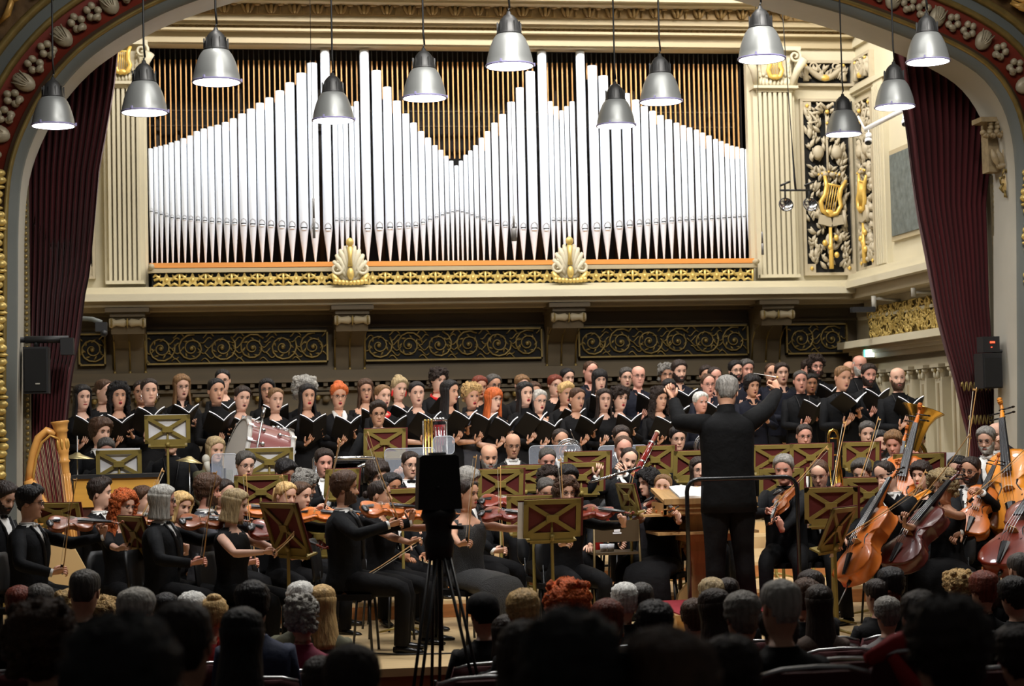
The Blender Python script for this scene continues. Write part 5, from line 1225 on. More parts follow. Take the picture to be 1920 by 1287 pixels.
# ---- music stands
STG = mat('stand_olive_gold', hx(144, 126, 66), .45, metal=.2, vary=.1, vscale=10); STR_ = mat('stand_red_cloth', hx(92, 26, 24), .8)
def stand_proto(red=True, w=.44, h=.30):
    "desk centre at the origin, its back facing -y; base added per stand"
    r = empty('music_stand'); m = MB(); t = .035; d = .012
    for (a, b, c_, e) in ((-w/2, w/2, h/2-t, h/2), (-w/2, w/2, -h/2, -h/2+t), (-w/2, -w/2+t, -h/2, h/2), (w/2-t, w/2, -h/2, h/2)): m.bb(a, b, -d, 0, c_, e, 0)
    for s in (-1, 1):
        L = math.hypot(w-t, h-t); m.box((0, -d/2-.001, 0), (L-.02, d, .030), 0, Euler((0, -s*math.atan2(h-t, w-t), 0)).to_matrix())
    m.box((0, -d, 0), (.09, .02, .05), 0); m.build('desk_frame', [STG], r)
    m = MB(); m.bb(-w/2+.004, w/2+.004 if not red else w/2+.02, .0005, .006, -h/2+.004, h/2+.006, 0)
    if red: m.build('desk_panel', [STR_], r)
    m = MB(); m.bb(-w/2+.03, w/2-.03, -.02, .07, -h/2-.03, -h/2-.018, 0); m.bb(-w/2+.05, w/2-.05, -d, 0, -h/2-.045, -h/2, 0); m.build('ledge', [STG], r)
    return r
STP = {}
def put_stand(px, py, Y, zf, yaw, tilt, label, red=True, k=1., w=.44, h=.30, sheet=None):
    key = (red, w, h)
    if key not in STP: STP[key] = stand_proto(red, w, h); r = STP[key]
    else:
        r = empty('music_stand')
        for ch in STP[key].children:
            if ch.name.split('.')[0] in ('desk_frame', 'desk_panel', 'ledge'): c = ch.copy(); col.objects.link(c); c.parent = r; c.matrix_parent_inverse = Matrix()
    p = P(px, py, Y); DM = Matrix.Rotation(rad(tilt), 4, 'X')
    root_m = Matrix.Translation((p.x, p.y, zf)) @ Matrix.Rotation(rad(yaw), 4, 'Z') @ Matrix.Scale(k, 4)
    r.matrix_world = root_m; hh = (p.z-zf)/k
    for ch in r.children: ch.matrix_local = Matrix.Translation((0, 0, hh)) @ DM
    m = MB(); m.tube([(0, .012, hh), (0, .02, hh-.1), (0, .02, .1), (0, .02, .02)], [.009, .011, .015, .016], 8, 0); m.tube([(0, .0, hh-.12), (0, .02, hh-.16)], .018, 8, 0); m.build('post', [STG], r)
    m = MB()
    for q in range(3): a = q*2.094+.5; m.tube([(0, .02, .06), (.2*math.cos(a), .02+.2*math.sin(a), .012)], [.012, .008], 6, 0)
    m.build('base', [STG], r)
    tagc(r, label, 'music stand', 'olive gold music stands')
    if sheet:
        m = MB(); sw, dx, dzz = sheet; rows = []
        for s in (-1, 1): m.add([(0, .018, -h/2+.01), (s*sw, .012, -h/2+.01), (s*sw, .012, h/2-.0), (0, .022, h/2-.0)], [(0, 1, 2, 3)], 0, False)
        m.add([(-sw, .008, -h/2+.01), (sw, .008, -h/2+.01), (sw, .008, h/2), (-sw, .008, h/2)], [(0, 1, 2, 3)], 0, False)
        o = m.build('sheet_music', [PAPER]); o.matrix_world = root_m @ Matrix.Translation((0, 0, hh)) @ DM @ Matrix.Translation((dx, 0.002, dzz)); tagc(o, 'white sheet music on the '+' '.join(label.split()[:11]), 'sheet music', 'sheet music on the stands')
    return r
# ================================================================== ORCHESTRA
TAILS = dict(kind='tails', c='tail', lower='trousers', lc='black')
SUIT = dict(kind='suit', c='tail', lower='trousers', lc='black')
WB = dict(kind='dress', c='black', name='blouse', lower='trousers')
def W_(**k): d = dict(WB); d.update(k); return d
def vec_w(W, v): return W.to_3x3().normalized() @ V(v)
def musician(px, py, Y, zf, face, sex, style, hair, label, pose, outfit, head=(0, 8, 0), ch=True, sm=(.86, 1.12), **k):
    sp = dict(sex=sex, style=style, hair=hair, skin=k.get('skin', 'l'), glasses=k.get('glasses'), beard=k.get('beard'), mouth=k.get('mouth', 'shut'), lips=k.get('lips'), outfit=outfit, extra=k.get('extra', ()), seed=int(px*3+py), head=head, pose=dict(pose))
    body, W, HM, TMx = place(sp, px, py, Y, face, zf, label, 'musicians of the orchestra', *sm)
    if ch and 'standing' not in pose: put_chair(W, 'black chair under the '+' '.join(label.replace(',', '').split()[:11]))
    return body, W, HM, TMx, sp
def violinist(px, py, Y, zf, face, sex, style, hair, label, outfit, v='brown', kind='violin', bowt=None, handpx=None, head=(22, 10, 0), vdir=(.45, -.88, -.05), c0=(.085, -.075, 1.085), vn=(-.50, -.12, .85), dn=0, **k):
    po = pose_violin(); L = .356 if kind == 'violin' else .405
    c0 = V(c0)+V((0, .0, dn)); hp_ = c0+V(vdir).normalized()*L*1.22
    po['L'] = dict(w=tuple(hp_+V((.035, .02, -.085))), d=(-.25, -.2, 1), n=(-.8, .5, 0), pole=(.4, .1, -1), curl=85)
    if handpx: po['R'] = dict(px=handpx, d=k.get('rd', (.3, -.9, .2)), n=(.6, .2, -.5), pole=(-1, .5, -.6), curl=70)
    body, W, HM, TMx, sp = musician(px, py, Y, zf, face, sex, style, hair, label, po, outfit, head, **k)
    ins = inst(kind, v); ins.matrix_world = W @ frame(c0, vdir, vn)
    short = ' '.join(label.replace(',', '').split()[:10])
    tagc(ins, '%s %s held by the %s' % ({'orange': 'orange', 'brown': 'brown', 'red': 'dark red', 'amber': 'amber', 'dark': 'dark'}[v], kind, short), kind, 'violins and violas')
    A = sp['pose']['R']; wr = V(A['w']); d = V(A['d']).normalized(); h = W @ (wr+d*.085)
    if bowt: t = P(*bowt); put_bow(h, t-h, 'bow held upright by the '+short, k=W.to_scale().x)
    else: put_bow(h, vec_w(W, (.25, -.15, 1)), 'bow held upright by the '+short, k=W.to_scale().x)
    return W
# -- first desks at the left edge of the stage
violinist(58, 909, 13.3, 0, 72, 'm', 'quiff', 'black', 'front violinist with glasses and tailcoat at the left edge', TAILS, 'brown', bowt=(139, 922, 12.9), handpx=(97, 1075, 13.0), head=(12, 6, 0), glasses='thick', skin='m')
musician(18, 904, 14.1, 0, 60, 'm', 'short', 'dark', 'bearded musician at the far left edge of the photo', pose_rest(6), SUIT, (-10, 22, 0), beard=1)
violinist(187, 895, 15.0, 0, 62, 'm', 'quiff', 'dark', 'young musician in profile before the wooden keyboard case', TAILS, 'brown', dn=-.05, bowt=(297, 893, 14.6), head=(20, 2, 0))
violinist(236, 917, 14.1, 0, 38, 'f', 'curlylong', 'ginger', 'violinist with long curly red hair and glasses', W_(sleeve='mid', nz=.5), 'red', handpx=(222, 1030, 13.6), bowt=(296, 900, 13.7), head=(6, 8, 6), glasses=1, dn=-.12)
musician(268, 910, 15.3, 0, 60, 'm', 'short', 'brown', 'musician with brown hair behind the red haired violinist', pose_rest(), SUIT, (0, 5, 0))
violinist(305, 908, 13.3, 0, 72, 'm', 'bob', 'lgrey', 'front violinist with long grey hair and dark suit', SUIT, 'brown', bowt=(399, 925, 12.9), handpx=(360, 1057, 13.0), head=(14, 4, 0), glasses='thick', skin='r')
violinist(345, 921, 14.7, 0, 40, 'f', 'bob', 'blond', 'violinist with short blond hair behind the grey haired one', W_(), 'brown', head=(0, 14, 8))
violinist(392, 887, 14.2, 0, 70, 'm', 'mop', 'brown', 'violinist with tousled brown hair and grey jacket in profile', dict(TAILS, c='char'), 'orange', bowt=(460, 887, 14.0), head=(18, 8, 0), skin='r', beard=1)
musician(422, 898, 15.1, 0, 40, 'f', 'tied', 'dark', 'musician with tied dark hair left of the dark red stand', pose_rest(), W_(), (0, 12, 0))
violinist(446, 916, 13.3, 0, 58, 'f', 'bob', 'gblond', 'front violist with blond brown bob and sleeveless black top', W_(sleeve='bare', neck=.53), 'red', 'viola', vdir=(.40, -.85, -.32), c0=(.07, -.08, 1.07), handpx=(494, 1036, 12.95), bowt=(540, 1010, 12.5), head=(16, 12, 4), rd=(.2, -1, 0))
violinist(538, 903, 14.4, 0, 34, 'f', 'pony', 'blond', 'violinist with blond and dark ponytail and red lips', W_(nz=.5, sleeve='long'), 'orange', handpx=(549, 1047, 14.0), bowt=(535, 922, 13.9), head=(4, 12, 0), lips='red')
violinist(567, 903, 14.7, 0, 40, 'f', 'tied', 'brown', 'violinist with tied brown hair left of the front violinist', W_(sleeve='mid'), 'orange', handpx=(592, 955, 14.4), bowt=(622, 890, 14.2), head=(10, 12, 0))
musician(579, 881, 15.2, 0, 60, 'm', 'curly', 'grey', 'musician with curly grey hair, glasses and beard', pose_rest(8), SUIT, (10, 10, 0), glasses=1, beard='grey', skin='m')
musician(541, 862, 15.7, .14, 30, 'm', 'quiff', 'black', 'bearded musician with thick black hair looking down', pose_rest(6), SUIT, (6, 24, 0), beard=1, skin='m')
violinist(646, 881, 13.3, 0, 78, 'm', 'full', 'brown', 'front violinist with tousled brown hair, tailcoat and polished shoes', TAILS, 'orange', 'violin', bowt=(711, 875, 13.0), handpx=(728, 985, 12.95), head=(10, 4, 0), beard=1, skin='m')
violinist(711, 901, 13.9, 0, 66, 'f', 'tied', 'dark', 'violinist with tied dark hair and bare arms beside the front violinist', W_(sleeve='bare'), 'orange', bowt=(722, 1055, 13.3), handpx=(768, 1018, 13.4), head=(8, 2, 0), skin='m')
musician(734.5, 886, 14.8, 0, 30, 'm', 'short', 'black', 'young musician with short black hair left of the tripod', pose_rest(), SUIT, (0, 8, 0), skin='d')
musician(707, 861, 15.4, 0, 20, 'm', 'mop', 'dark', 'musician with curly dark hair below the seated percussionist', pose_rest(), TAILS, (10, 18, -8))
violinist(876, 899, 13.7, 0, 30, 'f', 'tied', 'dark', 'violinist in sequined black dress right of the tripod', dict(kind='dress', c='sequin', sleeve='bare', lower='skirt', name='dress_top', neck=.5), 'red', 'violin', handpx=(862, 1022, 13.2), bowt=(889, 893, 13.2), head=(18, 4, 0), lips='red', skin='m')
violinist(879.5, 875, 14.7, 0, 52, 'm', 'mop', 'grey', 'violinist with wavy grey hair behind the sequined dress', TAILS, 'red', bowt=(938, 890, 14.3), head=(14, 12, 0), glasses=1)
violinist(1061, 892, 14.0, 0, 16, 'f', 'curlylong', 'brown', 'violinist with curly brown hair and red lips behind the front stand', W_(), 'red', handpx=(1052, 1022, 13.5), bowt=(1053, 890, 13.5), head=(-6, 8, 0), lips='red', glasses=1)
musician(1029, 872, 15.4, 0, 10, 'f', 'curlylong', 'dark', 'musician with dark curls and glasses left of the flutist', pose_rest(), W_(), (-4, 12, 0), glasses=1)
musician(1026, 897, 14.8, 0, 10, 'f', 'tied', 'dgrey', 'musician looking down behind the front music stand', pose_rest(), W_(), (0, 24, 0), glasses=1)
musician(1066, 872, 15.2, 0, 5, 'm', 'quiff', 'black', 'musician with short black hair behind the curly brown hair', pose_rest(), SUIT, (0, 20, 0))
# -- around the conductor's desk
violinist(1213, 877, 15.3, 0, -30, 'f', 'curlylong', 'black', 'musician with long black curls seen from behind, lace top', W_(c='sheer', lower='skirt', lc='black'), 'red', 'viola', head=(-40, 8, 0))
violinist(1245, 889, 14.98, 0, -32, 'f', 'pony', 'lbrown', 'musician with hair clip and bare arms left of the score desk', dict(kind='dress', c='black', sleeve='bare', lower='skirt', name='dress_top', neck=.5), 'orange', 'viola', head=(14, -2, 6), extra=('clip',), handpx=(1212, 962, 14.8), bowt=(1250, 950, 15.3))
musician(1310, 856, 15.6, .14, -4, 'f', 'long', 'dark', 'clarinetist with long dark hair and glasses', pose_wind(.98), W_(), (4, 8, 0), glasses=1)
musician(1332, 835, 16.3, .14, -6, 'm', 'short', 'dgrey', 'musician half hidden behind the left side of the conductor', pose_wind(1.0), TAILS, (-10, 8, 0), skin='r')
violinist(1468, 851, 14.6, 0, -22, 'm', 'short', 'grey', 'violist with short grey hair right of the conductor', dict(SUIT, shirt='black'), 'brown', 'viola', vdir=(-.1, -.80, -.35), c0=(.03, -.12, 1.05), bowt=(1586, 800, 13.9), handpx=(1440, 960, 14.3), head=(-6, 14, 0), skin='r')
violinist(1534, 864, 14.7, 0, -26, 'm', 'recede', 'brown', 'violist with glasses looking down behind the right front stand', TAILS, 'red', 'viola', bowt=(1583, 806, 14.2), handpx=(1556, 945, 14.2), head=(-2, 24, 0), glasses=1)
violinist(1613, 860, 14.9, 0, -28, 'm', 'quiff', 'dgrey', 'violist with dark hair and glasses left of the cellist', TAILS, 'brown', 'viola', bowt=(1639, 812, 14.4), head=(-8, 18, 0), glasses=1, handpx=(1600, 930, 14.5))
violinist(1726, 863, 14.7, 0, -40, 'f', 'mop', 'dark', 'violist with dark hair and red lips between the cellists', W_(), 'amber', 'viola', vdir=(-.25, -.85, -.25), bowt=(1780, 800, 14.3), head=(-6, 4, 0), lips='red')
musician(1794, 854, 15.0, 0, -30, 'm', 'short', 'black', 'musician with short black hair behind the curly cellist', pose_rest(), SUIT, (-20, 12, 0))
# -- cellists
def cello_at(bot, top, v, label, kind='cello', side=(0, -1, .2), k=None):
    "bot/top: (px,py,Y) of the lower end of the soundbox and of the scroll"
    a, b = P(*bot), P(*top); L = {'cello': .755, 'bass': 1.10}[kind]; s = (b-a).length/(L*1.63)
    c = inst(kind, v); c.matrix_world = frame(a, b-a, side) @ Matrix.Scale(s, 4)
    tagc(c, label, 'cello' if kind == 'cello' else 'double bass', 'cellos' if kind == 'cello' else 'double basses'); return c, s
cello_at((1602, 1100, 13.15), (1706, 886, 13.6), 'orange', 'orange brown cello of the front cellist', side=(-.93, -.36, .1))
cello_at((1680, 1078, 13.2), (1812, 900, 13.6), 'dark', 'dark red cello of the curly haired cellist', side=(-.86, -.48, .0))
cello_at((1812, 1012, 14.0), (1872, 868, 14.4), 'orange', 'orange cello of the bearded cellist with glasses', side=(-.5, -.8, .1))
cello_at((1882, 1084, 13.3), (1990, 880, 13.9), 'red', 'red brown cello cut by the right edge of the photo', side=(-.8, -.6, .1))
po = pose_cello(); po['L'] = dict(px=(1652, 925, 13.55), dw=(.1, -.2, 1), nw=(.8, .3, .1), polew=(1, .2, -1), curl=80); po['R'] = dict(px=(1580, 1010, 13.3), dw=(-.5, -.5, -.3), nw=(.3, .2, -1), polew=(-.4, 0, -1), curl=60)
b, W, HM, T_, sp_ = musician(1652, 866, 13.9, 0, -48, 'm', 'recede', 'dark', 'front cellist in tailcoat with short dark hair', po, TAILS, (-14, 16, -12), skin='l')
h = W @ V(sp_['pose']['R']['w']); put_bow(h, P(1700, 930, 13.0)-h, 'bow of the front cellist in tailcoat')
po = pose_cello(); po['L'] = dict(px=(1762, 955, 13.45), dw=(-.6, -.2, .3), nw=(-.3, .5, -.8), polew=(.8, -.3, -1), curl=70); po['R'] = dict(px=(1696, 985, 12.9), dw=(-.1, -.3, .9), nw=(.5, .6, 0), polew=(-.5, -.1, -1), curl=70)
b, W, HM, T_, sp_ = musician(1765, 879, 13.9, 0, -42, 'f', 'bigcurl', 'gblond', 'cellist with curly blond brown hair and sleeveless black dress', po, dict(kind='dress', c='black', sleeve='bare', lower='skirt', name='dress_top', neck=.5), (-20, 8, 0), skin='m', glasses=1)
h = P(1703, 966, 12.9); put_bow(h, P(1778, 869, 12.8)-h, 'bow of the curly haired cellist crossing before her face')
po = pose_cello(); po['L'] = dict(px=(1842, 925, 14.0), dw=(-.8, -.2, .3), nw=(-.2, .5, -.8), polew=(.8, 0, -1), curl=70); po['R'] = dict(px=(1800, 1000, 13.8), dw=(-.6, -.3, -.3), nw=(.5, .6, -.6), polew=(-.4, 0, -1), curl=70)
b, W, HM, T_, sp_ = musician(1821, 856, 14.4, 0, -38, 'm', 'crop', 'dark', 'bearded cellist with dark glasses on the right', po, TAILS, (-12, 10, 6), skin='m', glasses='thick', beard=1)
h = P(1815, 940, 13.6); put_bow(h, P(1876, 884, 13.5)-h, 'bow of the bearded cellist with dark glasses')
po = pose_cello(); po['R'] = dict(px=(1912, 966, 13.8), dw=(-.5, -.5, -.3), nw=(.3, .2, -1), polew=(.2, 0, -1), curl=60)
musician(1962, 872, 13.9, 0, -40, 'm', 'short', 'dark', 'cellist cut off by the right edge of the photo, only a hand shows', po, TAILS, (0, 8, 0))
# -- double basses
STO = dict(RL=((-.20, -.25, .52), (-.22, -.22, .085)), LL=((.17, -.12, .45), (.18, -.10, .085)), pel=(0, .05, .80))
def stool(W, label):
    r = empty('bass_stool'); m = MB(); m.lathe([(.001, .68), (.16, .68), (.165, .66), (.15, .64), (.001, .64)], 18, 0); m.build('seat', [CL['black']], r)
    for q in range(4): m = MB(); a = q*1.57+.78; m.tube([(.11*math.cos(a), .11*math.sin(a), .65), (.18*math.cos(a), .18*math.sin(a), 0)], .012, 6, 0); m.build('leg', [BLACKM], r)
    loc, rot, s = W.decompose(); r.location = loc; r.rotation_euler = rot.to_euler(); tagc(r, label, 'stool', 'bass stools')
def bassist(px, py, Y, zf, face, hair, style, label, lw, rw, **k):
    po = dict(STO); po['L'] = lw; po['R'] = rw
    b, W, HM, T_, sp_ = musician(px, py, Y, zf, face, 'm', style, hair, label, po, k.get('outfit', TAILS), k.get('head', (-10, 8, 0)), ch=False, beard=k.get('beard'), glasses=k.get('glasses'), skin=k.get('skin', 'l')); stool(W, 'black stool of the '+' '.join(label.split()[:10])); return W
cello_at((1672, 1010, 15.4), (1728, 780, 15.9), 'orange', 'orange double bass held by the young blond bassist', 'bass', (-.5, -.85, .1))
cello_at((1655, 1000, 16.4), (1700, 815, 16.8), 'orange', 'double bass behind the one of the young bassist', 'bass', (-.4, -.9, .1))
cello_at((1892, 1020, 14.3), (1892, 768, 14.9), 'amber', 'amber double bass held by the grey bearded bassist', 'bass', (-.35, -.93, .1)) if False else cello_at((1914, 1010, 14.2), (1888, 775, 15.0), 'amber', 'amber double bass held by the grey bearded bassist', 'bass', (-.6, -.8, .1))
WT = dict(TAILS, kind='suit', turtle=1)
bassist(1673, 807, 15.9, .14, -30, 'lbrown', 'quiff', 'young bassist with blond brown hair and white shirt', dict(px=(1724, 862, 15.75), dw=(-.6, -.2, .7), nw=(-.6, .5, -.3), polew=(1, 0, -.8), curl=80), dict(px=(1640, 950, 15.6), dw=(.3, -.5, -.6), nw=(.3, 0, -1), polew=(-1, 0, -.6)), head=(0, 22, 0), skin='r')
bassist(1847, 799, 15.1, 0, -30, 'grey', 'short', 'bassist with grey hair, glasses and white beard', dict(px=(1872, 895, 14.75), dw=(-.4, -.2, -.3), nw=(-.6, .5, -.3), polew=(1, 0, -.8), curl=80), dict(px=(1835, 960, 14.7), dw=(.3, -.5, -.6), nw=(.3, 0, -1), polew=(-1, 0, -.6)), head=(-8, 14, 0), glasses=1, beard='lgrey', outfit=dict(TAILS, c='char'))
bassist(1868, 793, 15.7, 0, -34, 'dark', 'bald', 'bald bassist behind the scroll of the amber bass', dict(px=(1884, 838, 15.4), dw=(-.5, -.2, .8), nw=(-.6, .5, -.3), polew=(1, 0, -.8), curl=80), dict(px=(1930, 980, 15.2), dw=(.3, -.5, -.6), nw=(.3, 0, -1), polew=(1, 0, -.6)), head=(-14, 10, 0))
for (a, b, lb) in (((1709, 970, 15.4), (1754, 817, 15.2), 'bow rising behind the right front desks'), ((1800, 905, 14.9), (1822, 800, 14.8), 'bow upright left of the bearded bassist')):
    pass
h = P(1812, 893, 14.5); put_bow(h, P(1822, 800, 14.5)-h, 'bow standing upright before the red curtain on the right')
# -- woodwinds and brass
def wind(px, py, Y, zf, face, hair, style, label, **k):
    return musician(px, py, Y, zf, face, k.get('sex', 'm'), style, hair, label, k.get('pose', pose_wind()), k.get('outfit', TAILS), k.get('head', (0, 12, 0)), glasses=k.get('glasses'), beard=k.get('beard'), skin=k.get('skin', 'l'))
silver = mat('silver_plate', (.72, .73, .75), .18, metal=1)
rosew = mat('red_maple_lacquer', hx(110, 20, 16), .2, coat=.5)
def oboe(W, label, m_=EBONY, name='oboe'):
    r = empty(name); m = MB(); m.tube([(0, -.115, 1.135), (0, -.15, 1.10), (0, -.34, .86)], [.004, .010, .014], 10, 0); m.tube([(0, -.34, .86), (0, -.37, .82)], [.016, .034], 10, 0); m.build('tube_body', [m_], r)
    m = MB()
    for q in range(9): t = .1+q*.09; m.ball((0, -.14-.2*t-.012, 1.10-.24*t+.004), (.009, .006, .009), 0, 6, 4)
    m.tube([(.01, -.17, 1.08), (.01, -.33, .885)], .003, 4, 0); m.build('keys', [silver], r); m = MB(); m.tube([(0, -.10, 1.15), (0, -.118, 1.13)], .0035, 5, 0); m.build('reed', [PAPER], r)
    r.matrix_world = W; tagc(r, label, name)
b, W, *_r2 = wind(461, 845, 16.1, .14, 22, 'dgrey', 'short', 'oboist with grey hair and glasses below the bass drum', glasses=1); oboe(W, 'black oboe of the grey haired player with glasses')
b, W, *_r2 = wind(608, 840, 16.1, .14, 10, 'dark', 'short', 'stout clarinetist with short dark hair in tailcoat', skin='r'); oboe(W, 'black clarinet of the stout player on the left', EBONY, 'clarinet')
wind(770, 846, 16.1, .14, 14, 'dark', 'tied', 'musician with tied dark hair and glasses left of the tripod box', glasses=1, pose=pose_rest(), sex='m', outfit=SUIT)
b, W, *_r2 = wind(917, 835, 16.1, .14, 4, 'dgrey', 'bald', 'bald clarinetist with full grey beard', beard='grey', skin='m'); oboe(W, 'black clarinet of the bald bearded player', EBONY, 'clarinet')
wind(961.7, 814, 17.2, .28, 2, 'brown', 'bald', 'bald musician with glasses and white shirt in the back row', glasses=1, pose=pose_rest(), skin='m', head=(0, 16, 0))
b, WH, *_r2 = wind(1051, 804, 17.2, .28, 4, 'dark', 'recede', 'horn player with glasses behind the transparent screen', glasses=1, skin='m')
wind(1026.6, 840, 16.1, .14, 2, 'dgrey', 'crop', 'musician with cropped grey hair before the transparent screen', head=(0, 18, 0), skin='r')
b, WBs, *_r2 = wind(1165, 797, 17.3, .28, 0, 'dark', 'short', 'dark haired musician behind the bassoon', pose=pose_rest())
b, WB2, *_r2 = wind(1169, 817, 16.5, .14, -4, 'brown', 'recede', 'bassoonist with receding hair before the right screen', skin='r')
b, WF, *_r2 = wind(1184, 840, 15.75, .14, 8, 'dark', 'recede', 'flutist with dark hair and beard playing a silver flute', beard=1, pose=pose_flute(), head=(-10, 12, 14))
wind(1271, 798, 17.2, .28, -2, 'black', 'short', 'musician with glasses and white shirt left of the conductor', glasses=1, pose=pose_rest())
wind(1508, 795, 17.2, .28, -8, 'dark', 'crop', 'trombonist with cropped hair and glasses', glasses=1, pose=pose_rest(), skin='r')
wind(1626, 789, 17.3, .28, -14, 'dgrey', 'short', 'back musician with grey hair near the tuba', pose=pose_rest())
wind(1650, 806, 16.8, .14, -14, 'black', 'short', 'musician with black hair and beard beside the young bassist', beard=1, pose=pose_rest())
wind(1718, 800, 17.1, .14, -20, 'black', 'short', 'tuba player hidden behind the tuba and the basses', pose=pose_wind(.95))
# left back: percussion side
def stander(px, py, Y, zf, face, sex, style, hair, label, **k):
    p = dict(STL); p['R'] = dict(w=(-.2, -.28, 1.02), d=(.3, -1, 0), n=(0, 0, -1), pole=(-1, .4, -.5)); p['L'] = dict(w=(.2, -.28, 1.02), d=(-.3, -1, 0), n=(0, 0, -1), pole=(1, .4, -.5))
    return musician(px, py, Y, zf, face, sex, style, hair, label, k.get('pose', p), k.get('outfit', SUIT), k.get('head', (0, 10, 0)), ch=False, glasses=k.get('glasses'), beard=k.get('beard'), skin=k.get('skin', 'l'))
stander(189, 781, 17.6, 0, 20, 'm', 'mop', 'brown', 'percussionist with mop of brown hair behind the left stand', head=(18, 6, 0))
stander(199, 821, 17.1, 0, 6, 'm', 'short', 'dgrey', 'musician with grey hair and glasses reading at the left stand', glasses=1, head=(0, 20, 0), skin='r')
stander(320, 800, 17.5, 0, 4, 'm', 'short', 'dark', 'musician in black suit whose head is hidden by the tall stand', outfit=MJ)
musician(405, 818, 17.2, .28, 12, 'f', 'long', 'gblond', 'musician with long blond brown hair and striped jacket', pose_rest(), dict(kind='suitblack', c='olive', shirt='blue', lower='trousers', lc='black'), (14, 14, 0))
stander(708.6, 751, 17.9, .28, 2, 'm', 'quiff', 'dark', 'percussionist in tailcoat with glasses behind the upper stand', outfit=TAILS, glasses=1, head=(2, 8, 0), skin='m')
# flute
m = MB(); r = empty('flute'); a, b = P(1103, 906, 15.25), P(1201, 876, 15.35)
m.tube([a, b], .0105, 10, 0); m.tube([b-(b-a)*.12, b-(b-a)*.1], .014, 10, 0)
for q in range(12): m.ball(a.lerp(b, .08+q*.055)+V((0, -.01, .008)), (.009, .009, .005), 0, 7, 4)
o = m.build('flute', [silver]); bpy.data.objects.remove(r); tagc(o, 'silver flute played by the bearded flutist', 'flute')
# bassoon
r = empty('bassoon', P(1232, 812, 16.5)); o_ = r.location.copy(); m = MB(); d = (P(1196, 880, 16.2)-o_)
m.tube([(0, 0, 0), d*.25, d*.26, d*.8, d*1.9, d*3.2], [.022, .02, .026, .028, .036, .038], 12, 0); m.build('bell_and_joints', [rosew], r)
m = MB(); n_ = d.normalized(); m.tube([n_*-.008, n_*.008], .025, 14, 0); m.build('ivory_ring', [mat('ivory', hx(226, 214, 180), .4)], r)
m = MB()
for q in (.28, .8, 1.4): m.tube([d*q, d*(q+.04)], .032, 12, 0)
m.tube([d*.3+V((.03, -.02, 0)), d*1.3+V((.03, -.02, 0))], .004, 5, 0); m.tube([d*.95, d*.95+V((-.12, -.05, .08)), P(1180, 868, 16.3)-o_], .004, 5, 0); m.build('keys', [silver], r)
tagc(r, 'dark red bassoon with ivory ring pointing up to the right', 'bassoon')
# french horns
def coil(name, c, Y, k, label, m_, grp=None):
    r = empty(name, P(c[0], c[1], Y)); m = MB()
    for rr, dy in ((.15, 0), (.125, .02), (.10, -.01)): m.tube([(rr*k*math.cos(a), dy, rr*k*math.sin(a)) for a in [i*math.pi/10 for i in range(21)]], .009*k, 8, 0)
    m.tube([(-.1*k, 0, -.1*k), (.05*k, 0, -.05*k), (.1*k, 0, .1*k)], .008*k, 6, 0); m.tube([(.1*k, 0, .08*k), (.02*k, -.1*k, .2*k), (0, -.12*k, .26*k)], .005*k, 6, 0)
    for q in range(3): m.tube([((q-1)*.035*k, 0, -.04*k), ((q-1)*.035*k, 0, .03*k)], .014*k, 8, 0)
    m.build('coiled_tubing', [m_], r)
    m = MB(); m.lathe([(.01*k, 0), (.02*k, .1*k), (.05*k, .17*k), (.14*k, .22*k), (.15*k, .222*k), (.05*k, .165*k)], 20, 0, xf=Matrix.Translation((-.1*k, .02, -.12*k)) @ Matrix.Rotation(rad(150), 4, 'Y')); m.build('bell', [m_], r)
    return tagc(r, label, 'french horn', grp)
coil('french_horn', (1327, 838), 16.0, .8, 'silver horn tubing beside the left side of the conductor', silver)
coil('french_horn', (1067, 848), 16.9, .8, 'silver horn held behind the transparent screen', silver)
# bass clarinet bell, silver curved pipe
m = MB(); c = P(684, 878, 15.9)
m.tube([(.09, 0, -.05), (.04, 0, -.0), (-.0, 0, .03), (-.045, 0, .01), (-.05, 0, -.04)], [.014, .014, .016, .022, .03], 10, 0); m.tube([(.09, 0, -.05), (.16, .02, -.3), (.2, .02, -.8), (.2, .02, -c.z+.16)], [.014, .02, .02, .006], 8, 1)
o = m.build('bass_clarinet', [silver, EBONY]); o.location = c; tagc(o, 'curved silver neck of a bass clarinet left of the tripod', 'bass clarinet')
# trombone held vertical
r = empty('trombone', P(1562, 812, 16.2)); m = MB(); zt = .0
pts = [(-.045, 0, -.28), (-.045, 0, -.03), (-.03, 0, .015), (0, 0, .028), (.03, 0, .015), (.045, 0, -.03), (.05, 0, -.3), (.055, 0, -.5)]
m.tube(pts, [.012, .012, .013, .013, .013, .013, .016, .03], 10, 0); m.tube([(-.045, 0, -.05), (.045, 0, -.05)], .006, 6, 0); m.tube([(-.045, 0, -.2), (.05, 0, -.2)], .006, 6, 0)
m.tube([(.055, 0, -.5), (.06, 0, -.56), (.062, 0, -.6)], [.03, .06, .10], 16, 0); m.build('bell_section', [BRASS], r)
m = MB(); m.tube([(-.045, 0, -.28), (-.06, -.1, -.5), (-.1, -.2, -.7)], .008, 6, 0); m.tube([(.0, -.05, -.25), (-.03, -.14, -.5), (-.07, -.22, -.7)], .008, 6, 0); m.build('slide', [BRASS], r)
tagc(r, 'brass trombone held upright right of the red cloth stand', 'trombone')
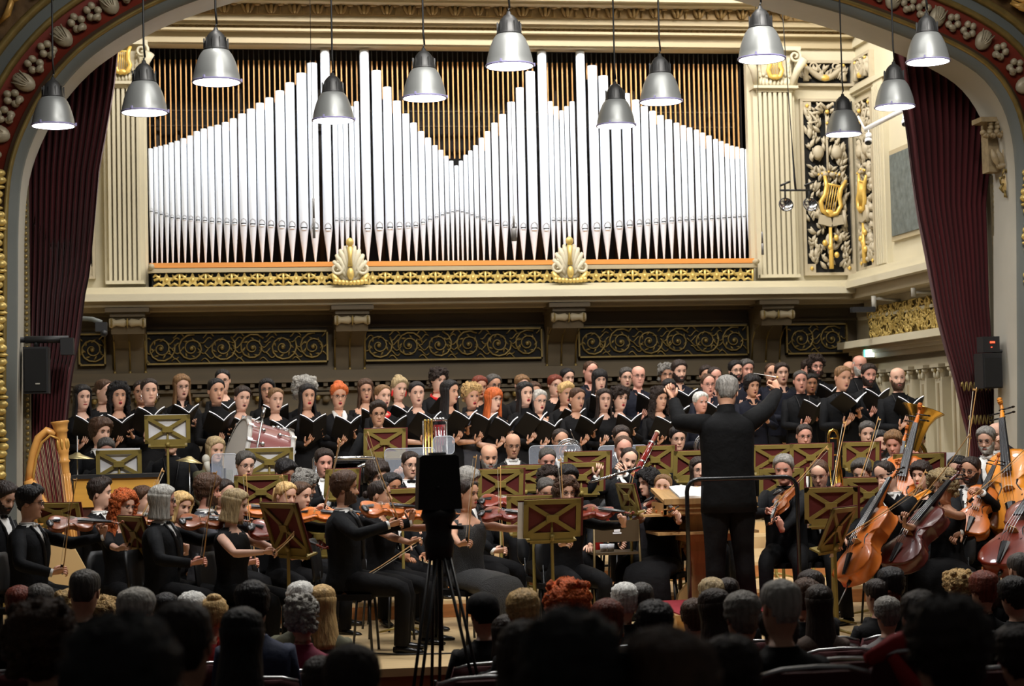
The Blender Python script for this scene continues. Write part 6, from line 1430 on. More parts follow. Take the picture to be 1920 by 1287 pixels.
# tuba
r = empty('tuba', P(1725, 790, 16.9)); ax = (P(1742, 768, 16.9)-P(1712, 872, 16.9)).normalized()
M = frame((0, 0, 0), ax, (0, -1, 0)) @ Matrix.Rotation(rad(-90), 4, 'X'); M = frame((0, 0, 0), ax, (0, -1, .0)); M = M @ Matrix.Rotation(rad(-90), 4, 'X')
m = MB(); m.lathe([(.05, -.55), (.06, -.35), (.075, -.15), (.10, -.02), (.14, .06), (.20, .115), (.205, .12), (.195, .118), (.13, .055), (.09, -.05)], 28, 0, xf=M); m.build('bell', [BRASS], r)
m = MB()
for rr, dx in ((.16, .05), (.12, .0), (.09, .03)): m.tube([(dx+rr*math.cos(a)*.9, .02+dx*.5, -.42+rr*1.4*math.sin(a)) for a in [i*math.pi/10 for i in range(21)]], .022, 8, 0, xf=M)
for q in range(4): m.tube([(-.06+q*.035, -.08, -.45), (-.06+q*.035, -.08, -.3)], .013, 8, 1, xf=M)
m.build('tubing', [BRASS, silver], r); tagc(r, 'large brass tuba with its bell up, right of the choir', 'tuba')
# ---- music stands
DS = [  # px, py, Y, zf, yaw, tilt, label, red, w, h, sheet
 (314, 805, 16.9, 0, 0, 12, 'tallest olive music stand with white sheets, on the left', False, .40, .255, (.19, -.01, 0)),
 (223, 870, 16.4, 0, 0, 12, 'low olive music stand with white sheets near the harp', False, .385, .24, (.18, 0, .012)),
 (505, 866, 16.6, .14, 0, 14, 'olive music stand with white sheets below the bass drum', False, .42, .25, (.2, .02, 0)),
 (721, 829, 17.2, .28, 2, 12, 'olive stand with red cloth before the tailcoated percussionist', True, .39, .25, None),
 (489, 922, 15.5, 0, 4, 14, 'dark red stand behind the bob haired violist', True, .44, .27, None),
 (640, 905, 15.6, .14, 18, 14, 'red cloth stand behind the head of the front violinist', True, .30, .23, None),
 (254, 1002, 13.55, 0, -62, 18, 'stand seen from the side before the red haired violinist', True, .40, .27, None),
 (535, 990, 12.95, 0, -60, 18, 'stand seen from the side before the front violist', True, .46, .36, None),
 (1035, 972, 13.3, 0, 2, 12, 'large front music stand with dark red cloth in the middle', True, .42, .28, (.2, -.05, -.02)),
 (1000, 963, 14.2, 0, 0, 12, 'music stand just behind the large front one', True, .42, .28, None),
 (938, 908, 15.2, 0, 2, 12, 'red cloth stand before the bald bearded clarinetist', True, .38, .25, None),
 (985, 894, 16.0, .14, 0, 12, 'red cloth stand below the bald musician with white shirt', True, .42, .2, None),
 (1100, 873, 16.4, .14, 0, 12, 'red cloth stand between the two transparent screens', True, .42, .25, None),
 (1090, 895, 15.6, .14, 0, 12, 'red cloth stand left of the flutist', True, .38, .25, None),
 (1228, 862, 16.4, .14, 0, 12, 'red cloth stand left of the seated musician with glasses', True, .36, .25, None),
 (1300, 872, 15.9, .14, 0, 12, 'red cloth stand before the long haired clarinetist', True, .36, .25, None),
 (1450, 860, 16.4, .14, -6, 12, 'red cloth stand right behind the conductor', True, .40, .25, None),
 (1520, 858, 16.2, .14, -8, 12, 'red cloth stand before the trombonist', True, .38, .25, None),
 (1614, 853, 16.7, .14, -10, 12, 'red cloth stand below the singers on the right', True, .34, .24, None),
 (1722, 878, 15.6, .14, -14, 16, 'red cloth stand with white sheet before the right curtain', True, .44, .26, (.18, .14, 0)),
 (1558, 948, 13.7, 0, -14, 14, 'large front music stand with red cloth on the right', True, .40, .28, (.18, 0, -.05)),
 (1569, 990, 13.0, 0, 48, 24, 'slanted front stand before the first cello', True, .42, .32, (.05, .16, -.1)),
 (1630, 928, 14.3, 0, -24, 14, 'stand half hidden by the front cellist', True, .40, .28, None),
 (1178, 932, 14.8, 0, -74, 14, 'olive stand seen from the side left of the score desk', True, .30, .22, None),
 (1275, 985, 15.0, 0, 4, 14, 'red cloth stand seen under the score desk', True, .44, .30, None),
 (756, 950, 14.4, 0, 16, 12, 'stand left of the tripod, behind the violins', True, .40, .28, None),
 (596, 1005, 14.6, 0, 22, 14, 'olive stand behind the back of the front violinist', True, .40, .28, None),
 (1465, 905, 15.4, 0, -10, 14, 'stand right of the conductor legs before the violist', True, .38, .25, None),
 (110, 962, 14.9, 0, -30, 16, 'dark stand behind the leftmost violin', True, .40, .16, None),
]
for d_ in DS: put_stand(*d_[:8], 1., d_[8], d_[9], d_[10])
# ================================================================== CONDUCTOR AND PODIUM
deskW = mat('desk_oak', hx(184, 144, 92), .45, vary=.15, vscale=4, stretch=(8, 1, 1))
xa, xb = P(1236, 1135, 13.9).x, P(1515, 1135, 13.9).x
m = MB(); m.bb(xa, xb, 13.35, 14.5, .002, .165, 0); m.bb(xa+.03, xb-.03, 13.38, 14.47, .165, .175, 1); m.bb(xa-.01, xb+.01, 13.33, 13.36, .13, .168, 0)
tagc(m.build('podium', [deskW, mat('red_carpet', hx(150, 40, 50), .95, vary=.15, vscale=20)]), 'low podium with red carpet under the conductor', 'podium')
m = MB(); Yr = 13.45; pts = []
def rp_(px, py): return P(px, py, Yr)
L0, R0 = rp_(1290, 1000).x, rp_(1497, 1000).x; zt = rp_(1390, 897).z; rr = .09
pts = [(L0, Yr, .17), (L0, Yr, zt-rr)]+[(L0+rr-rr*math.cos(a), Yr, zt-rr+rr*math.sin(a)) for a in (.4, .8, 1.2)]+[(L0+rr, Yr, zt), (R0-rr, Yr, zt)]+[(R0-rr+rr*math.sin(a), Yr, zt-rr+rr*math.cos(a)) for a in (.4, .8, 1.2)]+[(R0, Yr, zt-rr), (R0, Yr, .17)]
m.tube(pts, .0165, 10, 0)
for x in (L0, R0): m.tube([(x, Yr, .165), (x, Yr, .18)], .04, 12, 0)
tagc(m.build('podium_rail', [mat('black_gloss_metal', (.01, .01, .011), .25)]), 'black tubular safety rail behind the conductor', 'rail')
# score desk
c = P(1245, 940, 14.5); x0, x1 = c.x, P(1420, 940, 14.5).x; zf_ = c.z; zb = P(1215, 920, 14.95).z+.02; xm = (x0+x1)/2
r = tagc(empty('score_desk', (xm, 14.5, 0)), 'wooden score desk before the conductor', 'desk'); w = (x1-x0)/2
m = MB(); m.add([(-w, 0, zf_), (w, 0, zf_), (w, .46, zb), (-w, .46, zb), (-w, 0, zf_-.025), (w, 0, zf_-.025), (w, .46, zb-.03), (-w, .46, zb-.03)], [(0, 1, 2, 3), (4, 7, 6, 5), (0, 4, 5, 1), (1, 5, 6, 2), (2, 6, 7, 3), (3, 7, 4, 0)], 0, False)
m.bb(-w, w, -.012, .012, zf_-.03, zf_+.015, 0); m.build('desk_top', [deskW], r)
m = MB(); m.bb(-w, w, .0, .02, zf_-.11, zf_-.03, 0); m.bb(-w-.005, w+.005, -.01, .02, zf_-.07, zf_-.062, 0); m.bb(-w, -w+.02, 0, .44, zf_-.11, zf_-.02, 0); m.bb(w-.02, w, 0, .44, zf_-.11, zf_-.02, 0); m.bb(-w-.16, w, .05, .44, zf_-.125, zf_-.11, 0); m.build('drawer_case', [deskW], r)
zs = P(1280, 1002, 14.6).z; m = MB(); m.bb(-w-.06, w, -.02, .42, zs, zs+.02, 0); m.bb(-w+.18, w-.1, .04, .38, zs-.06, zs, 0); m.build('lower_shelf', [deskW], r)
m = MB(); xp = P(1313, 1000, 14.6).x-xm
m.loft([[(xp+a*sx, .2+b_*sy, z) for a, b_ in ((-1, -1), (1, -1), (1, 1), (-1, 1))] for sx, sy, z in ((.075, .07, zf_-.12), (.07, .07, zs-.06), (.10, .08, zs-.14), (.062, .06, zs-.24), (.062, .06, .35), (.075, .07, .3), (.085, .08, .05))], 0, True, False); m.build('pillar', [deskW], r)
m = MB(); m.prism([(xp-.26, .0), (xp-.26, .06), (xp-.2, .1), (xp-.17, .2), (xp-.08, .3), (xp+.08, .3), (xp+.17, .2), (xp+.2, .1), (xp+.26, .06), (xp+.26, 0)], .17, .23, 0); m.bb(xp-.06, xp+.06, -.02, .44, .0, .08, 0); m.build('foot', [deskW], r)
m = MB(); sl = (zb-zf_)/.46
def sp_(x, y, h=0): return (xm+x, 14.5+y, zf_+sl*y+h)
for s in (-1, 1):
    rows = [[sp_(s*u, y, .004+.02*math.sin(min(1, u/.25)*2.6)) for u in (0, .06, .12, .18, .24)] for y in (.05, .42)]; base = [[sp_(s*u, y, .002) for u in (0, .06, .12, .18, .24)] for y in (.05, .42)]
    for a in (rows, base): m.loft(a, 0, False, True, False)
    m.loft([rows[0], base[0]], 0, False, False, False)
o = m.build('open_score', [mat('score_paper', hx(244, 242, 238), .7)]); tagc(o, 'large open white score lying on the conductor desk', 'score')
# conductor
po = dict(STL)
po['R'] = dict(px=(1458, 735, 14.35), dw=(-.35, .25, .9), nw=(-.8, .5, .1), polew=(1.0, -.1, -.75), curl=95)
po['L'] = dict(px=(1263, 750, 14.35), dw=(-.35, .35, .85), nw=(.6, .5, -.4), polew=(-.5, -.2, -1.2), curl=35)
po['RL'] = ((-.10, .0, .47), (-.12, .03, .085)); po['LL'] = ((.11, .0, .47), (.13, .03, .085))
sp = dict(sex='m', style='short', hair='grey', skin='m', outfit=dict(kind='shirtman', c='black', name='long_black_coat', lower='trousers', lc='black', turtle=True, hem=-.08, wide=1.25), head=(-12, 20, -4), pose=po, seed=5, hs=1.0)
bc, WC, HMC, TC = place(sp, 1364, 705, 14.0, 178, .175, 'conductor in black seen from behind with both arms raised', 'musicians of the orchestra', .9, 1.12)
m = MB(); torso(m, TM, TC, .36, .56, .024, 0, cap=False)
def cr_(z, w, d): return [TC @ V((w*math.copysign(abs(math.sin(rad(a)))**.8, math.sin(rad(a))), -d*math.copysign(abs(math.cos(rad(a)))**.85, math.cos(rad(a))), z)) for a in ANG]
m.loft([cr_(.40, .208, .148), cr_(.3, .205, .150), cr_(.15, .198, .148), cr_(0, .205, .152), cr_(-.12, .212, .155), cr_(-.2, .214, .155), cr_(-.2, .20, .14), cr_(-.1, .19, .13)], 0, False); m.tube([TC @ V((0, .01, .49)), TC @ V((0, .0, .55)), TC @ V((0, -.012, .605))], [(.088, .08), (.073, .07), (.068, .066)], 16, 0, cap=False); m.build('coat_body', [CL['knit']], bc)
m = MB()
for s, key in ((-1, 'R'), (1, 'L')):
    S = TC @ V((s*.165, 0, .468)); Wd = V(sp['pose'][key]['w']); E = ik(S, Wd, .285, .25, sp['pose'][key]['pole']); tube_limb(m, S+(S-E).normalized()*.03, E, E.lerp(Wd, .93), [.08, .076, .07, .069, .066, .056, .046], 0, 12)
m.build('coat_sleeves', [CL['knit']], bc)
hb = P(1447, 706, 14.45); put_t = P(1413, 700, 14.6)
m = MB(); m.tube([hb+(hb-put_t)*.3, hb, put_t], [.0075, .004, .0016], 6, 0); m.ball(hb+(hb-put_t)*.3, .011, 1, 8, 6)
tagc(m.build('baton', [mat('white_wood', (.8, .78, .72), .4), BOWW]), 'thin white baton in the raised hand of the conductor', 'baton')
# ================================================================== HARP
harpW = mat('harp_maple', hx(222, 160, 84), .35, coat=.3, vary=.12, vscale=6); harpD = mat('harp_gilt', hx(210, 160, 80), .35, metal=.3)
Yh = 16.3
def H(px, py, y=0): return P(px, py, Yh+y)
r = tagc(empty('concert_harp', (H(110, 1100).x, Yh, 0)), 'golden wooden concert harp beside the left jamb of the arch', 'harp'); o_ = r.location.copy()
def L_h(p): return V(p)-o_
m = MB(); top = H(112, 790); bot = H(146, 1098); ax = bot-top; Ln = ax.length
prof = [(.0, 0), (.075, 0), (.08, .01), (.066, .03), (.058, .07), (.064, .085), (.05, .1), (.046, .16), (.05, .24), (.052, .26), (.044, .28), (.04, .33), (.052, .345), (.04, .36), (.036, .42), (.036, Ln-.12), (.05, Ln-.1), (.04, Ln-.05), (.06, Ln)]
M = frame(L_h(top), ax, (0, -1, 0)) @ Matrix.Rotation(rad(-90), 4, 'X'); m.lathe(prof, 20, 0, xf=M)
for q in range(10): a = q*.628; m.tube([(.037*math.cos(a), .037*math.sin(a), .45), (.037*math.cos(a), .037*math.sin(a), Ln-.15)], .005, 4, 0, xf=M)
for q in range(8): a = q*.785; m.ball((.048*math.cos(a), .048*math.sin(a), .2), (.014, .014, .05), 1, 6, 5, xf=M)
m.build('column', [harpW, harpD], r)
m = MB(); nk = [H(104, 815), H(88, 808), H(72, 822), H(62, 850), H(57, 880), H(55, 905)]
m.tube([L_h(p) for p in nk], [(.035, .05), (.035, .05), (.035, .05), (.035, .055), (.035, .05), (.04, .04)], 10, 0, up=(0, 1, 0)); m.tube([L_h(p)+V((.03, -.035, -.04)) for p in nk], .012, 6, 1)
m.build('neck', [harpW, harpD], r)
m = MB(); sb = [H(55, 900), H(78, 960), H(105, 1030), H(138, 1092)]
m.tube([L_h(p) for p in sb], [(.05, .06), (.09, .10), (.13, .14), (.17, .17)], 12, 0, up=(0, 1, 0)); m.build('soundbox', [harpW], r)
m = MB(); p = L_h(H(142, 1102)); m.box((p.x, 0, p.z-.02), (.34, .4, .09), 0); p2 = p.z-.06
for s in (-1, 1): m.box((p.x+s*.14, -.15, (p2)/2), (.05, .05, p2), 0); m.box((p.x+s*.14, .15, p2/2), (.05, .05, p2), 0)
m.build('pedal_base', [harpW], r)
m = MB()
for q in range(30):
    t = q/29; a = nk[0].lerp(nk[1], t*5) if t < .2 else None; k = t*(len(nk)-1); i = min(int(k), len(nk)-2); a = nk[i].lerp(nk[i+1], k-i); k2 = (1-t)*(len(sb)-1); j = min(int(k2), len(sb)-2); b = sb[j].lerp(sb[j+1], k2-j)
    m.tube([L_h(a)+V((.03, -.03, -.04)), L_h(b)+V((.03, -.03, .05))], .0022, 4, 1 if q % 7 in (0, 3) else 0)
m.build('strings', [mat('gut_string', hx(170, 140, 110), .5), mat('red_string', hx(130, 30, 40), .5)], r)
# harpist mostly hidden behind the leftmost violinist
musician(28, 896, 16.8, 0, 70, 'f', 'updo', 'blond', 'harpist hidden between the harp and the left jamb', pose_rest(), W_(), (0, 5, 0)) if False else None
# bright wooden back of a harp soundboard behind the left violinist
m = MB(); M = Matrix.Translation(P(118, 1060, 14.6))
m.prism([(-.16, -.25), (.34, -.25), (.18, -.05), (.06, .18), (-.16, .2)], -.03, .03, 0, xf=M); tagc(m.build('harp_soundboard', [mat('pale_spruce', hx(240, 200, 140), .3)]), 'pale wooden soundboard glowing behind the leftmost violinist', 'soundboard')
# ================================================================== PERCUSSION
a, b = P(137, 925, 16.2), P(297, 925, 16.2)
r = tagc(empty('keyboard_case', ((a.x+b.x)/2, 16.3, 0)), 'long yellow wooden keyboard case with a black top on the left', 'keyboard instrument'); w = (b.x-a.x)/2; zt = P(215, 893, 16.2).z; zb = P(215, 951, 16.2).z
m = MB(); m.bb(-w, w, -.02, .3, zb, zt-.02, 0); m.bb(-w, w, .0, .28, .12, zb, 1)
for s in (-1, 1): m.bb(s*(w-.05)-.04, s*(w-.05)+.04, .02, .26, 0, .12, 1)
m.build('wooden_case', [mat('yellow_wood', hx(216, 160, 70), .4, vary=.08, vscale=3, stretch=(1, 1, 8)), mat('dark_red_wood', hx(70, 34, 22), .5)], r)
m = MB(); m.bb(-w-.02, w+.02, -.04, .32, zt-.02, zt+.012, 0); m.build('black_top', [BLACKP], r)
def cymbal(px, py, Y, R_, label, tilt=4, up=.18, zf=0):
    c = P(px, py, Y); r = tagc(empty('cymbal', c), label, 'cymbal', 'suspended cymbals'); m = MB()
    M = Matrix.Rotation(rad(tilt), 4, 'Y'); m.lathe([(.003, .035), (.02, .033), (.04, .018), (.06, .010), (R_, -.018), (R_, -.021), (.06, .006), (.003, .02)], 32, 0, xf=M); m.build('plate', [mat('cymbal_bronze', hx(190, 176, 130), .35, metal=.8)], r)
    m = MB(); m.tube([(0, 0, up), (0, 0, -c.z+zf+.35)], .006, 6, 0)
    for q in range(3): m.tube([(0, 0, -c.z+zf+.4), (.22*math.cos(q*2.1), .22*math.sin(q*2.1), -c.z+zf+.01)], .009, 6, 0)
    m.build('stand', [STEEL], r)
cymbal(145, 856, 16.9, .15, 'suspended cymbal beside the harp column', 3)
cymbal(355, 863, 17.0, .12, 'small cymbal seen edge on left of the striped jacket', 8, .03, .28)
# bass drum
a, b = P(445, 860, 17.3), P(522, 886, 17.75); a, b = P(447, 858, 17.25), P(514, 880, 17.7)
ax = (b-a); r = tagc(empty('bass_drum', (a+b)/2), 'large bass drum with reddish shell and chrome lugs, tilted', 'drum'); Ld = .44; Rd = .37
M = frame((0, 0, 0), V((.93, .22, -.30)), (0, 0, 1)) @ Matrix.Rotation(rad(-90), 4, 'X')
m = MB(); m.lathe([(Rd*.985, -Ld/2), (Rd*.985, Ld/2)], 48, 0, xf=M); m.build('shell', [mat('drum_shell', hx(128, 74, 72), .3, coat=.4, vary=.1, vscale=3)], r)
m = MB()
for s in (-1, 1): m.lathe([(Rd*.975, s*(Ld/2+.005)), (Rd*.6, s*(Ld/2+.008)), (.001, s*(Ld/2+.01))], 40, 0, xf=M)
m.build('drumhead', [mat('drum_skin', hx(220, 216, 210), .6)], r)
m = MB()
for s in (-1, 1): m.lathe([(Rd*.985, s*(Ld/2-.03)), (Rd*1.02, s*(Ld/2-.03)), (Rd*1.025, s*(Ld/2+.012)), (Rd*.97, s*(Ld/2+.012))], 48, 0, xf=M)
m.build('hoops', [mat('grey_hoop', hx(190, 186, 180), .35)], r)
for q in range(14):
    a_ = q*math.tau/14; c_, s_ = math.cos(a_), math.sin(a_)
    for s in (-1, 1): m = MB(); m.box((c_*Rd*1.05, s_*Rd*1.05, s*(Ld/2-.01)), (.03, .03, .05), 0, Matrix.Rotation(a_, 3, 'Z'), M); m.ball((c_*Rd*1.01, s_*Rd*1.01, s*.08), (.022, .022, .022), 0, 8, 6, xf=M); m.tube([(c_*Rd*1.05, s_*Rd*1.05, s*(Ld/2)), (c_*Rd*1.03, s_*Rd*1.03, s*.09)], .006, 6, 0, xf=M); m.build('tension_lug', [silver], r)
m = MB(); zz = -r.location.z+.28
for s in (-1, 1): m.tube([(s*.25, -.1, zz), (s*.22, .0, -.05), (s*.2, .2, zz)], .014, 6, 0)
m.tube([(-.25, -.1, zz+.1), (.25, -.1, zz+.1)], .012, 6, 0); m.tube([(.10, -.33, .12), (.03, -.38, .0), (-.03, -.38, -.2)], .009, 6, 0); m.build('stand', [BLACKM], r)
# vibraphone: silver rail with dark resonator boxes
a, b = P(592, 861, 16.9), P(704, 861, 16.9); w = (b.x-a.x)/2
r = tagc(empty('vibraphone', ((a.x+b.x)/2, 16.9, .28)), 'dark keyboard percussion with a long silver rail', 'vibraphone'); z = a.z-.28
m = MB(); m.tube([(-w, 0, z), (w, 0, z)], .013, 8, 0); m.tube([(-w, .4, z), (w, .3, z)], .013, 8, 0)
for x in (-w, w): m.tube([(x, 0, z), (x, 0, .02)], .014, 8, 0); m.tube([(x, .35, z), (x, .35, .02)], .014, 8, 0)
m.build('rail_frame', [silver], r)
m = MB(); 
for q in range(18): x = -w+.05+q*(2*w-.1)/17; m.box((x, .18, z-.03), (.025, .34-.006*q, .012), 0); m.tube([(x, .12, z-.05), (x, .12, z-.2-.015*(17-q))], .016, 8, 0)
m.build('bars_and_resonators', [mat('gunmetal', (.03, .03, .032), .35, metal=.6)], r)
# tubular bells
c = P(806, 789, 17.2); r = tagc(empty('tubular_bells', (c.x, 17.2, .28)), 'gilt tubular bells with a red and chrome drum behind the tripod', 'tubular bells'); z = c.z-.28
m = MB(); m.tube([(-.06, 0, z+.0), (.16, 0, z+.0)], .008, 8, 0)
for x in (-.06, .16): m.tube([(x, .05, z), (x, .05, .02)], .006, 8, 0)
m.build('frame', [silver], r)
for q in range(3): m = MB(); x = -.045+q*.03; m.tube([(x, 0, z-.01), (x, 0, .3)], .011, 8, 0); m.ball((x, 0, z), .013, 0, 6, 5); m.build('bell_tube', [BRASS], r)
m = MB(); m.tube([(.09, .02, z-.04), (.09, .02, z-.35)], .055, 16, 0); m.build('red_drum_shell', [mat('red_sparkle', hx(110, 12, 18), .3, coat=.5)], r)
m = MB()
for q in range(4): m.ball((.04+q*.028, 0, z+.01), .017, 0, 8, 6); m.tube([(.05+q*.025, -.04, z-.06), (.05+q*.025, -.04, z-.3)], .005, 5, 0)
m.build('chrome_fittings', [silver], r)
# transparent screens
screenM = mat('acrylic_screen', (.72, .78, .9), .04, alpha=.16, spec=.6); edgeM = mat('acrylic_edge', hx(190, 196, 206), .3, alpha=.75)
def screen(x0, y0, x1, y1, Y, zf, label, tilt=0):
    a, b = P(x0, y0, Y), P(x1, y1, Y); w = (b.x-a.x)/2; h = a.z-b.z; c = ((a.x+b.x)/2, Y, zf)
    r = tagc(empty('acoustic_screen', c), label, 'acoustic screen', 'transparent acoustic screens'); q = .04; zt = a.z-zf; M = Matrix.Rotation(rad(tilt), 4, 'Y')
    out = []
    for cx, cz, a0 in ((w-q, zt-q, 0), (-w+q, zt-q, 90), (-w+q, zt-h+q, 180), (w-q, zt-h+q, 270)):
        for k in range(5): aa = rad(a0+k*22.5); out.append((cx+q*math.cos(aa), cz+q*math.sin(aa)))
    m = MB(); m.prism(out, -.003, .003, 0); m.build('pane', [screenM], r)
    m = MB(); m.tube([(x, 0, z) for x, z in out+out[:2]], .0042, 5, 0); m.build('edge', [edgeM], r)
    m = MB(); m.tube([(0, .01, zt-h*.5), (0, .01, .02)], .012, 8, 0); m.tube([(-.2, .01, .01), (.2, .01, .01)], .012, 6, 0); m.tube([(0, -.15, .01), (0, .15, .01)], .012, 6, 0); m.build('stand', [BLACKM], r)
screen(397, 852, 446, 905, 16.6, .14, 'small transparent screen before the striped jacket')
screen(721, 842, 817, 905, 16.65, .14, 'transparent screen left of the tripod box')
screen(812, 819, 852, 852, 16.9, .28, 'small tilted transparent screen above the tripod box')
screen(992, 837, 1089, 905, 16.6, .14, 'transparent screen before the horn player with glasses')
screen(1122, 837, 1216, 905, 16.8, .28, 'transparent screen behind the flutist')
# microphone on stand at the left
c = P(386, 862, 16.4); r = tagc(empty('stand_microphone', c), 'grey microphone on a stand by the striped jacket', 'microphone')
m = MB(); m.ball((0, 0, 0), (.035, .035, .045), 0, 12, 8); m.tube([(0, 0, 0), (.02, -.02, -.12)], [.03, .02], 10, 0); m.build('microphone_head', [GREY], r)
m = MB(); m.tube([(.02, -.02, -.1), (.06, -.02, -.3), (.1, 0, -c.z+.15)], .009, 6, 0)
for q in range(3): m.tube([(.1, 0, -c.z+.25), (.1+.25*math.cos(q*2.1), .25*math.sin(q*2.1), -c.z+.15)], .009, 6, 0)
m.build('stand', [BLACKM], r)
for px, py, lb in ((496, 765, 'boom stand rising before the bass drum'), (486, 860, 'short stand left of the stout clarinetist')):
    c = P(px, py, 16.7); m = MB(); m.tube([(0, 0, 0), (-.1, 0, -.5), (-.14, 0, -c.z+.3), (-.14, 0, -c.z+.15)], .008, 6, 0); m.tube([(-.0, 0, 0), (-.02, -.02, -.08)], .016, 8, 0)
    for q in range(3): m.tube([(-.14, 0, -c.z+.4), (-.14+.2*math.cos(q*2.1), .2*math.sin(q*2.1), -c.z+.15)], .008, 6, 0)
    o = m.build('microphone_stand', [STEEL if px == 496 else BLACKM]); o.location = c; tagc(o, lb, 'microphone stand')
# plain chair with cups left of the score desk
c = P(1147, 990, 14.9); r = tagc(empty('wooden_chair', (c.x, 15.0, 0)), 'brown framed chair with two white cups on its seat', 'chair')
zz = P(1147, 1036, 14.9).z
m = MB(); m.box((0, -.1, zz), (.38, .36, .02), 0); m.build('seat', [mat('brown_plastic', hx(74, 60, 40), .45)], r)
m = MB(); m.box((0, -.29, zz+.18), (.36, .02, .17), 0); m.build('backrest', [mat('brown_plastic', hx(74, 60, 40), .45)], r)
m = MB(); m.box((-.0, -.302, zz+.19), (.05, .004, .03), 0); m.box((.0, -.302, zz+.165), (.07, .004, .012), 0); m.build('white_emblem', [PAPER], r, label='small worn white emblem on the backrest')
for s in (-1, 1):
    for y in (-.28, .06): m = MB(); m.tube([(s*.18, y, zz+(.27 if y < 0 else 0)), (s*.2, y-.02*(y < 0), 0)], .01, 6, 0); m.build('leg', [mat('bronze_tube', hx(110, 92, 58), .4, metal=.4)], r)
for i, px in enumerate((1132, 1145)):
    m = MB(); p = P(px, 1030, 14.85); m.lathe([(.001, 0), (.026, 0), (.032, .06), (.03, .06), (.024, .004)], 16, 0); o = m.build('cup', [PAPER]); o.location = (p.x, 14.85, zz+.011); tagc(o, ['white cup on the left of the chair seat', 'white cup on the right of the chair seat'][i], 'cup', 'cups on the chair')
# sheets of white paper / folders on the floor at the stage front
for px, py, a in ((655, 1195, 20), (1010, 1218, 0)):
    pass
m = MB(); p0 = P(640, 1186, 13.4); m.tube([(p0.x-.4, 13.2, .008), (p0.x, 13.3, .008), (p0.x+.4, 13.0, .008), (p0.x+1.1, 12.9, .008)], .006, 5, 0); tagc(m.build('cable', [BLACKP]), 'black cable lying on the stage boards', 'cable')
# ================================================================== CAMERA TRIPOD IN THE AUDITORIUM
Yt = 10.3; c = P(821, 905, Yt); fl = rake(Yt)
r = tagc(empty('camera_tripod', (c.x, Yt, fl)), 'large black tripod with a black box on top, in the middle', 'tripod')
zt = P(820, 853, Yt).z-fl; zb = P(820, 955, Yt).z-fl; zc2 = P(820, 1050, Yt).z-fl
m = MB(); w1 = .108; w2 = .122; m.loft([[(x, y, z) for x, y in ((-w, -.09), (w, -.09), (w, .09), (-w, .09))] for w, z in ((w2, zb), (w1, zt-.012), (w1-.02, zt))], 0, True, False); m.lathe([(.05, zt), (.05, zt+.012), (.001, zt+.014)], 16, 0); m.ball((-.01, -.092, zb+.12), .012, 0, 8, 6); m.build('black_box', [BLACKP], r)
m = MB(); m.lathe([(.001, zc2), (.075, zc2), (.085, zc2+.1), (.07, zc2+.14), (.075, zb-.08), (.1, zb-.04), (.09, zb), (.001, zb)], 20, 0); m.tube([(.05, -.03, zb-.1), (.12, -.1, zb-.1)], .012, 8, 0); m.build('head', [BLACKP], r)
for q, (dx, dy) in enumerate(((-.30, -.42), (.30, -.42), (0, .55))):
    m = MB(); s0 = V((dx*.12, dy*.12, zc2+.02)); s1 = V((dx, dy, .01)); off = V((-dy, dx, 0)).normalized()*.022
    for s in (-1, 1): m.tube([s0+off*s, s0.lerp(s1, .62)+off*s], .009, 6, 0)
    m.tube([s0.lerp(s1, .5), s1], .010, 6, 0); m.ball(s1, .02, 0, 6, 5); m.box(s0.lerp(s1, .62), (.06, .03, .03), 0); m.build('leg', [BLACKM], r)
m = MB(); m.tube([(0, 0, zc2), (0, 0, zc2-.5)], .014, 8, 0); m.build('centre_column', [BLACKM], r)
# ================================================================== AUDIENCE
seatM = mat('seat_velvet', hx(70, 12, 18), .85)
def seat_proto():
    r = empty('theatre_seat'); m = MB(); m.box((0, .02, .42), (.46, .42, .08), 0); m.build('seat', [seatM], r)
    m = MB(); rings = []
    for k in range(7): z = .42+k*.075; w = .235*(1-.12*max(0, (k-4)/2)**2); rings.append([(x, .24+(z-.42)*.18+yy, z) for x, yy in ((-w, 0), (0, .02), (w, 0), (w, .05), (0, .07), (-w, .05))])
    m.loft(rings, 0); m.build('backrest', [seatM], r)
    m = MB(); w = .21; z = .88; m.tube([(-w, .36, z-.02), (-w*.6, .375, z+.004), (0, .38, z+.01), (w*.6, .375, z+.004), (w, .36, z-.02)], .011, 6, 0); m.build('metal_rail', [STEEL], r)
    for s in (-1, 1):
        m = MB(); m.box((s*.25, .05, .32), (.03, .4, .64), 0); m.build('armrest', [BLACKP], r)
    return r
seat0 = seat_proto(); su = [0]
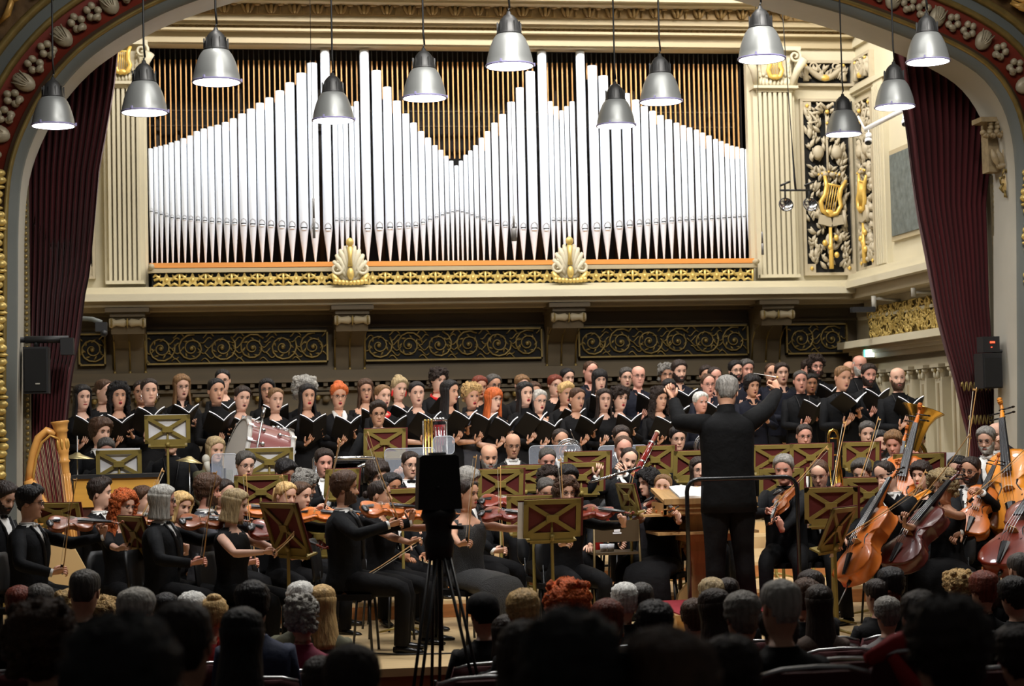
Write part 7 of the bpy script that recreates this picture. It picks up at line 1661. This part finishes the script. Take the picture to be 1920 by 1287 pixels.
AUD = [ # px, top py, width px, style, hair, clothes, label, sex
 (38, 1098, 42, 'short', 'auburn', 'black', 'listener with short reddish hair at the far left', 'm'),
 (75, 1094, 50, 'short', 'dgrey', 'char', 'listener with short grey brown hair on the left', 'm'),
 (160, 1067, 53, 'crop', 'dgrey', 'black', 'listener with cropped grey hair and glasses before the empty chair', 'm'),
 (130, 1105, 56, 'curly', 'blond', 'black', 'listener with curly blond hair left of another curly head', 'f'),
 (192, 1117, 56, 'curly', 'blond', 'brown', 'listener with lower curly blond hair, right of another curly head', 'f'),
 (255, 1101, 66, 'short', 'lgrey', 'black', 'listener with smooth grey hair before the grey haired violinist', 'm'),
 (310, 1111, 46, 'short', 'black', 'black', 'listener with black hair left of the white hair', 'm'),
 (360, 1109, 56, 'full', 'white', 'beige', 'listener with smooth white hair and beige jacket', 'f'),
 (402, 1110, 46, 'updo', 'blond', 'red', 'listener with grey blond updo and red collar', 'f'),
 (470, 1088, 66, 'full', 'black', 'blue', 'listener with black hair and dark blue jumper', 'm'),
 (562, 1090, 56, 'full', 'white', 'olive', 'listener with white hair behind grey curls', 'm'),
 (603, 1096, 42, 'long', 'blond', 'olive', 'listener with long pale blond hair right of the white hair', 'f'),
 (562, 1114, 68, 'curly', 'lgrey', 'magenta', 'listener with curly grey hair and magenta coat', 'f'),
 (70, 1125, 130, 'bigcurl', 'brown', 'brown', 'blurred large brown blond head at the bottom left', 'f'),
 (335, 1126, 115, 'short', 'dark', 'black', 'blurred dark brown head in the foreground left of long black hair', 'm'),
 (225, 1150, 205, 'mop', 'black', 'black', 'largest black head in the foreground on the left', 'm'),
 (455, 1138, 88, 'long', 'black', 'grey', 'listener with long black hair in the foreground', 'f'),
 (657, 1207, 120, 'short', 'dark', 'black', 'dark head low at the bottom, left of the tripod', 'm'),
 (904, 1110, 60, 'hat', 'black', 'black', 'listener in a black knitted hat right of the tripod', 'm'),
 (978, 1104, 70, 'full', 'blond', 'black', 'listener with wavy dark blond hair left of the orange hair', 'f'),
 (1062, 1085, 88, 'fluffy', 'orange', 'black', 'listener with big bright orange curls', 'f'),
 (1172, 1092, 56, 'full', 'white', 'black', 'listener with white hair below the seated soloist skirt', 'f'),
 (1202, 1092, 38, 'crop', 'dgrey', 'black', 'listener with dark grey cropped hair right of the white hair', 'm'),
 (950, 1152, 72, 'bob', 'dark', 'black', 'listener with brown bob low in front of the wavy blond hair', 'f'),
 (1138, 1122, 66, 'short', 'auburn', 'black', 'listener with dark reddish hair right of the orange curls', 'f'),
 (1145, 1150, 60, 'short', 'dgrey', 'black', 'listener with grey hair in front of the reddish hair', 'm'),
 (1227, 1125, 80, 'full', 'black', 'black', 'listener with black hair left of the podium', 'm'),
 (1072, 1140, 190, 'mop', 'black', 'black', 'very large dark head at the bottom centre', 'm'),
 (988, 1162, 125, 'bob', 'dark', 'black', 'large dark head left of the very large one', 'f'),
 (1255, 1176, 210, 'bob', 'brown', 'black', 'large brown head at the bottom, right of centre', 'f'),
 (1337, 1083, 56, 'full', 'gblond', 'black', 'listener with dark blond hair below the score desk', 'm'),
 (1363, 1083, 38, 'crop', 'dark', 'black', 'listener with thinning hair right of the dark blond one', 'm'),
 (1337, 1103, 66, 'long', 'dark', 'black', 'listener with long brown hair below the dark blond one', 'f'),
 (1302, 1122, 64, 'full', 'brown', 'black', 'listener with brown hair left of long brown hair', 'f'),
 (1393, 1108, 80, 'full', 'grey', 'black', 'listener with smooth grey hair below the conductor legs', 'm'),
 (1465, 1086, 78, 'crop', 'lgrey', 'black', 'listener with short grey hair and bald spot, right of the conductor', 'm'),
 (1520, 1068, 52, 'short', 'dark', 'black', 'listener with brown hair highest at the right of the podium', 'm'),
 (1514, 1084, 60, 'full', 'brown', 'black', 'listener with wavy brown hair beside the grey bald spot', 'f'),
 (1535, 1096, 62, 'long', 'dark', 'brown', 'listener with long dark hair left of the first cello', 'f'),
 (1455, 1138, 82, 'full', 'dark', 'navy', 'listener with dark hair in navy before the grey bald spot', 'm'),
 (1670, 1063, 55, 'full', 'black', 'black', 'listener with black hair before the dark red cello', 'm'),
 (1644, 1085, 42, 'short', 'dark', 'black', 'listener with dark hair left of the black hair by the cello', 'm'),
 (1662, 1100, 58, 'curly', 'auburn', 'cream', 'listener with reddish brown curls and cream coat on the right', 'f'),
 (1664, 1118, 62, 'full', 'grey', 'grey', 'listener with grey hair and glasses below the reddish curls', 'm'),
 (1727, 1106, 84, 'short', 'dark', 'olive', 'large brown head right of the grey hair on the right', 'f'),
 (1797, 1068, 48, 'curly', 'blond', 'black', 'listener with curly blond hair on the right', 'f'),
 (1818, 1072, 42, 'short', 'dark', 'black', 'listener with dark hair right of the blond curls', 'm'),
 (1845, 1070, 60, 'full', 'auburn', 'black', 'listener with dark red brown hair near the right edge', 'f'),
 (1862, 1093, 48, 'full', 'brown', 'black', 'listener with brown hair near the right edge', 'f'),
 (1898, 1080, 64, 'full', 'black', 'black', 'listener with black hair at the right edge', 'm'),
 (1912, 1036, 44, 'crop', 'dgrey', 'black', 'listener with cropped grey hair at the far right edge', 'm'),
 (1780, 1115, 150, 'mop', 'dark', 'black', 'very large dark head at the bottom right', 'm'),
 (1462, 1240, 72, 'full', 'black', 'black', 'dark head lowest at the bottom edge, right of centre', 'm'),
 (1370, 1190, 130, 'full', 'dark', 'black', 'large dark head at the bottom below the podium', 'm'),
 (1905, 1170, 110, 'full', 'dark', 'black', 'large dark head at the bottom right corner', 'm'),
 (640-40, 1230, 90, 'bob', 'dark', 'black', 'dark head at the bottom edge behind the magenta coat', 'f'),
]
ra = random.Random(2)
for px, py, wpx, st, hair, cl, label, sex in AUD:
    wid = {'bigcurl': .24, 'fluffy': .26, 'curly': .205, 'full': .19, 'bob': .20, 'long': .185, 'crop': .165, 'short': .175}.get(st, .18)
    Y = max(3.2, min(11.75, FPX*wid/wpx)); zf = rake(Y)
    face = 180+ra.uniform(-12, 12)+(-12 if px < 900 else 8)
    sp = dict(sex=sex, style=st, hair=hair, skin='m', outfit=dict(kind='shirtman' if sex == 'm' else 'dress', c=cl, name='jacket' if sex == 'm' else 'top', lower='trousers', lc='black', turtle=(cl != 'red')), head=(ra.uniform(-12, 12), ra.uniform(-2, 8), ra.uniform(-4, 4)), pose=pose_rest(), seed=px, mouth='shut', glasses=('glasses' in label))
    if cl == 'red': sp['extra'] = ('red_collar',)
    if st in ('crop',) and 'bald' in label: sp['style'] = 'recede'
    body, W, *_q = place(sp, px, py, Y, face, zf, label, 'listeners in the audience', .8, 1.22)
    s_ = seat0 if not su[0] else copy_tree(seat0); su[0] = 1
    s_.location = (body.location.x, body.location.y, body.location.z); s_.rotation_euler = (0, 0, math.pi); s_.scale = (1, 1, 1)
    tagc(s_, 'dark red theatre seat of the '+' '.join(label.replace(',', '').split()[:10]), 'theatre seat', 'theatre seats')
# empty seats with shining top rails
for px, py, Y, lb in ((1530, 1252, 6.6, 'empty theatre seat with a shining rail, right of bottom centre'), (1575, 1236, 7.6, 'empty theatre seat further up the aisle'), (910, 1270, 8.2, 'theatre seat with bright rail under the brown bob'), (1880, 1252, 7.0, 'theatre seat with bright rail at the bottom right')):
    p = P(px, py, Y); s_ = copy_tree(seat0); z = rake(Y); s_.location = (p.x, Y+.38, p.z-.89); s_.rotation_euler = (0, 0, math.pi); tagc(s_, lb, 'theatre seat', 'theatre seats')
p = P(1625, 1240, 7.2); m = MB(); m.tube([(0, 0, 0), (.12, .02, .05), (.3, .03, .09), (.42, 0, .05)], [(.02, .03), (.04, .05), (.05, .06), (.03, .04)], 8, 0); m.tube([(.1, 0, .02), (.25, 0, -.2), (.4, 0, -.1)], [.03, .06, .04], 8, 0); o = m.build('red_jacket', [CL['red']]); o.location = p; tagc(o, 'red jacket hung over a seat at the bottom right', 'jacket')
p.z -= .05
s_ = copy_tree(seat0); s_.location = (p.x+.25, 7.2+.36, p.z-.80); s_.rotation_euler = (0, 0, math.pi); tagc(s_, 'theatre seat carrying the red jacket', 'theatre seat', 'theatre seats')
if False: print(sorted(LOG, key=lambda t: t[1]))
for t in LOG:
    if t[1] < .86 or t[1] > 1.12: print('SCALE', t)
